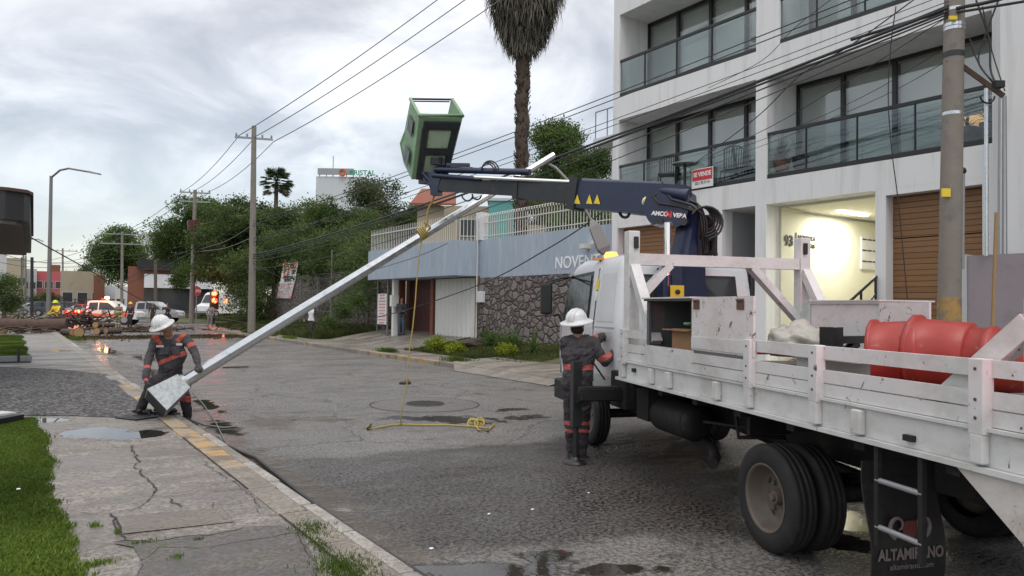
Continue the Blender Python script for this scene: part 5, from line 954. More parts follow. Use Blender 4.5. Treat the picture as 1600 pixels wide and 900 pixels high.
# ================================================================ STREET LAMP POST BEING LIFTED
base = W(288, 597, 10.72); tip = W(866, 242, 11.7)
lp = thing('lamp_post', 'galvanised street lamp post hoisted at a slant over the road', 'lamp post', W(262, 645, 10.6))
b = MB(); b.cyl(base, tip, 0.092, 0.052, 8, sm=False); b.build('shaft', 'galv', lp, world=True)
ax = (tip-base).normalized(); w0 = W(243, 631, 10.45)
b = MB(); c0 = base-ax*0.02; upv = f0+UP*0.1
b.beam(c0, w0, 0.26, 0.24, upv, 0.40, 0.50); b.build('base_box', 'zinc', lp, world=True)
d_ = (w0-c0).normalized(); b = MB(); b.beam(w0, w0+d_*0.006, 0.36, 0.46, upv); b.build('box_opening', 'dark_interior', lp, world=True); b = MB(); b.cyl(c0-d_*0.05, c0+d_*0.01, 0.12, 0.13, 12); b.build('collar', 'zinc', lp, world=True)
b = MB(); b.tube([W(858, 257, 11.7), W(868, 262, 11.65), W(890, 285, 11.55), W(926, 348, 11.4)], 0.026, 8); b.build('arm', 'lamp_grey', lp, world=True)
b = MB(); l0 = W(924, 344, 11.4); l1 = W(947, 396, 11.3); b.beam(l0, l0.lerp(l1, 0.2), 0.05, 0.06, f0, 0.16, 0.12); b.beam(l0.lerp(l1, 0.2), l0.lerp(l1, 0.85), 0.16, 0.12, f0, 0.2, 0.16); b.beam(l0.lerp(l1, 0.85), l1, 0.2, 0.16, f0, 0.1, 0.1); b.build('luminaire', 'lamp_grey', lp, world=True)
b = MB(); b.box(G(232, 650, .13)+Vector((0, 0, 0.0)), (0.75, 0.42, 0.03), rz=0.55); q = G(248, 648, .13)
for k in range(26): b.ell(q+Vector((rr.uniform(-.32, .25), rr.uniform(-.15, .15), rr.uniform(0.02, 0.07))), (rr.uniform(.02, .07), rr.uniform(.02, .06), rr.uniform(.015, .04)), 6, 4)
solo(b, 'dark_board', 'rubber', 'dark board heaped with wet soil under the lifted lamp post base', 'board')
# rope
b = MB(); tie = W(661, 364, 10.98); g_ = G(627, 663)
pts = [hk+Vector((0, 0, -0.05))]+[hk.lerp(tie, k/8)+r0*0.02*math.sin(k*1.3) for k in range(1, 9)]; b.tube(pts, 0.014, 6)
for k in range(4): b.tube(arc(tie+ax*(0.03*k-0.05), 0.085, 0, 6.28, UP.cross(ax).normalized(), ax.cross(UP.cross(ax)).normalized(), 14), 0.014, 5)
for k in range(5): q = tie+Vector((rr.uniform(-.1, .1), rr.uniform(-.1, -.05), rr.uniform(0, .16))); b.tube([tie+Vector((0, -0.1, 0)), q, tie+Vector((0.06, -0.1, 0.1))], 0.013, 5)
pts = []
hang = [(659, 372), (655, 400), (651, 440), (649, 470), (645, 510), (640, 545), (637, 570), (636, 600), (630, 630), (626, 655)]
for i, (x, y) in enumerate(hang): pts.append(W(x, y, 10.95-0.01*i))
pts.append(G(627, 663, 0.02)); b.tube(pts, 0.010, 6)
pts = [G(x, y, 0.02) for x, y in ((572, 668), (580, 663), (574, 671), (590, 668), (612, 664), (627, 663), (660, 664), (700, 664), (735, 666), (752, 668), (766, 669), (772, 663), (755, 660), (742, 664), (748, 672), (762, 674), (768, 667))]; b.tube(pts, 0.013, 6)
for k in range(9): q = G(744+rr.uniform(-6, 6), 660+rr.uniform(-2, 2), 0.03); b.tube(arc(q, rr.uniform(.04, .08), 0, 6.28, r0, (f0*0.8+UP*0.6).normalized(), 10), 0.016, 5)
solo(b, 'yellow_rope', 'rope_yellow', 'yellow rope hanging from the crane hook, tied round the lifted post', 'rope', loc=G(627, 663))
# cables and debris on the ground
b = MB(); P = [G(x, y, z) for x, y, z in ((338, 684, .02), (352, 695, .02), (380, 708, .02), (400, 716, .03), (425, 736, .03), (470, 772, .03), (520, 808, .025), (560, 836, .025), (610, 868, .02), (660, 900, .02), (720, 945, .02))]; b.tube(P, 0.020, 8); solo(b, 'black_cable', 'hose', 'thick black cable lying along the gutter beside the pale kerb', 'cable')
b = MB(); P = [G(x, y, 0.012) for x, y in ((300, 612), (318, 632), (338, 662), (352, 690))]; b.tube(P, 0.008, 5); P = [G(x, y, z) for x, y, z in ((296, 655, .02), (320, 664, .015), (350, 668, .012), (370, 666, .012))]; b.tube(P, 0.012, 5); solo(b, 'thin_cable', 'wire_pale', 'thin grey cable trailing from the foot of the worker at the kerb', 'cable')
b = MB()
for (x, y, r_) in ((764, 803, .012), (832, 796, .012), (674, 857, .014), (920, 590+180, .01)): b.ell(G(x, y, 0.006), (r_*1.6, r_, r_*0.6), 6, 4)
solo(b, 'litter_scraps', 'white_sticker', 'tiny white paper scraps dotted on the dark asphalt', 'litter', kind='stuff')
b = MB(); p = G(29, 764, 0.17); b.ell(p, (0.018, 0.012, 0.008), 8, 5); solo(b, 'white_pebble', 'white_sticker', 'small white scrap lying on the near lawn', 'litter')
p = G(633, 600); b = MB(); b.ell((p.x, p.y, 0.03), (0.16, 0.1, 0.04), 10, 6); b.ell((p.x+0.08, p.y+0.05, 0.04), (0.06, 0.05, 0.05), 8, 5); solo(b, 'asphalt_lump', 'bark', 'small dark lump of rubble in the road behind the yellow rope', 'rubble')
p = G(367, 575); b = MB(); b.beam((p.x-0.3, p.y+0.1, 0.02), (p.x+0.35, p.y-0.1, 0.03), 0.12, 0.03, w2=0.05); solo(b, 'bark_strip', 'brown_log', 'strip of brown bark lying on the road left of the rope', 'bark')
t = thing('metal_rail', 'low grey metal rail with a short post at the left edge by the gravel', 'rail', G(20, 572, .13)); b = MB(); b.beam(G(-60, 562, .22), G(50, 560, .22), 0.12, 0.14); b.build('bar', 'grey_metal', t, world=True); b = MB(); b.beam(G(29, 566, .13), G(29, 566, .13)+Vector((0, 0, 0.40)), 0.07, 0.05, (1, 0, 0)); b.build('post', 'black_metal', t, world=True); b = MB(); b.beam(G(-60, 568, .13), G(48, 566, .13), 0.10, 0.05); b.build('foot', 'black_metal', t, world=True)
b = MB(); b.beam(G(-60, 668, .2), G(29, 651, .2), 0.16, 0.07); solo(b, 'black_bar', 'black_metal', 'short black metal bar lying on the lawn edge at the left frame side', 'bar')
b = MB(); b.box(G(-20, 652, .13)+Vector((0, 0, .03)), (0.6, 0.3, 0.03), rz=0.6); solo(b, 'pale_slab', 'pale_wall', 'pale flat slab half hidden behind the black bar', 'slab')
from mathutils import noise as mnoise
# ================================================================ PEOPLE
def seg_dist(P, a, b_, ra, rb):
    a = np.array(a); b_ = np.array(b_); d = b_-a; L2 = max(1e-9, float(d @ d)); t = np.clip(((P-a) @ d)/L2, 0, 1); q = a+t[:, None]*d
    return np.linalg.norm(P-q, axis=1)-(ra+(rb-ra)*t)
def body(name, segs, parent, voxel, bands=(), smooth=3, ells=()):
    """one continuous figure: tapered limbs fused by a voxel remesh; clothing materials by nearest limb"""
    b = MB(); mats = []
    for (p0, a, p1, c, m) in segs:
        p0 = Vector(p0); p1 = Vector(p1); b.cyl(p0, p1, a, c, 12); b.ell(p0, (a, a, a), 12, 8); b.ell(p1, (c, c, c), 12, 8)
        if m not in mats: mats.append(m)
    for (c, r, M, m) in ells:
        b.ell(c, r, 16, 12, M=M)
        if m not in mats: mats.append(m)
    for bd_ in bands:
        if bd_[4] not in mats: mats.append(bd_[4])
    me = bpy.data.meshes.new('t'); me.from_pydata([tuple(v) for v in b.v], [], b.f); o = bpy.data.objects.new('t', me); C.objects.link(o)
    m = o.modifiers.new('r', 'REMESH'); m.mode = 'VOXEL'; m.voxel_size = voxel; m.use_smooth_shade = True
    s = o.modifiers.new('s', 'SMOOTH'); s.factor = 0.5; s.iterations = smooth
    bpy.context.view_layer.update(); dg = bpy.context.evaluated_depsgraph_get(); nm = bpy.data.meshes.new_from_object(o.evaluated_get(dg)); bpy.data.objects.remove(o); nm.name = name
    n = len(nm.polygons); cen = np.empty(n*3, dtype=np.float32); nm.polygons.foreach_get('center', cen); cen = cen.reshape(-1, 3).astype(float)
    best = np.full(n, 1e9); idx = np.zeros(n, dtype=np.int32)
    for (p0, a, p1, c, mt) in segs:
        d = seg_dist(cen, tuple(p0), tuple(p1), a, c); k = d < best; best[k] = d[k]; idx[k] = mats.index(mt)
    for (c, r, M, mt) in ells:
        d = np.linalg.norm(cen-np.array(tuple(c)), axis=1)-min(r); k = d < best; best[k] = d[k]; idx[k] = mats.index(mt)
    for (c, ax_, h, R, mt) in bands:
        a_ = np.array(tuple(Vector(ax_).normalized())); v = cen-np.array(tuple(c)); t = v @ a_; rd = np.linalg.norm(v-t[:, None]*a_, axis=1); k = (np.abs(t) < h) & (rd < R); idx[k] = mats.index(mt)
    nm.materials.clear()
    for mt in mats: nm.materials.append(MATS[mt])
    nm.polygons.foreach_set('material_index', idx)
    if voxel < 0.015:      # real folds in the cloth
        soft = {i for i, m_ in enumerate(mats) if m_ in ('uniform', 'trouser', 'coral', 'orange_cloth')}; vs_ = set()
        for p_ in nm.polygons:
            if p_.material_index in soft: vs_.update(p_.vertices)
        nr = [v.normal.copy() for v in nm.vertices]
        for i in vs_:
            v = nm.vertices[i]; c_ = v.co; a_ = mnoise.noise(Vector((c_.x*7, c_.y*7, c_.z*11))+Vector((3, 1, 2))); b_ = 1-abs(mnoise.noise(Vector((c_.x*9+c_.z*5, c_.y*9, c_.z*15-c_.x*6))))*2; v.co = c_+nr[i]*(0.012*a_+0.009*b_)
    nm.update()
    o = bpy.data.objects.new(name, nm); C.objects.link(o); ALL.append(o); o.parent = parent; return o
def hand(segs, wrist, d, palmn, m, curl=0.6, r=0.0105, ln=0.085):
    """palm and five bent fingers; d = direction of the hand, palmn = palm normal (fingers bend that way)"""
    d = Vector(d).normalized(); n = Vector(palmn); n = (n-d*n.dot(d)).normalized(); s = d.cross(n); w = Vector(wrist)
    segs.append((w, 0.028, w+d*0.045, 0.030, m))
    for i, (o_, l) in enumerate(((-0.033, .82), (-0.011, 1.0), (0.011, .95), (0.033, .75))):
        a = w+d*0.03+s*o_*0.7; k = w+d*0.095+s*o_*1.05; segs.append((a, 0.014, k, 0.0125, m)); c1 = (d*math.cos(curl)+n*math.sin(curl)); c2 = (d*math.cos(curl*2.2)+n*math.sin(curl*2.2))
        e_ = k+c1*ln*0.45*l; segs.append((k, 0.0125, e_, r, m)); segs.append((e_, r, e_+c2*ln*0.42*l, r*0.85, m))
    a = w+d*0.02-s*0.026; k = a-s*0.030+d*0.035+n*0.012; segs.append((a, 0.015, k, 0.013, m)); segs.append((k, 0.013, k+d*0.035+n*0.02, 0.010, m))
def head(segs, c, face, up, m='skin', k=1.0):
    """skull, jaw, nose, brow, ears"""
    c = Vector(c); f = Vector(face).normalized(); u = Vector(up); u = (u-f*u.dot(f)).normalized(); s = f.cross(u)
    segs += [(c+u*0.03*k-f*0.015*k, 0.086*k, c+u*0.025*k+f*0.01*k, 0.083*k, m), (c-u*0.015*k, 0.076*k, c-u*0.065*k+f*0.035*k, 0.052*k, m), (c-u*0.085*k+f*0.052*k, 0.022*k, c-u*0.088*k+f*0.058*k, 0.02*k, m),
             (c+u*0.012*k+f*0.088*k, 0.010*k, c-u*0.022*k+f*0.104*k, 0.014*k, m), (c+u*0.024*k+f*0.080*k-s*0.035*k, 0.013*k, c+u*0.024*k+f*0.080*k+s*0.035*k, 0.013*k, m), (c-u*0.052*k+f*0.086*k-s*0.018*k, 0.009*k, c-u*0.052*k+f*0.086*k+s*0.018*k, 0.009*k, m)]
    for q in (-1, 1): segs.append((c+s*q*0.082*k+u*0.012*k-f*0.005, 0.014*k, c+s*q*0.084*k-u*0.022*k-f*0.005, 0.011*k, m))
    return [(c+u*0.008*k+f*0.082*k+s*q*0.032*k) for q in (-1, 1)]
def hard_hat(c, up, front, parent, mat='helmet_white', k=1.0, brim=0.185, name='hard_hat'):
    up = Vector(up).normalized(); b = MB()
    prof = [(-0.005, brim*1.0), (0.004, brim*1.01), (0.012, brim*0.985), (0.030, 0.128), (0.045, 0.122), (0.09, 0.112), (0.125, 0.085), (0.148, 0.045), (0.154, 0.0)]
    prof = [(h*k, r*k) for h, r in prof]; b.lathe(prof, c, up, 32); prof2 = [(-0.005*k, brim*k), (0.02*k, 0.12*k), (0.02*k, 0.0)]; b.lathe(prof2, c, up, 32)
    f = Vector(front); f = (f-up*f.dot(up)).normalized(); s = up.cross(f)
    for q in (-0.035, 0, 0.035): b.tube([Vector(c)+f*(0.125*k*math.cos(a))+s*q*k+up*(0.035*k+0.120*k*math.sin(a)*(1-0.2*abs(q)/0.035*0.3)) for a in [math.pi*i/12 for i in range(13)]], 0.010*k, 6)
    return b.build(name, mat, parent, world=True)
def person_thing(label, base, group=None): return thing('person', label, 'person', base, -YAW, group)
def loc(t, P): 
    I = wframe(t).inverted(); return I @ Vector(P)
def localise(t, segs): return [(loc(t, a), ra, loc(t, c), rc, m) for a, ra, c, rc, m in segs]
def locb(t, bands): 
    R = wframe(t).inverted().to_3x3(); return [(loc(t, c), R @ Vector(ax_), h, r, m) for c, ax_, h, r, m in bands]

# ---- worker at the lamp post base (facing the camera, bent over the box)
t = person_thing('worker in dark uniform and white hard hat gripping the base of the lifted lamp post', W(262, 655, 10.9))
U_, Tr, Co = 'uniform', 'trouser', 'coral'
SL = W(244, 531, 10.86); SR = W(290, 530, 10.92); EL = W(232, 562, 10.72); ER = W(305, 552, 10.84); WL = W(228, 591, 10.52); WR = W(309, 569, 10.70)
pel = W(265, 589, 11.02); ch = W(267, 546, 10.90); be_ = W(267, 571, 10.97)
S = [(ch-r0*0.07, 0.118, ch+r0*0.07, 0.118, U_), (W(260, 537, 10.88), 0.105, W(276, 536, 10.9), 0.105, U_), (W(255, 553, 10.9), 0.11, be_-r0*0.04, 0.115, U_), (W(279, 553, 10.9), 0.11, be_+r0*0.04, 0.115, U_), (be_-r0*0.05, 0.115, pel-r0*0.06, 0.115, U_), (be_+r0*0.05, 0.115, pel+r0*0.06, 0.115, Tr), (pel-r0*0.07, 0.118, pel+r0*0.07, 0.118, Tr),
     (W(266, 531, 10.88), 0.075, SL, 0.072, U_), (W(266, 531, 10.9), 0.075, SR, 0.074, U_), (W(265, 530, 10.88), 0.062, W(263, 519, 10.8), 0.055, 'skin'),
     (SL, 0.074, W(237, 548, 10.78), 0.060, U_), (W(237, 548, 10.78), 0.060, EL, 0.053, U_), (EL, 0.053, WL, 0.040, U_), (SR, 0.076, W(299, 541, 10.88), 0.062, U_), (W(299, 541, 10.88), 0.062, ER, 0.054, U_), (ER, 0.054, WR, 0.038, U_),
     (W(256, 592, 11.0), 0.105, W(243, 598, 10.86), 0.098, Tr), (W(243, 598, 10.86), 0.098, W(234, 606, 10.80), 0.075, Tr), (W(234, 606, 10.80), 0.073, W(226, 624, 10.88), 0.066, Tr), (W(226, 624, 10.88), 0.066, W(217, 644, 10.95), 0.060, Tr),
     (W(277, 593, 11.0), 0.108, W(289, 620, 10.95), 0.078, Tr), (W(289, 620, 10.95), 0.075, W(292, 640, 11.02), 0.066, Tr), (W(292, 640, 11.02), 0.066, W(292, 653, 11.05), 0.058, Tr),
     (W(216, 648, 10.95), 0.05, W(214, 651, 10.9), 0.048, 'boot'), (W(214, 651, 10.92), 0.045, W(196, 652, 10.75), 0.038, 'boot'), (W(292, 655, 11.05), 0.05, W(293, 658, 11.0), 0.048, 'boot'), (W(293, 659, 11.0), 0.045, W(305, 664, 10.75), 0.036, 'boot')]
eyes = head(S, W(260, 512, 10.74), -f0*0.75-r0*0.15-UP*0.75, UP*0.8-f0*0.6)
hand(S, WL, W(230, 606, 10.44)-WL, f0*0.7+r0*0.6, 'glove', 0.7); hand(S, WR, W(311, 581, 10.62)-WR, f0-r0*0.2, 'glove', 0.8)
bands = [(W(269, 560, 10.92), UP*1.0+r0*-0.42, 0.030, 0.24, Co), (W(231, 575, 10.63), WL-EL, 0.026, 0.08, Co), (W(298, 542, 10.88), ER-SR, 0.030, 0.09, Co), (W(290, 622, 10.95), UP+r0*0.2, 0.045, 0.10, Co), (W(230, 596, 10.52), WL-EL, 0.02, 0.06, Co), (W(246, 531, 10.80), UP*0.6+r0*0.8, 0.035, 0.10, 'orange_cloth'), (W(283, 527, 10.85), UP*0.6-r0*0.8, 0.03, 0.08, 'orange_cloth')]
body('body', localise(t, S), t, 0.0095, locb(t, bands)); 
for e_ in eyes: b = MB(); b.ell(e_, (0.011, 0.011, 0.011), 8, 6); b.build('eye', 'ink', t, world=True)
hard_hat(W(253, 509, 10.73), UP*0.90-f0*0.42-r0*0.28, -f0, t, k=1.06, brim=0.17); b = MB(); b.box(W(280, 538, 10.77), (0.09, 0.02, 0.03), rz=-YAW-0.2); b.build('chest_badge', 'pale_wall', t, world=True); b = MB(); b.box(W(250, 541, 10.76), (0.10, 0.02, 0.03), rz=-YAW+0.3); b.build('chest_badge', 'pale_wall', t, world=True)
for px_ in (257, 275): b = MB(); b.box(W(px_, 548, 10.775), (0.12, 0.02, 0.11), rz=-YAW+(0.15 if px_ < 260 else -0.15), bev=0.006); b.build('pocket', U_, t, world=True)
b = MB(); b.box(W(266, 543, 10.765), (0.012, 0.02, 0.22), rz=-YAW); b.build('zip', 'ink', t, world=True)

# ---- worker at the truck (seen from behind)
D = 8.85
t = person_thing('worker seen from behind in dark jacket and white hard hat at the truck controls', W(903, 721, D))
SL = W(884, 535, D); SR = W(925, 535, D-.02); ch = W(904, 552, D); wa = W(904, 580, D); pel = W(902, 600, D)
E1 = W(945, 565, D-0.05); W1 = W(961, 548, D+.05); E2 = W(940, 527, D+0.22); W2 = W(962, 524, D+.35)
S = [(ch-r0*0.08, 0.125, ch+r0*0.08, 0.125, U_), (W(896, 541, D), 0.11, W(912, 541, D), 0.11, U_), (ch-r0*0.08, 0.118, wa-r0*0.05, 0.12, U_), (ch+r0*0.08, 0.118, wa+r0*0.05, 0.12, U_), (wa-r0*0.05, 0.12, pel-r0*0.07, 0.118, U_), (wa+r0*0.05, 0.12, pel+r0*0.05, 0.118, U_), (pel-r0*0.08, 0.118, pel+r0*0.06, 0.118, Tr),
     (W(904, 532, D), 0.07, SL, 0.072, U_), (W(904, 532, D), 0.07, SR, 0.074, U_), (W(903, 530, D), 0.06, W(902, 517, D), 0.055, 'skin'),
     (SR, 0.074, W(934, 550, D-.04), 0.066, U_), (W(934, 550, D-.04), 0.066, E1, 0.056, U_), (E1, 0.056, W1, 0.038, U_), (SR+f0*0.1, 0.07, E2, 0.054, U_), (E2, 0.054, W2, 0.038, U_), (SL, 0.074, W(884, 556, D+.1), 0.062, U_),
     (W(894, 603, D), 0.108, W(892, 650, D), 0.082, Tr), (W(892, 650, D), 0.080, W(893, 680, D), 0.070, Tr), (W(893, 680, D), 0.070, W(894, 708, D), 0.058, Tr), (W(911, 603, D), 0.106, W(912, 650, D), 0.080, Tr), (W(912, 650, D), 0.078, W(911, 680, D), 0.068, Tr), (W(911, 680, D), 0.068, W(910, 706, D), 0.056, Tr),
     (W(894, 712, D), 0.050, W(895, 714, D), 0.05, 'boot'), (W(894, 715, D), 0.045, W(898, 718, D-.2), 0.036, 'boot'), (W(910, 712, D), 0.050, W(911, 714, D), 0.05, 'boot'), (W(911, 716, D), 0.045, W(924, 718, D+.05), 0.036, 'boot')]
head(S, W(902, 510, D), f0*0.75+r0*0.6, UP)
hand(S, W1, r0*0.7+UP*0.35+f0*0.3, f0+r0*0.3, 'glove', 0.7); hand(S, W2, r0+f0*0.4, -UP, 'glove', 0.6)
bands = [(W(906, 573, D), UP, 0.033, 0.26, Co), (W(944, 559, D-.04), E1-SR, 0.034, 0.10, Co), (W(930, 531, D+.1), r0, 0.028, 0.09, Co)]
for y_ in (660, 672): bands += [(W(902, y_, D), UP, 0.020, 0.25, Co)]
body('body', localise(t, S), t, 0.0095, locb(t, bands)); hard_hat(W(901, 504, D), UP*0.97-r0*0.12-f0*0.16, f0+r0*0.8, t, k=1.08, brim=0.185)
b = MB(); b.ell(W(902, 515, D-0.015), (0.082, 0.085, 0.06), 14, 8); b.build('hair', 'hair', t, world=True)

# ---- figures in the middle and far distance
def figure(label, px, d, z, top, bottom, legs=((-.09, 0, 0), (.09, 0, 0)), arms=None, face=(0, -1, 0), lean=(0, 0), hat=None, height=1.74, group=None, knees=None, vox=0.024):
    """standing or walking figure; local x right in the picture, y away, z up"""
    base_ = W(px, 470, d); base_.z = z; t = person_thing(label, base_, group); k = height/1.74; lx, ly = lean
    V3 = lambda x, y, z_: Vector((x, y, z_))*k
    H = V3(lx*1.0, ly*1.0, 1.60-0.12*(abs(lx)+abs(ly))); ch_ = V3(lx*.62, ly*.62, 1.28); wa_ = V3(lx*.25, ly*.25, 1.04); pe = V3(0, 0, 0.92); tm, sm, hm = top
    arms = arms or (((-.25, -.03, 1.14), (-.26, -.10, .88)), ((.25, -.03, 1.14), (.26, -.10, .88)))
    s = [(ch_-V3(.08, 0, 0), .12*k, ch_+V3(.08, 0, 0), .12*k, tm), (ch_, .14*k, wa_, .13*k, tm), (wa_, .135*k, pe, .13*k, tm), (pe-V3(.06, 0, 0), .12*k, pe+V3(.06, 0, 0), .12*k, bottom), (ch_+V3(0, 0, .13), .07*k, H-V3(0, 0, .08), .052*k, 'skin')]
    hs = []; head(hs, H, face, (0, 0, 1), k=k); s += hs
    for sg, (e_, w_) in zip((-1, 1), arms):
        sh = ch_+V3(sg*.185, 0, .10); e_ = V3(*e_)+V3(lx*.5, ly*.5, 0)*0; w_ = V3(*w_); s += [(ch_+V3(0, 0, .1), .07*k, sh, .07*k, tm), (sh, .068*k, e_, .05*k, tm), (e_, .05*k, w_, .036*k, tm), (w_, .036*k, w_+(w_-e_).normalized()*.13*k, .028*k, sm)]
    for i, (sg, f_) in enumerate(zip((-1, 1), legs)):
        hp = V3(sg*.09, 0, .88); an = V3(f_[0], f_[1], .10+f_[2]); kn = (hp+an)/2+V3(0, -.04, 0) if not knees else V3(*knees[i])
        s += [(hp, .10*k, kn, .072*k, bottom), (kn, .07*k, an, .052*k, bottom), (an-V3(0, 0, .03), .045*k, an+V3(face[0]*.13, face[1]*.13, -.06), .036*k, 'boot')]
    bd_ = hm or []
    body('body', s, t, vox, [(V3(*c), a, h*k, r*k, m) for c, a, h, r, m in bd_], 2)
    Hw = wframe(t) @ H; R = wframe(t).to_3x3()
    if hat: hard_hat(Hw+UP*0.035*k, UP, R @ Vector(face), t, hat, k, 0.15, 'helmet')
    else: b = MB(); b.ell(H+V3(0, 0, .035)-Vector(face)*.02, (.094*k, .098*k, .085*k), 12, 8); b.build('hair', 'hair', t)
    return t
z8 = lambda c: [((0, 0, c), (0, 0, 1), .03, .25, 'hi_vis')]
figure('firefighter in bright yellow jacket and lime helmet working behind the fallen trunk', 92, 43, 0.0, ('jacket_yellow', 'jacket_yellow', None), 'cloth_dark', arms=(((-.35, -.1, 1.15), (-.58, -.15, .92)), ((.10, -.25, 1.12), (-.30, -.35, .98))), lean=(-.16, -.05), face=(-1, -.2, 0), hat='helmet_yellow', height=1.8)
figure('firefighter in tan turnout gear with lime bands and a white helmet', 186, 50, 0.0, ('turnout', 'hi_vis', z8(1.1)+z8(.8)+z8(.3)), 'turnout', hat='helmet_white', face=(.3, 1, 0))
figure('firefighter in black coat with a golden yellow helmet beside the white pickup', 204, 50, 0.0, ('cloth_dark', 'cloth_dark', [((0, 0, 0.98), (0, 0, 1), .02, .25, 'pale_wall')]), 'cloth_dark', hat='helmet_gold', face=(.3, 1, 0))
figure('person in dark clothes with an orange vest front near the silver pickup', 239, 60, 0.0, ('cloth_dark', 'skin', [((0, 0, 1.0), (0, 0, 1), .2, .12, 'orange_cloth')]), 'cloth_dark')
figure('person in black standing beside the silver pickup, behind the white hard hat', 262, 57, 0.0, ('cloth_dark', 'skin', None), 'cloth_dark', arms=(((-.3, -.2, 1.2), (-.2, -.3, 1.4)), ((.3, -.2, 1.1), (.2, -.3, 1.0))))
figure('person in pale grey coverall bending over orange hose on the verge', 329, 52, 0.0, ('grey_coverall', 'skin', None), 'grey_coverall', lean=(.1, .12), arms=(((-.2, -.2, 1.1), (-.05, -.4, .9)), ((.28, -.1, 1.05), (.25, -.3, .8))), face=(.2, 1, -.3), legs=((-.14, 0, 0), (.16, 0, 0)))
figure('man in white shirt and dark jacket striding along the verge under the slanted post', 487, 35.5, 0.10, ('cloth_dark', 'skin', [((0, -.12, 1.2), (1, 0, 0), .14, .3, 'shirt_white')]), 'cloth_dark', legs=((-.02, .0, 0), (.16, -.1, 0)), knees=((.06, -.06, .5), (.02, -.1, .5)), arms=(((-.32, -.02, 1.15), (-.30, -.15, .95)), ((.28, -.05, 1.12), (.22, -.15, .95))))
figure('man in dark jacket and jeans leaning at the brown gate doorway', 628, 33, 0.43, ('cloth_grey', 'skin', None), 'denim', face=(.5, -1, 0), arms=(((-.2, -.1, 1.12), (.05, -.22, 1.1)), ((.22, -.08, 1.1), (-.05, -.2, 1.05))))
figure('pedestrian in a pale coat under a black umbrella at the far left', 7, 60, 0.0, ('grey_coverall', 'skin', None), 'cloth_dark'); p = W(4, 470, 60)
t = thing('umbrella', 'black umbrella held over the pedestrian at the far left', 'umbrella', (p.x, p.y, 1.0)); b = MB(); b.lathe([(0.0, 0.55), (0.08, 0.5), (0.18, 0.3), (0.24, 0.0)], (0, 0, 0.92), n=10); b.build('canopy', 'umbrella_black', t); b = MB(); b.cyl((0, 0, 0), (0, 0, 1.15), 0.015, n=6); b.build('shaft', 'umbrella_black', t)
# ================================================================ VEHICLES IN THE DISTANCE
def ext_body(b, prof, w, top=None, mi=0):
    """side profile (y,z) polygon, extruded across x with the upper points pulled in"""
    hw = w/2; n = len(prof); zt = max(z for _, z in prof); zb_ = 1.05
    f_ = lambda z: hw-(0.16*max(0, (z-zb_)/(max(.01, zt-zb_)))) if z > zb_ else hw-(0.05*max(0, (0.5-z)/.5))
    vs = [(-f_(z), y, z) for y, z in prof]+[(f_(z), y, z) for y, z in prof]
    b.add(vs, [tuple(range(n)), tuple(range(2*n-1, n-1, -1))]+[(i, (i+1) % n, (i+1) % n+n, i+n) for i in range(n)], mi)
def side_poly(name, pts, w, mat, par):
    for sg in (-1, 1):
        zt = 1.85; P = [(sg*((w/2-0.16*max(0, (z-1.05)/0.8))+0.008), y, z) for y, z in pts]; b = MB(); b.extr(P, (sg*0.006, 0, 0)); b.build(name, mat, par)
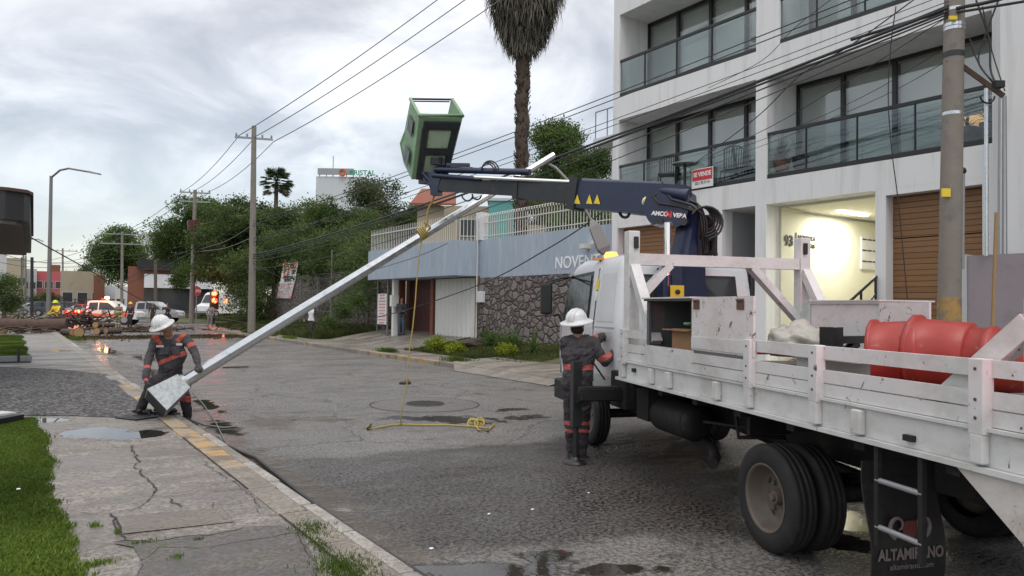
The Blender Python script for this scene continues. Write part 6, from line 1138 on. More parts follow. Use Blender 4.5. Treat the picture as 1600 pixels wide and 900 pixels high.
def auto(name, label, cat, base, rzl, kind, paint, group=None, lights=()):
    t = thing(name, label, cat, base, rzl, group); w = 1.85
    if kind == 'pickup':
        P = [(-2.65, .45), (-2.7, 1.05), (-1.05, 1.08), (-0.95, 1.75), (-0.7, 1.85), (0.45, 1.85), (0.75, 1.78), (1.45, 1.18), (2.35, 1.08), (2.6, .95), (2.65, .45)]
        win = [[(-0.85, 1.15), (-0.82, 1.68), (-0.2, 1.72), (-0.2, 1.15)], [(-0.12, 1.15), (-0.12, 1.72), (0.5, 1.70), (1.12, 1.22), (1.12, 1.15)]]; wy = (-1.65, 1.75); r = .40
        ws = [(1.16, 1.34), (0.62, 1.80)]
    elif kind == 'van':
        P = [(-2.4, .4), (-2.45, 2.3), (-2.2, 2.5), (1.2, 2.5), (1.5, 2.3), (1.9, 1.4), (2.5, 1.1), (2.6, .4)]; win = [[(0.9, 1.4), (0.9, 2.0), (1.3, 2.0), (1.65, 1.4)]]; wy = (-1.5, 1.6); r = .36; ws = [(1.9, 1.45), (1.5, 2.25)]
    elif kind == 'suv':
        P = [(-2.2, .4), (-2.25, 1.0), (-2.05, 1.6), (-1.8, 1.7), (0.3, 1.7), (1.0, 1.15), (1.9, 1.0), (2.2, .8), (2.2, .4)]; win = [[(-1.9, 1.08), (-1.75, 1.55), (-.8, 1.58), (-.8, 1.08)], [(-.7, 1.08), (-.7, 1.58), (.2, 1.56), (.75, 1.08)]]; wy = (-1.4, 1.35); r = .36; ws = [(1.0, 1.16), (.35, 1.66)]
    else:
        P = [(-2.2, .4), (-2.25, .95), (-1.7, 1.05), (-1.1, 1.42), (0.2, 1.45), (1.0, 1.0), (1.9, .9), (2.2, .75), (2.2, .4)]; win = [[(-1.35, 1.06), (-1.0, 1.36), (-.4, 1.38), (-.4, 1.06)], [(-.3, 1.06), (-.3, 1.38), (.15, 1.36), (.65, 1.06)]]; wy = (-1.35, 1.35); r = .32; ws = [(1.0, 1.02), (.3, 1.42)]
    b = MB(); ext_body(b, P, w); bo = b.build('body', paint, t)
    for q in win: side_poly('window', q, w, 'dark_glass', t)
    (ya, za), (yb, zb) = ws; b = MB(); b.extr([(-.75, ya, za), (.75, ya, za), (.65, yb, zb), (-.65, yb, zb)], (0, 0.015, 0.012)); b.build('windscreen', 'dark_glass', t)
    y_ = P[-1][0]; b = MB(); b.b2((-.9, y_-.05, .42), (.9, y_+.06, .62)); b.b2((-.9, P[0][0]-.06, .42), (.9, P[0][0]+.05, .62)); b.build('bumper', 'grey_metal', t)
    for sg in (-1, 1): b = MB(); b.box((sg*.72, y_+.01, .80), (.26, .08, .14)); b.build('headlight', 'white_sticker', t); b = MB(); b.box((sg*.8, P[0][0]-.03, .85), (.14, .08, .3)); b.build('tail_light', 'sign_red', t)
    for wy_ in wy:
        for sg in (-1, 1): b = MB(); b.cyl((sg*.72, wy_, r), (sg*.94, wy_, r), r, n=20); wo = b.build('wheel', 'tyre', t); b = MB(); b.cyl((sg*.93, wy_, r), (sg*.955, wy_, r), r*.6, n=14); b.build('rim', 'grey_metal', wo)
    return t
def gp(px, d, z=0.0): p = W(px, 470, d); p.z = z; return p
side = -YAW-math.pi/2     # facing picture-right
t = auto('pickup_truck', 'white emergency pickup with orange stripe and flashing roof light', 'pickup truck', gp(165, 57), side+0.12, 'pickup', 'car_white')
b = MB(); b.b2((-0.935, -0.9, .62), (-0.945, 2.4, .86)); b.b2((0.935, -0.9, .62), (0.945, 2.4, .86)); b.b2((-.93, 1.55, .9), (-.942, 2.5, 1.05)); b.b2((.93, 1.55, .9), (.942, 2.5, 1.05)); b.build('stripe', 'stripe_orange', t); b = MB(); b.b2((-.945, -2.62, .55), (.945, -1.0, 1.04)); b.build('load_bed', 'car_red', t)
b = MB(); 
for y in (-2.6, -1.1):
    for x in (-.85, .85): b.b2((x-.03, y-.03, 1.08), (x+.03, y+.03, 1.95))
for x in (-.85, .85): b.b2((x-.03, -2.6, 1.9), (x+.03, -1.1, 1.95)); b.b2((x-.03, -2.6, 1.5), (x+.03, -1.1, 1.54))
b.build('roll_rack', 'black_metal', t); b = MB(); b.box((0, 0.0, 1.95), (1.1, .25, .16), bev=.03); b.build('light_bar', 'car_red', t); b = MB(); b.ell((0, 0.1, 2.06), (.26, .14, .12)); b.build('roof_light', 'orange_lit', t); b = MB(); b.ell((.96, -1.6, 1.0), (.05, .2, .12)); b.ell((0.96, -2.3, .95), (.05, .12, .1)); b.build('side_light', 'red_lit', t)
b = MB(); b.cyl((0.955, .3, .95), (.965, .3, .95), .2, n=20); b.cyl((.955, 1.2, .9), (.965, 1.2, .9), .16, n=20); b.build('door_emblem', 'grey_metal', t)
def plight(loc_, e, c, r=0.15):
    l = bpy.data.lights.new('flash', 'POINT'); l.energy = e; l.color = c; l.shadow_soft_size = r; o = bpy.data.objects.new('flash', l); C.objects.link(o); o.location = loc_
plight(W(157, 461, 55.5), 45, (1, .45, .2)); plight(W(118, 478, 55.5), 50, (1, .08, .05))
auto('pickup_truck', 'silver double cab pickup parked behind the two firefighters', 'pickup truck', gp(236, 66), side+0.1, 'pickup', 'car_silver')
t = auto('ambulance', 'white ambulance van with red flashing lights on the grassy rise', 'ambulance', gp(347, 76, 0.35), -YAW+2.7, 'van', 'car_white'); 
p = W(335, 459, 54); t2 = thing('signal_light', 'pair of glowing red signal lamps one above the other by the ambulance', 'signal light', (p.x, p.y, 0.2)); b = MB(); b.b2((-.05, -.05, 0), (.05, .05, 1.4)); b.build('post', 'black_metal', t2)
b = MB(); b.b2((-.3, -.15, 1.1), (.3, .15, 2.45), bev=.05); b.build('housing', 'black_metal', t2)
for y_ in (458.5, 469.5): q = W(335, y_, 53.8); b = MB(); b.ell(q, (.19, .19, .19)); b.build('red_lamp', 'red_lit', t2, world=True)
plight(W(335, 464, 53.2), 30, (1, .06, .04)); q = W(352.5, 470.5, 72.5); b = MB(); b.ell(q, (.2, .2, .2)); b.build('side_lamp', 'red_lit', t, world=True)
for px, d, k, pt, lab, rzv in ((58, 95, 'sedan', 'car_silver', 'small silver car farthest left beyond the fallen trunk', .9), (84, 86, 'suv', 'car_dark', 'dark hatchback parked just behind the dark post', 1.1), (100, 104, 'suv', 'car_white', 'white car behind the street lamp post', .2), (118, 98, 'suv', 'car_dark', 'dark grey car between the lamp post and the pickup rack', 1.4), (140, 84, 'sedan', 'car_silver', 'silver car half hidden behind the pickup load bed', 1.5), (33, 120, 'sedan', 'car_white', 'tiny white car at the far end of the left street', .3), (67, 112, 'suv', 'car_dark', 'dark car parked in the row beyond the silver one', .5)):
    auto('parked_car', lab, 'car', gp(px, d), -YAW-rzv*1.0, k, pt, 'cars parked down the street')

# ================================================================ FALLEN TREE
b = MB(); p0 = W(-60, 509, 40); p1 = W(104, 509, 41.5); p0.z = p1.z = 0.43
rr = random.Random(9); pts = [p0.lerp(p1, k/14)+Vector((0, 0, rr.uniform(-.02, .02))) for k in range(15)]; b.tube(pts, .33, 14, rads=[.33+rr.uniform(-.02, .02)+(.04 if k > 12 else 0) for k in range(15)]); t = solo(b, 'fallen_trunk', 'brown_log', 'long brown fallen tree trunk lying across the sidewalk', 'tree trunk')
def log(px, py, d, r, l, ang, label, z=None):
    p = W(px, py, d); p.z = r if z is None else z; t = thing('cut_log', label, 'log', p, -YAW+ang, 'sawn logs by the kerb'); b = MB(); b.cyl((0, 0, 0), (0, l, 0), r, r*.95, 14, cap=False); b.cyl((0, l-.001, 0), (0, l, 0), r*.95, n=14); b.build('bark', 'bark', t); b = MB(); b.cyl((0, -.012, 0), (0, .01, 0), r*.93, n=14); b.build('cut_face', 'firewood_end', t); return t
log(123, 519, 36, .25, 1.2, .5, 'large sawn log with pale cut face nearest the kerb grass'); log(114, 514, 37.5, .18, 1.2, .9, 'sawn log lying just behind the large pale one'); log(149, 510, 40, .17, 1.0, .1, 'round sawn log topmost left of the right pile', .5); log(159, 511, 40.5, .13, 1.0, -.1, 'small sawn log topmost right of the right pile', .46); log(151, 519, 39.5, .18, 1.0, .2, 'sawn log at the bottom left of the right pile'); log(165, 517, 40, .16, 1.0, -.3, 'dark log at the bottom right of the right pile'); log(5, 507, 36, .22, 1.2, 1.3, 'pale split log lying on the far lawn at the left edge')
def branches(name, px, py, d, w, h, n, label, mat='bark', z=0.0, leaf=0):
    p = W(px, py, d); p.z = z; t = thing(name, label, 'branches', p); b = MB()
    for k in range(n):
        a = rr.uniform(0, 6.28); l = rr.uniform(.5, 1.6); q = Vector((rr.gauss(0, w*.4), rr.gauss(0, w*.3), rr.uniform(0.05, h*.6))); e_ = q+Vector((math.cos(a)*l, math.sin(a)*l, rr.uniform(-.1, h*.6))); e_.z = max(.03, e_.z); m = (q+e_)/2+Vector((rr.uniform(-.15, .15), rr.uniform(-.15, .15), rr.uniform(-.05, .15)))
        b.tube([q, m, e_], .02, 4, rads=[.05, .035, .012])
    b.build('twigs', mat, t)['kind'] = 'stuff'
    if leaf: foliage('dry_leaves', [(p+Vector((0, 0, h*.35)), (w*.7, w*.5, h*.45))], leaf, .10, 'leaf_debris', t, shell=.1)
    return t
branches('branch_pile', 133, 508, 43, 1.4, 1.5, 90, 'tangled pile of bare branches beside the fallen trunk end'); branches('branch_pile', 40, 503, 46, 3.4, 1.0, 90, 'heap of sawn branches and debris behind the fallen trunk', leaf=900); branches('branch_pile', 225, 515, 44, 3.6, .3, 50, 'low line of brushwood and leaves across the road', leaf=1800)
branches('branch_pile', 30, 520, 37, 1.6, .35, 40, 'loose twigs in front of the fallen trunk on the lawn', z=.13, leaf=200); branches('branch_pile', 390, 508, 46, 3.0, .2, 18, 'scattered brushwood along the right hand kerb', leaf=900, z=.1)
b = MB(); v, f = grid(lin(-2, 9, 30), lin(30.5, 34.5, 14), lambda x, y: 0.02+0.10*max(0, 1-abs(y-32.5)/2)*(0.6+0.5*math.sin(x*1.7+y))); b.add(v, f); o = struct(b, 'wood_debris_ground', 'sawdust', kind='stuff') if 0 else None
P = np.stack([RNG.uniform(0.0, 8.2, 5000), RNG.normal(36.5, 1.1, 5000), np.full(5000, .02)], 1); V, Q = leaf_quads(P+np.array([0, 0, .02]), .10); V[:, 2] = np.maximum(V[:, 2], .006); o = npmesh('fallen_leaves', V, Q, 'leaf_debris'); o['kind'] = 'stuff'

# ================================================================ POLES, LAMPS, SIGNS
def xarm(b, c, d, L_, z, s=.10): c = Vector(c); d = Vector(d).normalized(); b.beam((c.x-d.x*L_/2, c.y-d.y*L_/2, z), (c.x+d.x*L_/2, c.y+d.y*L_/2, z), s, s)
def pole(px, pyb, pxt, pyt, d, r0_, r1, label, mat='concrete_pole', arms=(), z0=0.0, extra=None, name='utility_pole', group=None, n=12):
    a = W(px, pyb, d); a.z = z0; c = W(pxt, pyt, d); t = thing(name, label, 'utility pole', a, 0, group); b = MB(); b.cyl(a, c, r0_, r1, n); b.build('shaft', mat, t, world=True)
    for (py_, L_, q) in arms:
        z = W(px, py_, d).z; k = (z-a.z)/(c.z-a.z); m = a.lerp(c, k); b = MB(); xarm(b, m, r0*0.9+f0*0.25, L_, z); b.build('crossarm', mat if q == 0 else 'grey_metal', t, world=True)
        for s_ in (-.46, -.18, .22, .46): qq = m+(r0*0.9+f0*.25).normalized()*L_*s_; b = MB(); b.lathe([(0, .03), (.05, .06), (.1, .05), (.14, .06), (.2, .03)], (qq.x, qq.y, z+.05), n=8); b.build('insulator', 'grey_metal', t, world=True)
    return t
pA0 = Vector((9.9, 1.35, .13)); pAt = W(1502, -620, 11.6)
t = thing('utility_pole', 'large concrete utility pole with a yellow painted foot at the right', 'utility pole', pA0); b = MB(); pm = pA0+(pAt-pA0).normalized()*2.0; b.cyl(pA0+(pAt-pA0).normalized()*1.9, pAt, .165, .12, 20); b.build('shaft', 'concrete_pole', t, world=True); b = MB(); b.cyl(pA0, pA0+(pAt-pA0).normalized()*1.9, .180, .170, 20, cap=True); b.build('painted_foot', 'old_yellow', t, world=True)
ad = (pAt-pA0).normalized()
for py_, mt in ((300, 'galv'), (182, 'galv'), (92, 'wire'), (88, 'wire'), (50, 'galv'), (44, 'galv'), (20, 'galv')):
    z = W(1488, py_, 11.6).z; k = (z-pA0.z)/ad.z; m = pA0+ad*k; b = MB(); b.cyl(m, m+ad*0.05, .165-.002*k, n=20); b.build('band', mt, t, world=True)
b = MB(); b.box(W(1478, 301, 11.42), (.13, .03, .13), rz=-YAW); b.build('pole_tag', 'yellow_sticker', t, world=True); b = MB(); b.box(W(1489, 28, 11.40), (.12, .03, .06), rz=-YAW); b.build('pole_tag', 'yellow_sticker', t, world=True)
simple('rusty', (0.07, 0.04, 0.03), .9, var=.3)
b = MB(); b.beam(W(1503, 103, 11.5), W(1568, 150, 11.2), .07, .07); b.build('rusty_bracket', 'rusty', t, world=True)
t3 = thing('conduit_riser', 'grey steel conduits rising between the pole and the building corner', 'conduit', (W(1540, 400, 12.5).x, W(1540, 400, 12.5).y, .2)); 
for (xa, ya, xb, yb, d, r_) in ((1541, 400, 1541, 138, 12.4, .035), (1560, 410, 1562, 140, 12.6, .02), (1567, 410, 1568, 150, 12.6, .02), (1504, 420, 1505, 265, 12.3, .03), (1573, 410, 1572, 150, 12.6, .012)): b = MB(); b.cyl(W(xa, ya, d), W(xb, yb, d), r_, n=8); b.build('pipe', 'galv' if r_ > .03 else 'grey_metal', t3, world=True)
b = MB(); b.ell(W(1505, 267, 12.3), (.05, .05, .06)); b.build('cap', 'rubber', t3, world=True)
b = MB(); b.cyl(W(1551, 512, 11.3), W(1557, 332, 11.3), .028, n=8); solo(b, 'yellow_guard', 'yellow_sticker' if 0 else 'firewood_end', 'long yellow guy wire guard leaning in front of the mauve wall', 'guard')
pB = pole(393, 519, 397, 197, 40.5, .22, .13, 'concrete utility pole with a single crossarm near its top', arms=((216, 2.0, 1),), z0=.2); pC = pole(299, 505, 305, 297, 56, .2, .13, 'grey pole with two crossarms and a transformer', arms=((301, 2.2, 1), (315, 2.2, 1)), z0=.2)
b = MB(); q = W(299, 352, 55.7); b.box(q, (.5, .4, .8)); b.box(q+r0*.5, (.3, .3, .7)); b.build('transformer', 'brown_door', pC, world=True)
pD = pole(190, 500, 191, 362, 78, .17, .12, 'tall pole standing in front of the round far tree', arms=((366, 4.2, 1), (381, 4.2, 1)), z0=0); pole(243, 500, 243, 390, 70, .15, .14, 'dark wooden pole left of the transformer pole', 'wood_pole', z0=0)
pole(98, 490, 98, 388, 110, .16, .12, 'distant pole with a pronged crossarm behind the street lamp', arms=((392, 4.0, 1),), z0=0); pole(50, 490, 50, 402, 80, .16, .15, 'thick dark post at the far left beyond the trunk', 'black_metal', z0=0); pole(40, 492, 40, 400, 100, .13, .12, 'thin grey pole left of the dark post', z0=0); pole(34, 492, 34, 402, 112, .14, .12, 'slender far pole leftmost beyond the hedge', 'wood_pole', z0=0)
# street lamps
def streetlamp(px, pyb, pyt, ax_, ay, d, label, z0=.13):
    a = W(px, pyb, d); a.z = z0; c = W(px+4, pyt, d); t = thing('street_lamp', label, 'street lamp', a, 0, 'street lamps on the left side'); b = MB(); b.cyl(a, c, .14, .09, 10); b.build('post', 'lamp_grey', t, world=True); b = MB(); e_ = W(ax_, ay, d-1); m = c.lerp(e_, .45)+UP*.35; b.tube([c-UP*.1, c.lerp(m, .5)+UP*.12, m, e_], .06, 6); b.build('arm', 'lamp_grey', t, world=True)
    b = MB(); f = W(ax_+14*44/d*1.0, ay+3, d-1.2); b.beam(e_-(f-e_)*.1, f, .22, .12, w2=.3, h2=.08); b.build('lamp_head', 'grey_metal', t, world=True); b = MB(); b.cyl(a, a+UP*.5, .24, .2, 10); b.build('base', 'lamp_grey', t, world=True); return a
streetlamp(76, 490, 275, 141, 269, 44, 'tall grey street lamp arching over the road at the left'); streetlamp(33, 490, 381, 60, 374, 92, 'distant thin street lamp behind the near lamp post', 0)
# stop sign
p = gp(307, 58, .2); t = thing('stop_sign', 'red octagonal ALTO stop sign on a thin post beside the transformer pole', 'sign', p, -YAW); b = MB(); b.cyl((0, 0, 0), (0, 0, 2.5), .04, n=6); b.build('post', 'grey_metal', t); b = MB(); zc_ = W(307, 455, 58).z-.2
b.lathe([(0, 0), (0, .42), (.02, .42), (.02, 0)], (0, -.06, zc_), (0, -1, 0), 8, sm=False); b.build('plate', 'sign_red', t); X_ = FR[t].to_3x3() @ Vector((1, 0, 0)); text('lettering', 'ALTO', .28, FR[t] @ Vector((0, -.09, zc_)), X_, UP, 'sign_white', t, .004, .008)
# cones and hose
for px_, py_, lab in ((349, 531, 'small orange cone standing alone on the road by the kerb'), (331, 512, 'orange cone at the feet of the grey clad person')):
    q = G(px_, py_); t = thing('traffic_cone', lab, 'cone', q); b = MB(); b.lathe([(0.02, .09), (.15, .06), (.32, .02), (.32, 0)], n=12); b.build('cone', 'cone_orange', t); b = MB(); b.box((0, 0, .01), (.24, .24, .02)); b.build('base', 'cone_orange', t); b = MB(); b.lathe([(.16, .060), (.22, .047)], n=12); b.build('band', 'white_sticker', t)
b = MB(); b.tube([G(x, y, .06) for x, y in ((322, 510), (333, 511), (342, 514), (352, 514), (349, 518), (338, 516))], .05, 6); solo(b, 'orange_hose', 'cone_orange', 'orange hose lying in a loop on the verge edge', 'hose')
# banner on the stone wall, fence and small banner
XW = 13.0
b = MB(); y0, y1 = 29.0, 49.0; n = 24; top = []
rr = random.Random(2)
ys = lin(y0, y1, n); P = [(XW, y, 3.45+.12*rr.random() if y < 46 else 3.45-(y-46)*.4) for y in ys]
b.extr([(XW, y0, 0.1)]+P+[(XW, y1+1.8, 0.1)], (.5, 0, 0)); solo(b, 'retaining_wall', 'stone_grey', 'rough stone retaining wall under the trees behind the verge', 'wall')
q = [on_x(x, y, XW-.05) for x, y in ((443, 412), (466, 409), (461, 442), (438, 443))]; q2 = [on_x(x, y, XW-.05) for x, y in ((438, 443), (461, 442), (455, 466), (432, 466))]
t = thing('sale_banner', 'white and red tilted real estate banner hanging on the stone wall', 'banner', (XW-.05, (q[0].y+q[1].y)/2, min(v.z for v in q2))); b = MB(); b.extr(q, (-.02, 0, 0)); b.build('white_part', 'sign_white', t, world=True); b = MB(); b.extr(q2, (-.021, 0, 0)); b.build('red_part', 'pinkish', t, world=True)
def bq(x, y): return on_x(x, y, XW-.085)
xd_ = bq(466, 409)-bq(443, 411); ud_ = bq(447, 412)-bq(436, 466)
for s_, sz, x, y, m, sx_ in (('D', 1.6, 447, 423, 'sign_red', 1.0), ('VENDE', .65, 458, 415, 'sign_red', .75), ('casa', .5, 458, 424, 'ink', .8), ('se vende casa', .38, 450, 433, 'ink', 1.0), ('informes', .38, 449, 437.5, 'ink', 1.0), ('222-41-89', .85, 447, 448, 'sign_white', .85), ('222-41-90', .85, 445, 456, 'sign_white', .85), ('inmobiliaria', .4, 444, 463, 'sign_white', 1.0)): text('lettering', s_, sz, bq(x, y), xd_, ud_, m, t, .002, .01, sx=sx_)
ft = thing('wire_fence', 'wire mesh fence on grey posts beside the blue walled house', 'fence', (12.4, 33, .4)); b = MB()
for y in (28.6, 31, 34, 37, 40): b2_ = MB(); b2_.cyl((12.4, y, .3), (12.4, y, 3.3), .04, n=6); b2_.tube([(12.4, y, 3.3), (12.1, y, 3.7)], .03, 5); b2_.build('post', 'lamp_grey', ft, world=True)
for z in (1.4, 2.6, 3.25, 3.5): b.cyl((12.38, 28.6, z), (12.38, 40, z), .014, n=4)
for k in range(60): y = 28.6+k*.2; b.cyl((12.38, y, .5), (12.38, y, 3.25), .004, n=3)
b.build('mesh', 'lamp_grey', ft, world=True)
b = MB(); a_ = W(519, 390, 40); b.cyl((a_.x, a_.y, .5), a_, .05, n=6); solo(b, 'thin_post', 'lamp_grey', 'thin pale post rising above the stone wall against the trees', 'post')
t = thing('advert_banner', 'narrow pink and white advertising banner tied to the fence post', 'banner', (12.1, on_x(597, 480, 12.1).y, .5)); a_ = on_x(591, 459, 12.1); c_ = on_x(604, 507, 12.1); b = MB(); b.b2((12.08, a_.y, c_.z), (12.1, c_.y, a_.z)); b.build('sheet', 'sign_white', t, world=True)
b = MB(); rr2 = random.Random(1)
for k in range(10): z = c_.z+(a_.z-c_.z)*(k+.5)/10; w_ = rr2.uniform(.3, .46); m_ = (a_.y+c_.y)/2; b.box((12.075, m_, z), (.006, abs(a_.y-c_.y)*w_*1.8, (a_.z-c_.z)/10*.55))
b.build('print', 'pinkish', t, world=True)
b = MB(); a_ = W(606.5, 434, 33.5); b.cyl((a_.x, a_.y, .4), a_, .05, n=8); solo(b, 'gate_post', 'lamp_grey', 'grey round post just left of the brown doorway', 'post'); b = MB(); b.box(W(617, 480, 33.2), (.22, .2, 2.8), rz=0); b.box(W(616, 470, 33.0), (.35, .2, .5)); solo(b, 'meter_column', 'white_gate', 'white meter column at the left of the brown doorway', 'column')

# ================================================================ LEFT CANOPY AND FAR TOWN
def left_x(px, py, X):
    v = fw+cr*((px-800)/F)+cu*((450-py)/F); return CAM+v*((X-CAM.x)/v.x)
t = thing('shop_canopy', 'black edged flat canopy with a brown soffit at the left edge', 'canopy', (-4.5, 12, 0)); pn = W(47, 346, 14); pf = W(39, 400, 25)
XE = pn.x; y0c, y1c = pn.y, pn.y+11.5; FR[t] = frame((-4.5, 12, 0))
b = MB(); P = [(XE-8, y0c), (XE-.4, y0c), (XE-.1, y0c+.15), (XE, y0c+.5), (XE+.25, y1c), (XE-8, y1c)]; b.prism(P, 3.30, 3.84); b.build('fascia', 'sign_canopy', t, world=True); b = MB(); b.prism([(x-.12 if x > XE-1 else x, y) for x, y in P], 3.22, 3.298); b.build('soffit', 'soffit', t, world=True); b = MB(); b.prism([(x+.05 if x > XE-1 else x, y-.03) for x, y in P], 3.841, 3.90); b.build('coping', 'brown_log', t, world=True)
b = MB(); b.b2((XE-8, y1c-3, 0), (XE-1.6, y1c-2.7, 3.2)); b.build('wall', 'white_render', t, world=True)
W8 = lambda *a, **k: facebox(*a, **k)
t, w, h = W8('town_house', 'cream town house behind the dark post at the far left', 0, 38, 403, 490, 120, 'beige_wall', 12, zb=0, rz=-YAW); wins(t, w, h, 2, 3, .9, 1.3, z0=1.0, fh=3.2); 
t, w, h = W8('town_house', 'pale grey house right of the cream house at the far left', 36, 56, 420, 490, 125, 'pale_wall', 12, zb=0, rz=-YAW); wins(t, w, h, 2, 2, .8, 1.1, z0=1, fh=2.8)
t, w, h = W8('town_house', 'red painted town house beyond the street lamp', 56, 98, 424, 490, 130, 'pink_wall', 12, zb=0, rz=-YAW); wins(t, w, h, 2, 3, 1.2, 1.2, z0=1, fh=3.0); b = MB(); b.b2((w*.05, 0, h), (w*.35, 4, h+1.2)); b.build('roof', 'roof_tile', t)
t, w, h = W8('town_house', 'beige walled house with arched pale doorway left of the round tree', 100, 160, 424, 490, 105, 'beige_wall', 12, zb=0, rz=-YAW); wins(t, w, h, 1, 3, 1.2, 1.8, z0=1.2); b = MB(); b.b2((w/2-1.4, -.1, 0), (w/2, -.02, h-.5)); b.build('brick_strip', 'brick', t)
t, w, h = W8('low_shop', 'low shop with a white band and long black sign beam', 208, 330, 418, 470, 92, 'brick', 10, zb=0.0, rz=-YAW+.05); b = MB(); b.b2((-w/2+1.8, -.5, h-2.6), (w/2, -.02, h-.9)); b.b2((-w/2+1.8, -.5, h-.35), (w/2, -.02, h+.6)); b.build('white_band', 'white_render', t); b = MB(); b.b2((-w/2+1, -.9, h-.3), (w*.12, -.55, h+.9)); b.b2((w*.06, -.9, h-1.2), (w*.12, -.55, h-.3)); b.build('sign_beam', 'black_metal', t); b = MB(); b.b2((-w/2+1.8, -.1, .3), (w/2-.5, .02, h-2.7)); b.build('shop_window', 'dark_glass', t)
t, w, h = W8('grey_block', 'plain pale grey block rising behind the low shop', 224, 280, 364, 470, 150, 'pale_wall', 20, zb=0, rz=-YAW)
t, w, h = W8('roof_structure', 'far white rooftop building between pole and trees', 268, 320, 384, 470, 140, 'pale_wall', 12, zb=0, rz=-YAW); wins(t, w, h, 3, 4, 1.2, 1.2, z0=3)
for i, (a_, c_, y_, d_, m_, lab) in enumerate(((-60, 4, 396, 90, 'pale_wall', 'white house wall cut by the left frame edge'), (150, 182, 446, 118, 'bluegrey_wall', 'small blue grey house behind the white pickup'), (182, 214, 448, 110, 'white_render', 'small white building with panel right of the flashing light'))):
    t, w, h = W8('town_house', lab, a_, c_, y_, 490, d_, m_, 10, zb=0, rz=-YAW); wins(t, w, h, 1, 2, 1.0, 1.2, z0=1)

# ================================================================ VEGETATION
def tree(label, px, d, top_py, w_m, base_z=0.0, n=14000, leaf='leaf_dark', ls=.14, name='tree', crown_h=None, seed=1, trunk=True, bot=None, squash=1.0, group=None, k=13):
    """trunk with limbs and a crown of leaf sprays spread over uneven clumps"""
    r_ = random.Random(seed); p = gp(px, d, base_z); zt = W(px, top_py, d).z; H_ = zt-base_z; t = thing(name, label, 'tree', p, 0, group); ch_ = crown_h or H_*.7; cl = []
    for i in range(k):
        a = r_.uniform(0, 6.28); q = r_.uniform(0, 1)**.5; hh = r_.uniform(0.0, 1); wd = w_m/2*(1-.45*abs(hh-.42)*1.6); rad = r_.uniform(.22, .36)*min(w_m, ch_)*.62
        cl.append((Vector((p.x+math.cos(a)*(wd-rad*.6)*q, p.y+math.sin(a)*(wd-rad*.6)*q, zt-ch_+rad*.8+hh*(ch_-rad*1.7))), (rad, rad, rad*.8)))
    foliage('crown', cl, n, ls, leaf, t)
    if trunk:
        b = MB(); b.tube([p, p+Vector((.1, .1, H_*.3)), p+Vector((-.1, .15, H_*.55))], .2, 8, rads=[.03*H_, .024*H_, .016*H_])
        for c_, _ in cl[:8]: s_ = p+Vector((0, 0, H_*r_.uniform(.28, .5))); b.tube([s_, s_.lerp(c_, .5)+Vector((0, 0, .2)), c_], .05, 5, rads=[.012*H_, .008*H_, .003*H_])
        b.build('trunk', 'bark', t)
    return t
tree('round dense tree beyond the pickups at the end of the street', 182, 100, 350, 7.6, n=40000, ls=.25, crown_h=8.6, seed=3, leaf='leaf_mid', k=30)
tree('dark leafy tree behind the transformer pole', 312, 64, 308, 9.5, n=60000, ls=.19, seed=4, crown_h=7.4, k=30, leaf='leaf_mid')
tree('broad tree between the two tall poles, leaning over the red signal lamps', 372, 57, 305, 9.0, n=60000, ls=.17, seed=5, crown_h=7.2, k=30, leaf='leaf_dark')
tree('tall dark tree right of the concrete pole', 440, 58, 310, 8.5, n=60000, ls=.16, seed=6, crown_h=8.0, k=28, leaf='leaf_dark')
tree('wide green tree under the pale office block', 535, 50, 306, 8.2, n=60000, ls=.16, seed=17, crown_h=6.5, k=28, leaf='leaf_mid', base_z=1)
tree('olive green tree whose crown rises left of the crane basket', 592, 62, 276, 8.0, n=50000, ls=.18, seed=8, crown_h=8.0, k=26, leaf='leaf_olive', base_z=1)
tree('tree crown peeping behind the red tiled roof', 655, 60, 296, 6.0, n=26000, ls=.16, seed=9, crown_h=5.0, k=12, leaf='leaf_dark', base_z=1)
tree('pointed dark tree between the palm trunk and the white building', 872, 48, 188, 5.6, n=42000, ls=.15, seed=21, crown_h=8.0, k=24, leaf='leaf_mid', base_z=1)
tree('lower dark tree touching the white building above the boom', 920, 44, 222, 4.6, n=36000, ls=.14, seed=22, crown_h=7.5, k=22, leaf='leaf_dark', base_z=1)
tree('shaggy shrub tree behind the white railing right of the turquoise house', 838, 38, 288, 3.0, n=9000, ls=.10, seed=12, crown_h=3.0, k=9, leaf='leaf_olive', base_z=1); tree('ivy clad shrub behind the railing near the lamp arm', 900, 34, 322, 3.6, n=9000, ls=.10, seed=13, crown_h=2.0, k=9, leaf='leaf_lime', base_z=1.5)
tree('small tree above the beige town houses', 133, 118, 412, 3.0, n=5000, ls=.25, seed=14, crown_h=4); tree('dark hedge tree under the canopy at the left edge', 6, 48, 420, 2.6, n=9000, ls=.10, seed=15, crown_h=3.2, leaf='leaf_dark')
tree('little tree beside the shop beyond the silver pickup', 285, 88, 415, 3.2, n=5000, ls=.2, seed=16, crown_h=3); tree('bushy hedge in front of the red town house', 75, 100, 455, 5, n=3000, ls=.2, seed=18, crown_h=2.2, trunk=False, name='hedge')
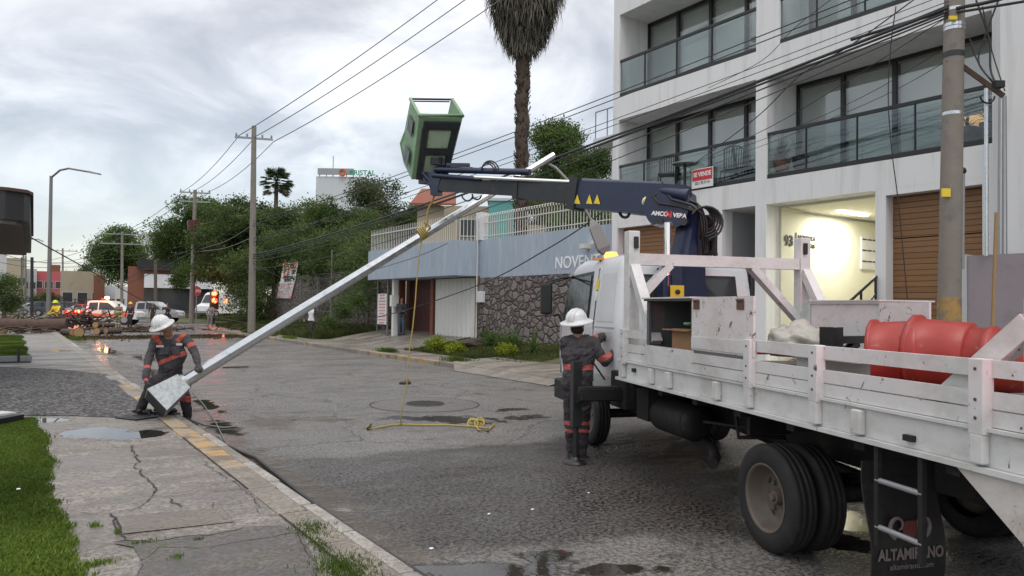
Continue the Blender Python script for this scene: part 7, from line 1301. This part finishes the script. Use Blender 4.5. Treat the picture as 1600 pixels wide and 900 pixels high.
# ivy mass hanging beside the banner and shrubs on the verge
def bush(label, clumps, n, ls, leaf, name='shrub', cat='shrub', base=None, group=None):
    c0 = clumps[0][0]; t = thing(name, label, cat, (c0.x, c0.y, hz(c0.x, c0.y) if c0.x > 8 else 0), 0, group); foliage('leaves', clumps, n, ls, leaf, t, shell=.15)
    b = MB(); g0 = FR[t].translation
    for c_, r_ in clumps[:6]: b.tube([g0, g0.lerp(c_, .6)+Vector((.05, 0, 0)), c_], .02, 4, rads=[.04, .025, .01])
    b.build('stems', 'stem', t, world=True); return t
def onp(x, y, d): return W(x, y, d)
bush('dark ivy curtain draping down beside the tall concrete pole', [(onp(425, 395, 51), (1.0, 1, 1.6)), (onp(414, 430, 51), (.9, 1, 1.4)), (onp(406, 465, 51), (.8, 1, 1.2)), (onp(400, 490, 50), (.7, .8, .8)), (onp(445, 380, 52), (1.2, 1, 1.2)), (onp(480, 390, 50), (1.4, 1, 1.1))], 14000, .11, 'leaf_dark', 'ivy', 'ivy')
bush('undergrowth shadowed beneath the broad tree by the signal lamps', [(onp(375, 450, 52), (2.0, 1.4, 2.0)), (onp(395, 470, 50), (1.5, 1.2, 1.4)), (onp(385, 420, 52), (1.6, 1.2, 1.6))], 14000, .12, 'leaf_dark')
bush('hedge filling the gap above the stone wall', [(onp(500, 415, 43), (2.2, 1, 1.4)), (onp(545, 410, 40), (1.8, 1, 1.3)), (onp(575, 400, 38), (1.6, 1, 1.3)), (onp(520, 385, 43), (2, 1, 1.5)), (onp(570, 370, 40), (1.6, 1, 1.4)), (onp(470, 385, 50), (1.8, 1, 1.0))], 16000, .11, 'leaf_dark', 'hedge', 'hedge')
bush('leafy vine mass growing over the wire fence', [(onp(575, 445, 36.5), (1.2, .5, .9)), (onp(560, 470, 36), (.9, .5, .7)), (onp(535, 485, 37), (.8, .5, .6)), (onp(520, 505, 38), (.8, .4, .4)), (onp(582, 420, 37), (.9, .4, .8))], 9000, .09, 'leaf_mid', 'vine', 'vine')
for i, (x, y, d, r_, leaf, lab, nm) in enumerate(((682, 535, 26.3, .33, 'leaf_yellow', 'yellow green rounded shrub nearest the driveway', 'shrub'), (713, 543, 25.4, .24, 'leaf_yellow', 'low yellow green shrub second from the driveway', 'shrub'), (791, 546, 23.6, .26, 'leaf_yellow', 'yellow green shrub in front of the dark plants at the stone wall', 'shrub'), (770, 528, 26.0, .40, 'leaf_mid', 'dark green bushy shrub against the stone wall, left', 'shrub'), (798, 530, 25.0, .42, 'leaf_mid', 'dark green bushy shrub against the stone wall, right', 'shrub'), (665, 505, 40, .01, 'leaf_mid', '', ''))):
    if not nm: continue
    c_ = onp(x, y, d); bush(lab, [(c_, (r_, r_, r_*.8)), (c_+Vector((.1, .1, -r_*.4)), (r_*1.1, r_, r_*.6)), (c_+Vector((-.12, 0, -.05)), (r_*.8, r_*.8, r_*.7))], 2600, .055, leaf, nm)
for x, d, lab in ((757, 27.5, 'spiky agave like plant at the left of the stone wall bed'), (835, 23.4, 'spiky agave like plant nearest the truck cab')):
    c_ = gp(x, d); c_.z = hz(c_.x, c_.y); t = thing('spiky_plant', lab, 'plant', c_); b = MB(); b.cyl((0, 0, -.05), (0, 0, .12), .06, n=8); b.build('base', 'stem', t); spiky('leaves', (c_.x, c_.y, c_.z+.05), 60, .85, .028, 'leaf_dark', t, 1.5)
b = MB(); c_ = gp(743, 26.6); c_.z = hz(c_.x, c_.y)
bm = bmesh.new(); bmesh.ops.create_icosphere(bm, subdivisions=3, radius=1)
for v in bm.verts: k = 1+.3*mnoise.noise(v.co*1.6); v.co = Vector((v.co.x*.75*k, v.co.y*.3*k, v.co.z*.22*k))
b.add([v.co+c_+UP*.08 for v in bm.verts], [[v.index for v in f.verts] for f in bm.faces]); bm.free(); solo(b, 'garden_boulder', 'bark', 'long dark boulder lying between the shrubs at the wall', 'boulder')
# verge grass
def scatter(x0, x1, y0, y1, n, dens=None):
    x = RNG.uniform(x0, x1, n); y = RNG.uniform(y0, y1, n); z = np.array([hz(a, c) for a, c in zip(x, y)]); return np.stack([x, y, z-.01], 1)
blades('verge_grass', np.concatenate([scatter(9.7, 12.9, 29.6, 50, 42000)]), .30, 'grass_wild', w=.011); blades('verge_grass', scatter(9.9, 12.7, 13, 20.6, 26000), .09, 'grass_wild', w=.008); blades('verge_grass', scatter(13, 30, 48, 95, 26000)*np.array([1, 1, .3]), .3, 'grass_wild', w=.03)
P = []
for k in range(60): c_ = (RNG.uniform(10.2, 12.3), RNG.uniform(29.5, 48)); m = 90; P.append(np.stack([RNG.normal(c_[0], .25, m), RNG.normal(c_[1], .4, m), np.full(m, .15)], 1))
blades('verge_grass', np.concatenate(P), .32, 'grass_wild', w=.012)
blades('verge_grass', np.concatenate([np.stack([RNG.normal(8.9, .12, 600), RNG.normal(y, .3, 600), np.full(600, .13)], 1) for y in (19.8, 31, 34, 36, 38.5, 14.9)]), .14, 'grass_lawn', w=.007)
# palms
p = W(815, 262, 34); t = thing('fan_palm', 'towering fan palm with a thick skirt of dead fronds', 'palm tree', (p.x, p.y, 1.0)); zt = W(822, -70, 34).z; zs = W(817, 97, 34).z
b = MB(); rr = random.Random(8); pts = [Vector((p.x+.05*math.sin(k), p.y, 1+(zt-1)*k/60)) for k in range(61)]; b.tube(pts, .3, 14, rads=[.30+rr.uniform(-.03, .03) for _ in pts])
for k in range(900):
    a = rr.uniform(0, 6.28); z = rr.uniform(4, zt-1); r_ = .29; d_ = Vector((math.cos(a), math.sin(a), 0)); s_ = Vector((-d_.y, d_.x, 0)); q = Vector((p.x, p.y, z))+d_*r_; l = rr.uniform(.12, .26); b.add([q-s_*.06, q+s_*.06, q+d_*rr.uniform(.05, .13)+UP*l+s_*.02, q+d_*rr.uniform(.05, .13)+UP*l-s_*.02], [(0, 1, 2, 3)])
b.build('trunk', 'bark', t, world=True)
V = []; Fq = []; cx_, cy_ = W(821, 0, 34).x, W(821, 0, 34).y
for k in range(15000):
    a = RNG.uniform(0, 6.283); u_ = RNG.uniform(0, 1)**.8; ztop = zs+.6+(zt-zs-.2)*u_; rt = .36+1.75*u_**.5+RNG.normal(0, .05); d = np.array([math.cos(a), math.sin(a), 0]); s = np.array([-d[1], d[0], 0]); l = RNG.uniform(.5, 1.5)*(.5+.6*u_); r0k = rt*RNG.uniform(.3, 1.0); out_ = RNG.uniform(-.05, .5); w_ = RNG.uniform(.012, .045)
    P = []
    for j in range(4): tt = j/3; q = np.array([cx_+(p.x-cx_)*(1-u_), cy_+(p.y-cy_)*(1-u_), ztop-l*tt])+d*(r0k+out_*math.sin(tt*2.2)*(.5+.5*u_))+s*RNG.normal(0, .03); P += [q-s*w_*(1.2-tt), q+s*w_*(1.2-tt)]
    o_ = len(V); V += P; Fq += [(o_+2*j, o_+2*j+1, o_+2*j+3, o_+2*j+2) for j in range(3)]
npmesh('frond_skirt', np.array(V), np.array(Fq), 'frond_dry', t)
def fronds(name, c, n, l, parent, w=.03, up=1.2, mat='frond_green'):
    V = []; Fq = []
    for i in range(n):
        a = RNG.uniform(0, 6.283); e_ = RNG.uniform(-.5, up); d = np.array([math.cos(a)*math.cos(e_), math.sin(a)*math.cos(e_), math.sin(e_)]); st = np.array(tuple(c))+d*l*.5; s = np.cross(d, [0, 0, 1.0]); s /= np.linalg.norm(s)+1e-6; u_ = np.cross(s, d)
        o_ = len(V); V += [np.array(tuple(c))-s*w*.4, np.array(tuple(c))+s*w*.4, st+s*w*.4, st-s*w*.4]; Fq.append((o_, o_+1, o_+2, o_+3))
        for k in range(-9, 10):
            an = k*.16; dd = d*math.cos(an)+s*math.sin(an); tip_ = st+dd*l*.55*RNG.uniform(.85, 1.1)-np.array([0, 0, .10*l*RNG.uniform(.3, 1.6)]); o_ = len(V); V += [st, st+dd*l*.3+u_*w*.6, tip_, st+dd*l*.3-u_*w*.6]; Fq.append((o_, o_+1, o_+2, o_+3))
    return npmesh(name, np.array(V), np.array(Fq), mat, parent)
fronds('green_fronds', Vector((cx_, cy_, zt+.3)), 60, 1.9, t, .06)
p2 = W(432, 285, 85); t = thing('fan_palm', 'small green fan palm crown above the trees beside the concrete pole', 'palm tree', (p2.x, p2.y, 1)); b = MB(); b.cyl((p2.x, p2.y, 1), p2, .3, .22, 10); b.build('trunk', 'bark', t, world=True); fronds('green_fronds', p2, 46, 2.0, t, .10, 1.3); fronds('dry_fronds', p2-UP*.8, 14, 1.6, t, .1, -.1, 'frond_dry')

# ================================================================ WIRES
def wire(pts, r, label, mat='wire', sag=0.0, n=16, name='power_line', group=None, rads=None):
    P = [Vector(p) for p in pts]
    if len(P) == 2: P = [P[0].lerp(P[1], k/n)-UP*(sag*4*(k/n)*(1-k/n)) for k in range(n+1)]
    b = MB(); b.tube(P, r, 5, rads=rads); b2_ = P[0]; return solo(b, name, mat, label, 'cable', group, loc=P[0])
def wpx(pts): 
    out_ = []
    for x, y, d in pts: out_.append(W(x, y, d))
    # densify with a smooth curve
    R = []; n = len(out_)
    for i in range(n-1):
        p0 = out_[max(i-1, 0)]; p1 = out_[i]; p2_ = out_[i+1]; p3 = out_[min(i+2, n-1)]
        for k in range(6): u = k/6; R.append(0.5*((2*p1)+(p2_-p0)*u+(2*p0-5*p1+4*p2_-p3)*u*u+(3*p1-p0-3*p2_+p3)*u**3))
    R.append(out_[-1]); return R
g1 = 'three high wires on the concrete poles'
for (xa, ya, yb, lab) in ((371, 213, -640, 'left of the three high wires rising to the top edge of the frame'), (398, 214, -582, 'middle of the three high wires rising to the top edge'), (428, 221, -520, 'right of the three high wires rising to the top edge')):
    A = W(xa, ya, 40.4); Bq_ = W(1500, yb, 11.6); n = 24; P = [A.lerp(Bq_, k/n)-UP*(.5*4*(k/n)*(1-k/n)) for k in range(n+1)]; b = MB(); b.tube(P, .02, 5, rads=[.024-.014*(k/n) for k in range(n+1)]); solo(b, 'power_line', 'wire_pale', lab, 'cable', g1, loc=A)
for i, (xa, ya, xb, yb) in enumerate(((371, 215, 285, 299), (398, 215, 303, 298), (428, 221, 325, 300))): wire([W(xa, ya, 40.4), W(xb, yb, 56)], .02, ('left', 'middle', 'right')[i]+' high wire between the two nearer tall poles', 'wire_pale', .35, group='high wires between the tall poles')
for i, (xb, yb, xc, yc) in enumerate(((285, 301, 178, 366), (303, 300, 190, 365), (325, 302, 204, 366))): wire([W(xb, yb, 56), W(xc, yc, 78)], .022, ('left', 'middle', 'right')[i]+' wire running from the transformer pole to the far round tree', 'wire_pale', .5, group='far high wires')
gA = 'communication cables slanting across the white building'
def w2(ya, yb, da, lab, r=.013, xb=1482, xa=396, sag=.3, m='wire', db=11.5): 
    A = W(xa, ya, 40.4); Bq_ = W(xb, yb, db); n = 24; P = [A.lerp(Bq_, k/n)-UP*(sag*4*(k/n)*(1-k/n)) for k in range(n+1)]; b = MB(); b.tube(P, r, 5, rads=[max(r, .016)*(1-k/n)+r*(k/n) for k in range(n+1)]); solo(b, 'power_line', m, lab, 'cable', gA, loc=A)
w2(345, -62, 0, 'uppermost thin cable across the white building to the pole', .011); w2(350, -50, 0, 'second thin cable just below the uppermost one', .011); w2(372, -10, 0, 'thin cable crossing the balcony glass above the thick bundle', .007); w2(378, 2, 0, 'another thin cable crossing the lower edge of the upper balcony', .007)
w2(398, 12, 0, 'thick bundled cable slanting over the window heads', .030, sag=.35); w2(401, 18, 0, 'second strand of the thick bundle', .022, sag=.38); w2(404, 9, 0, 'third strand of the thick bundle', .020, sag=.42); w2(409, 22, 0, 'lowest strand of the thick bundle', .015, sag=.5); w2(420, 26, 0, 'slack cable hanging below the thick bundle', .010, sag=.8)
wire(wpx([(1600, -12, 10.5), (1540, 4, 11), (1490, 14, 11.5), (1420, 34, 12.4), (1330, 62, 13.4)]), .03, 'thick cable bundle leaving the pole head to the right'); wire(wpx([(1600, 2, 10.5), (1540, 12, 11), (1490, 20, 11.5)]), .022, 'second cable leaving the pole head to the right')
b = MB()
for k in range(5): b.tube(arc(W(1192, 58, 18.0), .18+.02*k, 0, 6.28, (r0*.95+UP*.22).normalized(), (UP*.34+f0*.2), 16), .014, 5)
b.beam(W(1175, 63, 18), W(1208, 50, 17.6), .1, .1); solo(b, 'cable_coil', 'wire', 'black coil of spare cable hanging on the wires before the upper balcony', 'cable coil')
rr = random.Random(31)
for i, (pts, lab, r_) in enumerate((
    ([(1430, -2, 12), (1330, 70, 13), (1250, 118, 14.2), (1180, 185, 15.4), (1076, 262, 18.8)], 'service drop falling from the pole to the sign on the left balcony', .011),
    ([(1490, 20, 11.5), (1350, 110, 14), (1200, 200, 17), (1010, 290, 21)], 'thin service wire crossing to the left end of the balcony', .008),
    ([(1400, 10, 12), (1391, 80, 12.2), (1388, 160, 12.3), (1394, 240, 12.4), (1404, 320, 12.4), (1418, 470, 12.4)], 'loose black wire hanging down in front of the wooden shutter', .009),
    ([(1300, -2, 13), (1240, 45, 14), (1190, 95, 15), (1108, 137, 17.5)], 'short wire dropping diagonally over the middle pier', .007),
    ([(1500, 60, 11.6), (1350, 150, 14), (1200, 215, 16.8), (960, 300, 22)], 'thin sagging wire before the right balcony windows', .006),
    ([(1480, 95, 11.5), (1380, 150, 13.4), (1250, 205, 15.6), (1100, 262, 18.5)], 'faint wire parallel below the sagging one', .006),
    ([(1515, 60, 11.6), (1530, 100, 11.5), (1560, 140, 11.3)], 'first short wire looping to the rusty bracket', .012), ([(1525, 0, 11.6), (1545, 60, 11.5), (1548, 110, 11.4), (1562, 142, 11.2)], 'second wire looping down to the rusty bracket', .015), ([(1560, 0, 11.4), (1538, 60, 11.5), (1530, 100, 11.5), (1563, 138, 11.2)], 'third tangled wire above the rusty bracket', .014), ([(1535, 10, 11.4), (1550, 80, 11.4), (1570, 142, 11.2)], 'straight wire ending at the rusty bracket', .010),
    ([(240, 478, 55), (300, 488, 48), (360, 500, 44), (420, 508, 41), (520, 506, 37), (600, 493, 33), (680, 470, 30), (770, 436, 25), (850, 392, 22.5), (905, 358, 21.3), (960, 318, 20.4), (1000, 300, 20.0)], 'long drooping black cable sweeping from the far left up to the white building', .020),
    ([(48, 371, 30), (100, 400, 34), (150, 428, 40), (200, 457, 48), (240, 478, 55)], 'sagging thick cable from the canopy corner towards the pickups', .028),
    ([(394, 352, 40.4), (350, 378, 47), (300, 392, 56)], 'pale low cable between the concrete pole and transformer pole, upper', .02), ([(394, 371, 40.4), (350, 388, 47), (300, 394, 56)], 'pale low cable between the concrete pole and transformer pole, lower', .022),
    ([(394, 330, 40.4), (340, 372, 49), (300, 388, 56)], 'thin dark cable crossing the dark tree behind the pole', .016), ([(300, 390, 56), (250, 408, 66), (191, 440, 78)], 'dark cable from the transformer pole towards the far tree', .03), ([(300, 394, 56), (240, 425, 66), (191, 447, 78)], 'slack dark cable below the one to the far tree', .03),
    ([(191, 400, 78), (243, 395, 70), (300, 380, 56)], 'cable looping between far tree pole and dark wooden pole', .022), ([(191, 372, 78), (98, 402, 110), (40, 412, 112)], 'faint distant wire across the left sky, upper', .03), ([(191, 384, 78), (98, 410, 110), (0, 405, 100)], 'faint distant wire across the left sky, lower', .03),
    ([(0, 396, 80), (50, 408, 80), (98, 412, 110), (191, 404, 78)], 'distant wire over the red town house', .03), ([(0, 410, 90), (60, 418, 90), (191, 414, 78)], 'lowest distant wire at the far left', .03),
    ([(394, 410, 40.4), (460, 440, 37), (540, 432, 34), (640, 405, 30), (700, 380, 28)], 'dark cable hanging before the trees from the concrete pole', .013), ([(394, 352, 40.4), (470, 352, 34), (560, 330, 30), (640, 300, 26)], 'thin dark cable rising before the wide green tree', .012))):
    wire(wpx(pts), r_, lab, 'wire_pale' if 'pale' in lab else 'wire')
b = MB(); b.tube(arc(W(1543, 150, 12.3), .12, 0, -3.14, r0, UP, 10), .015, 5); b.build('cable_loop', 'rubber', t3, world=True); b = MB(); b.box(W(1560, 132, 11.1), (.14, .1, .1), rz=-YAW); b.build('junction_box', 'rubber', t, world=True)
# red flashing emergency light standing behind the photographer, tinting the truck
lr = bpy.data.lights.new('red_flash', 'SPOT'); lr.energy = 620; lr.color = (1, .12, .22); lr.spot_size = math.radians(16); lr.spot_blend = .8; lr.shadow_soft_size = .15
lro = bpy.data.objects.new('red_flash', lr); C.objects.link(lro); lro.location = CAM-f0*4+r0*2+UP*.6; lro.rotation_euler = (T(0.3, 2.2, 2.15)-lro.location).to_track_quat('-Z', 'Y').to_euler()
for o_ in list(C.objects):
    if 'w' in o_.keys(): del o_['w']
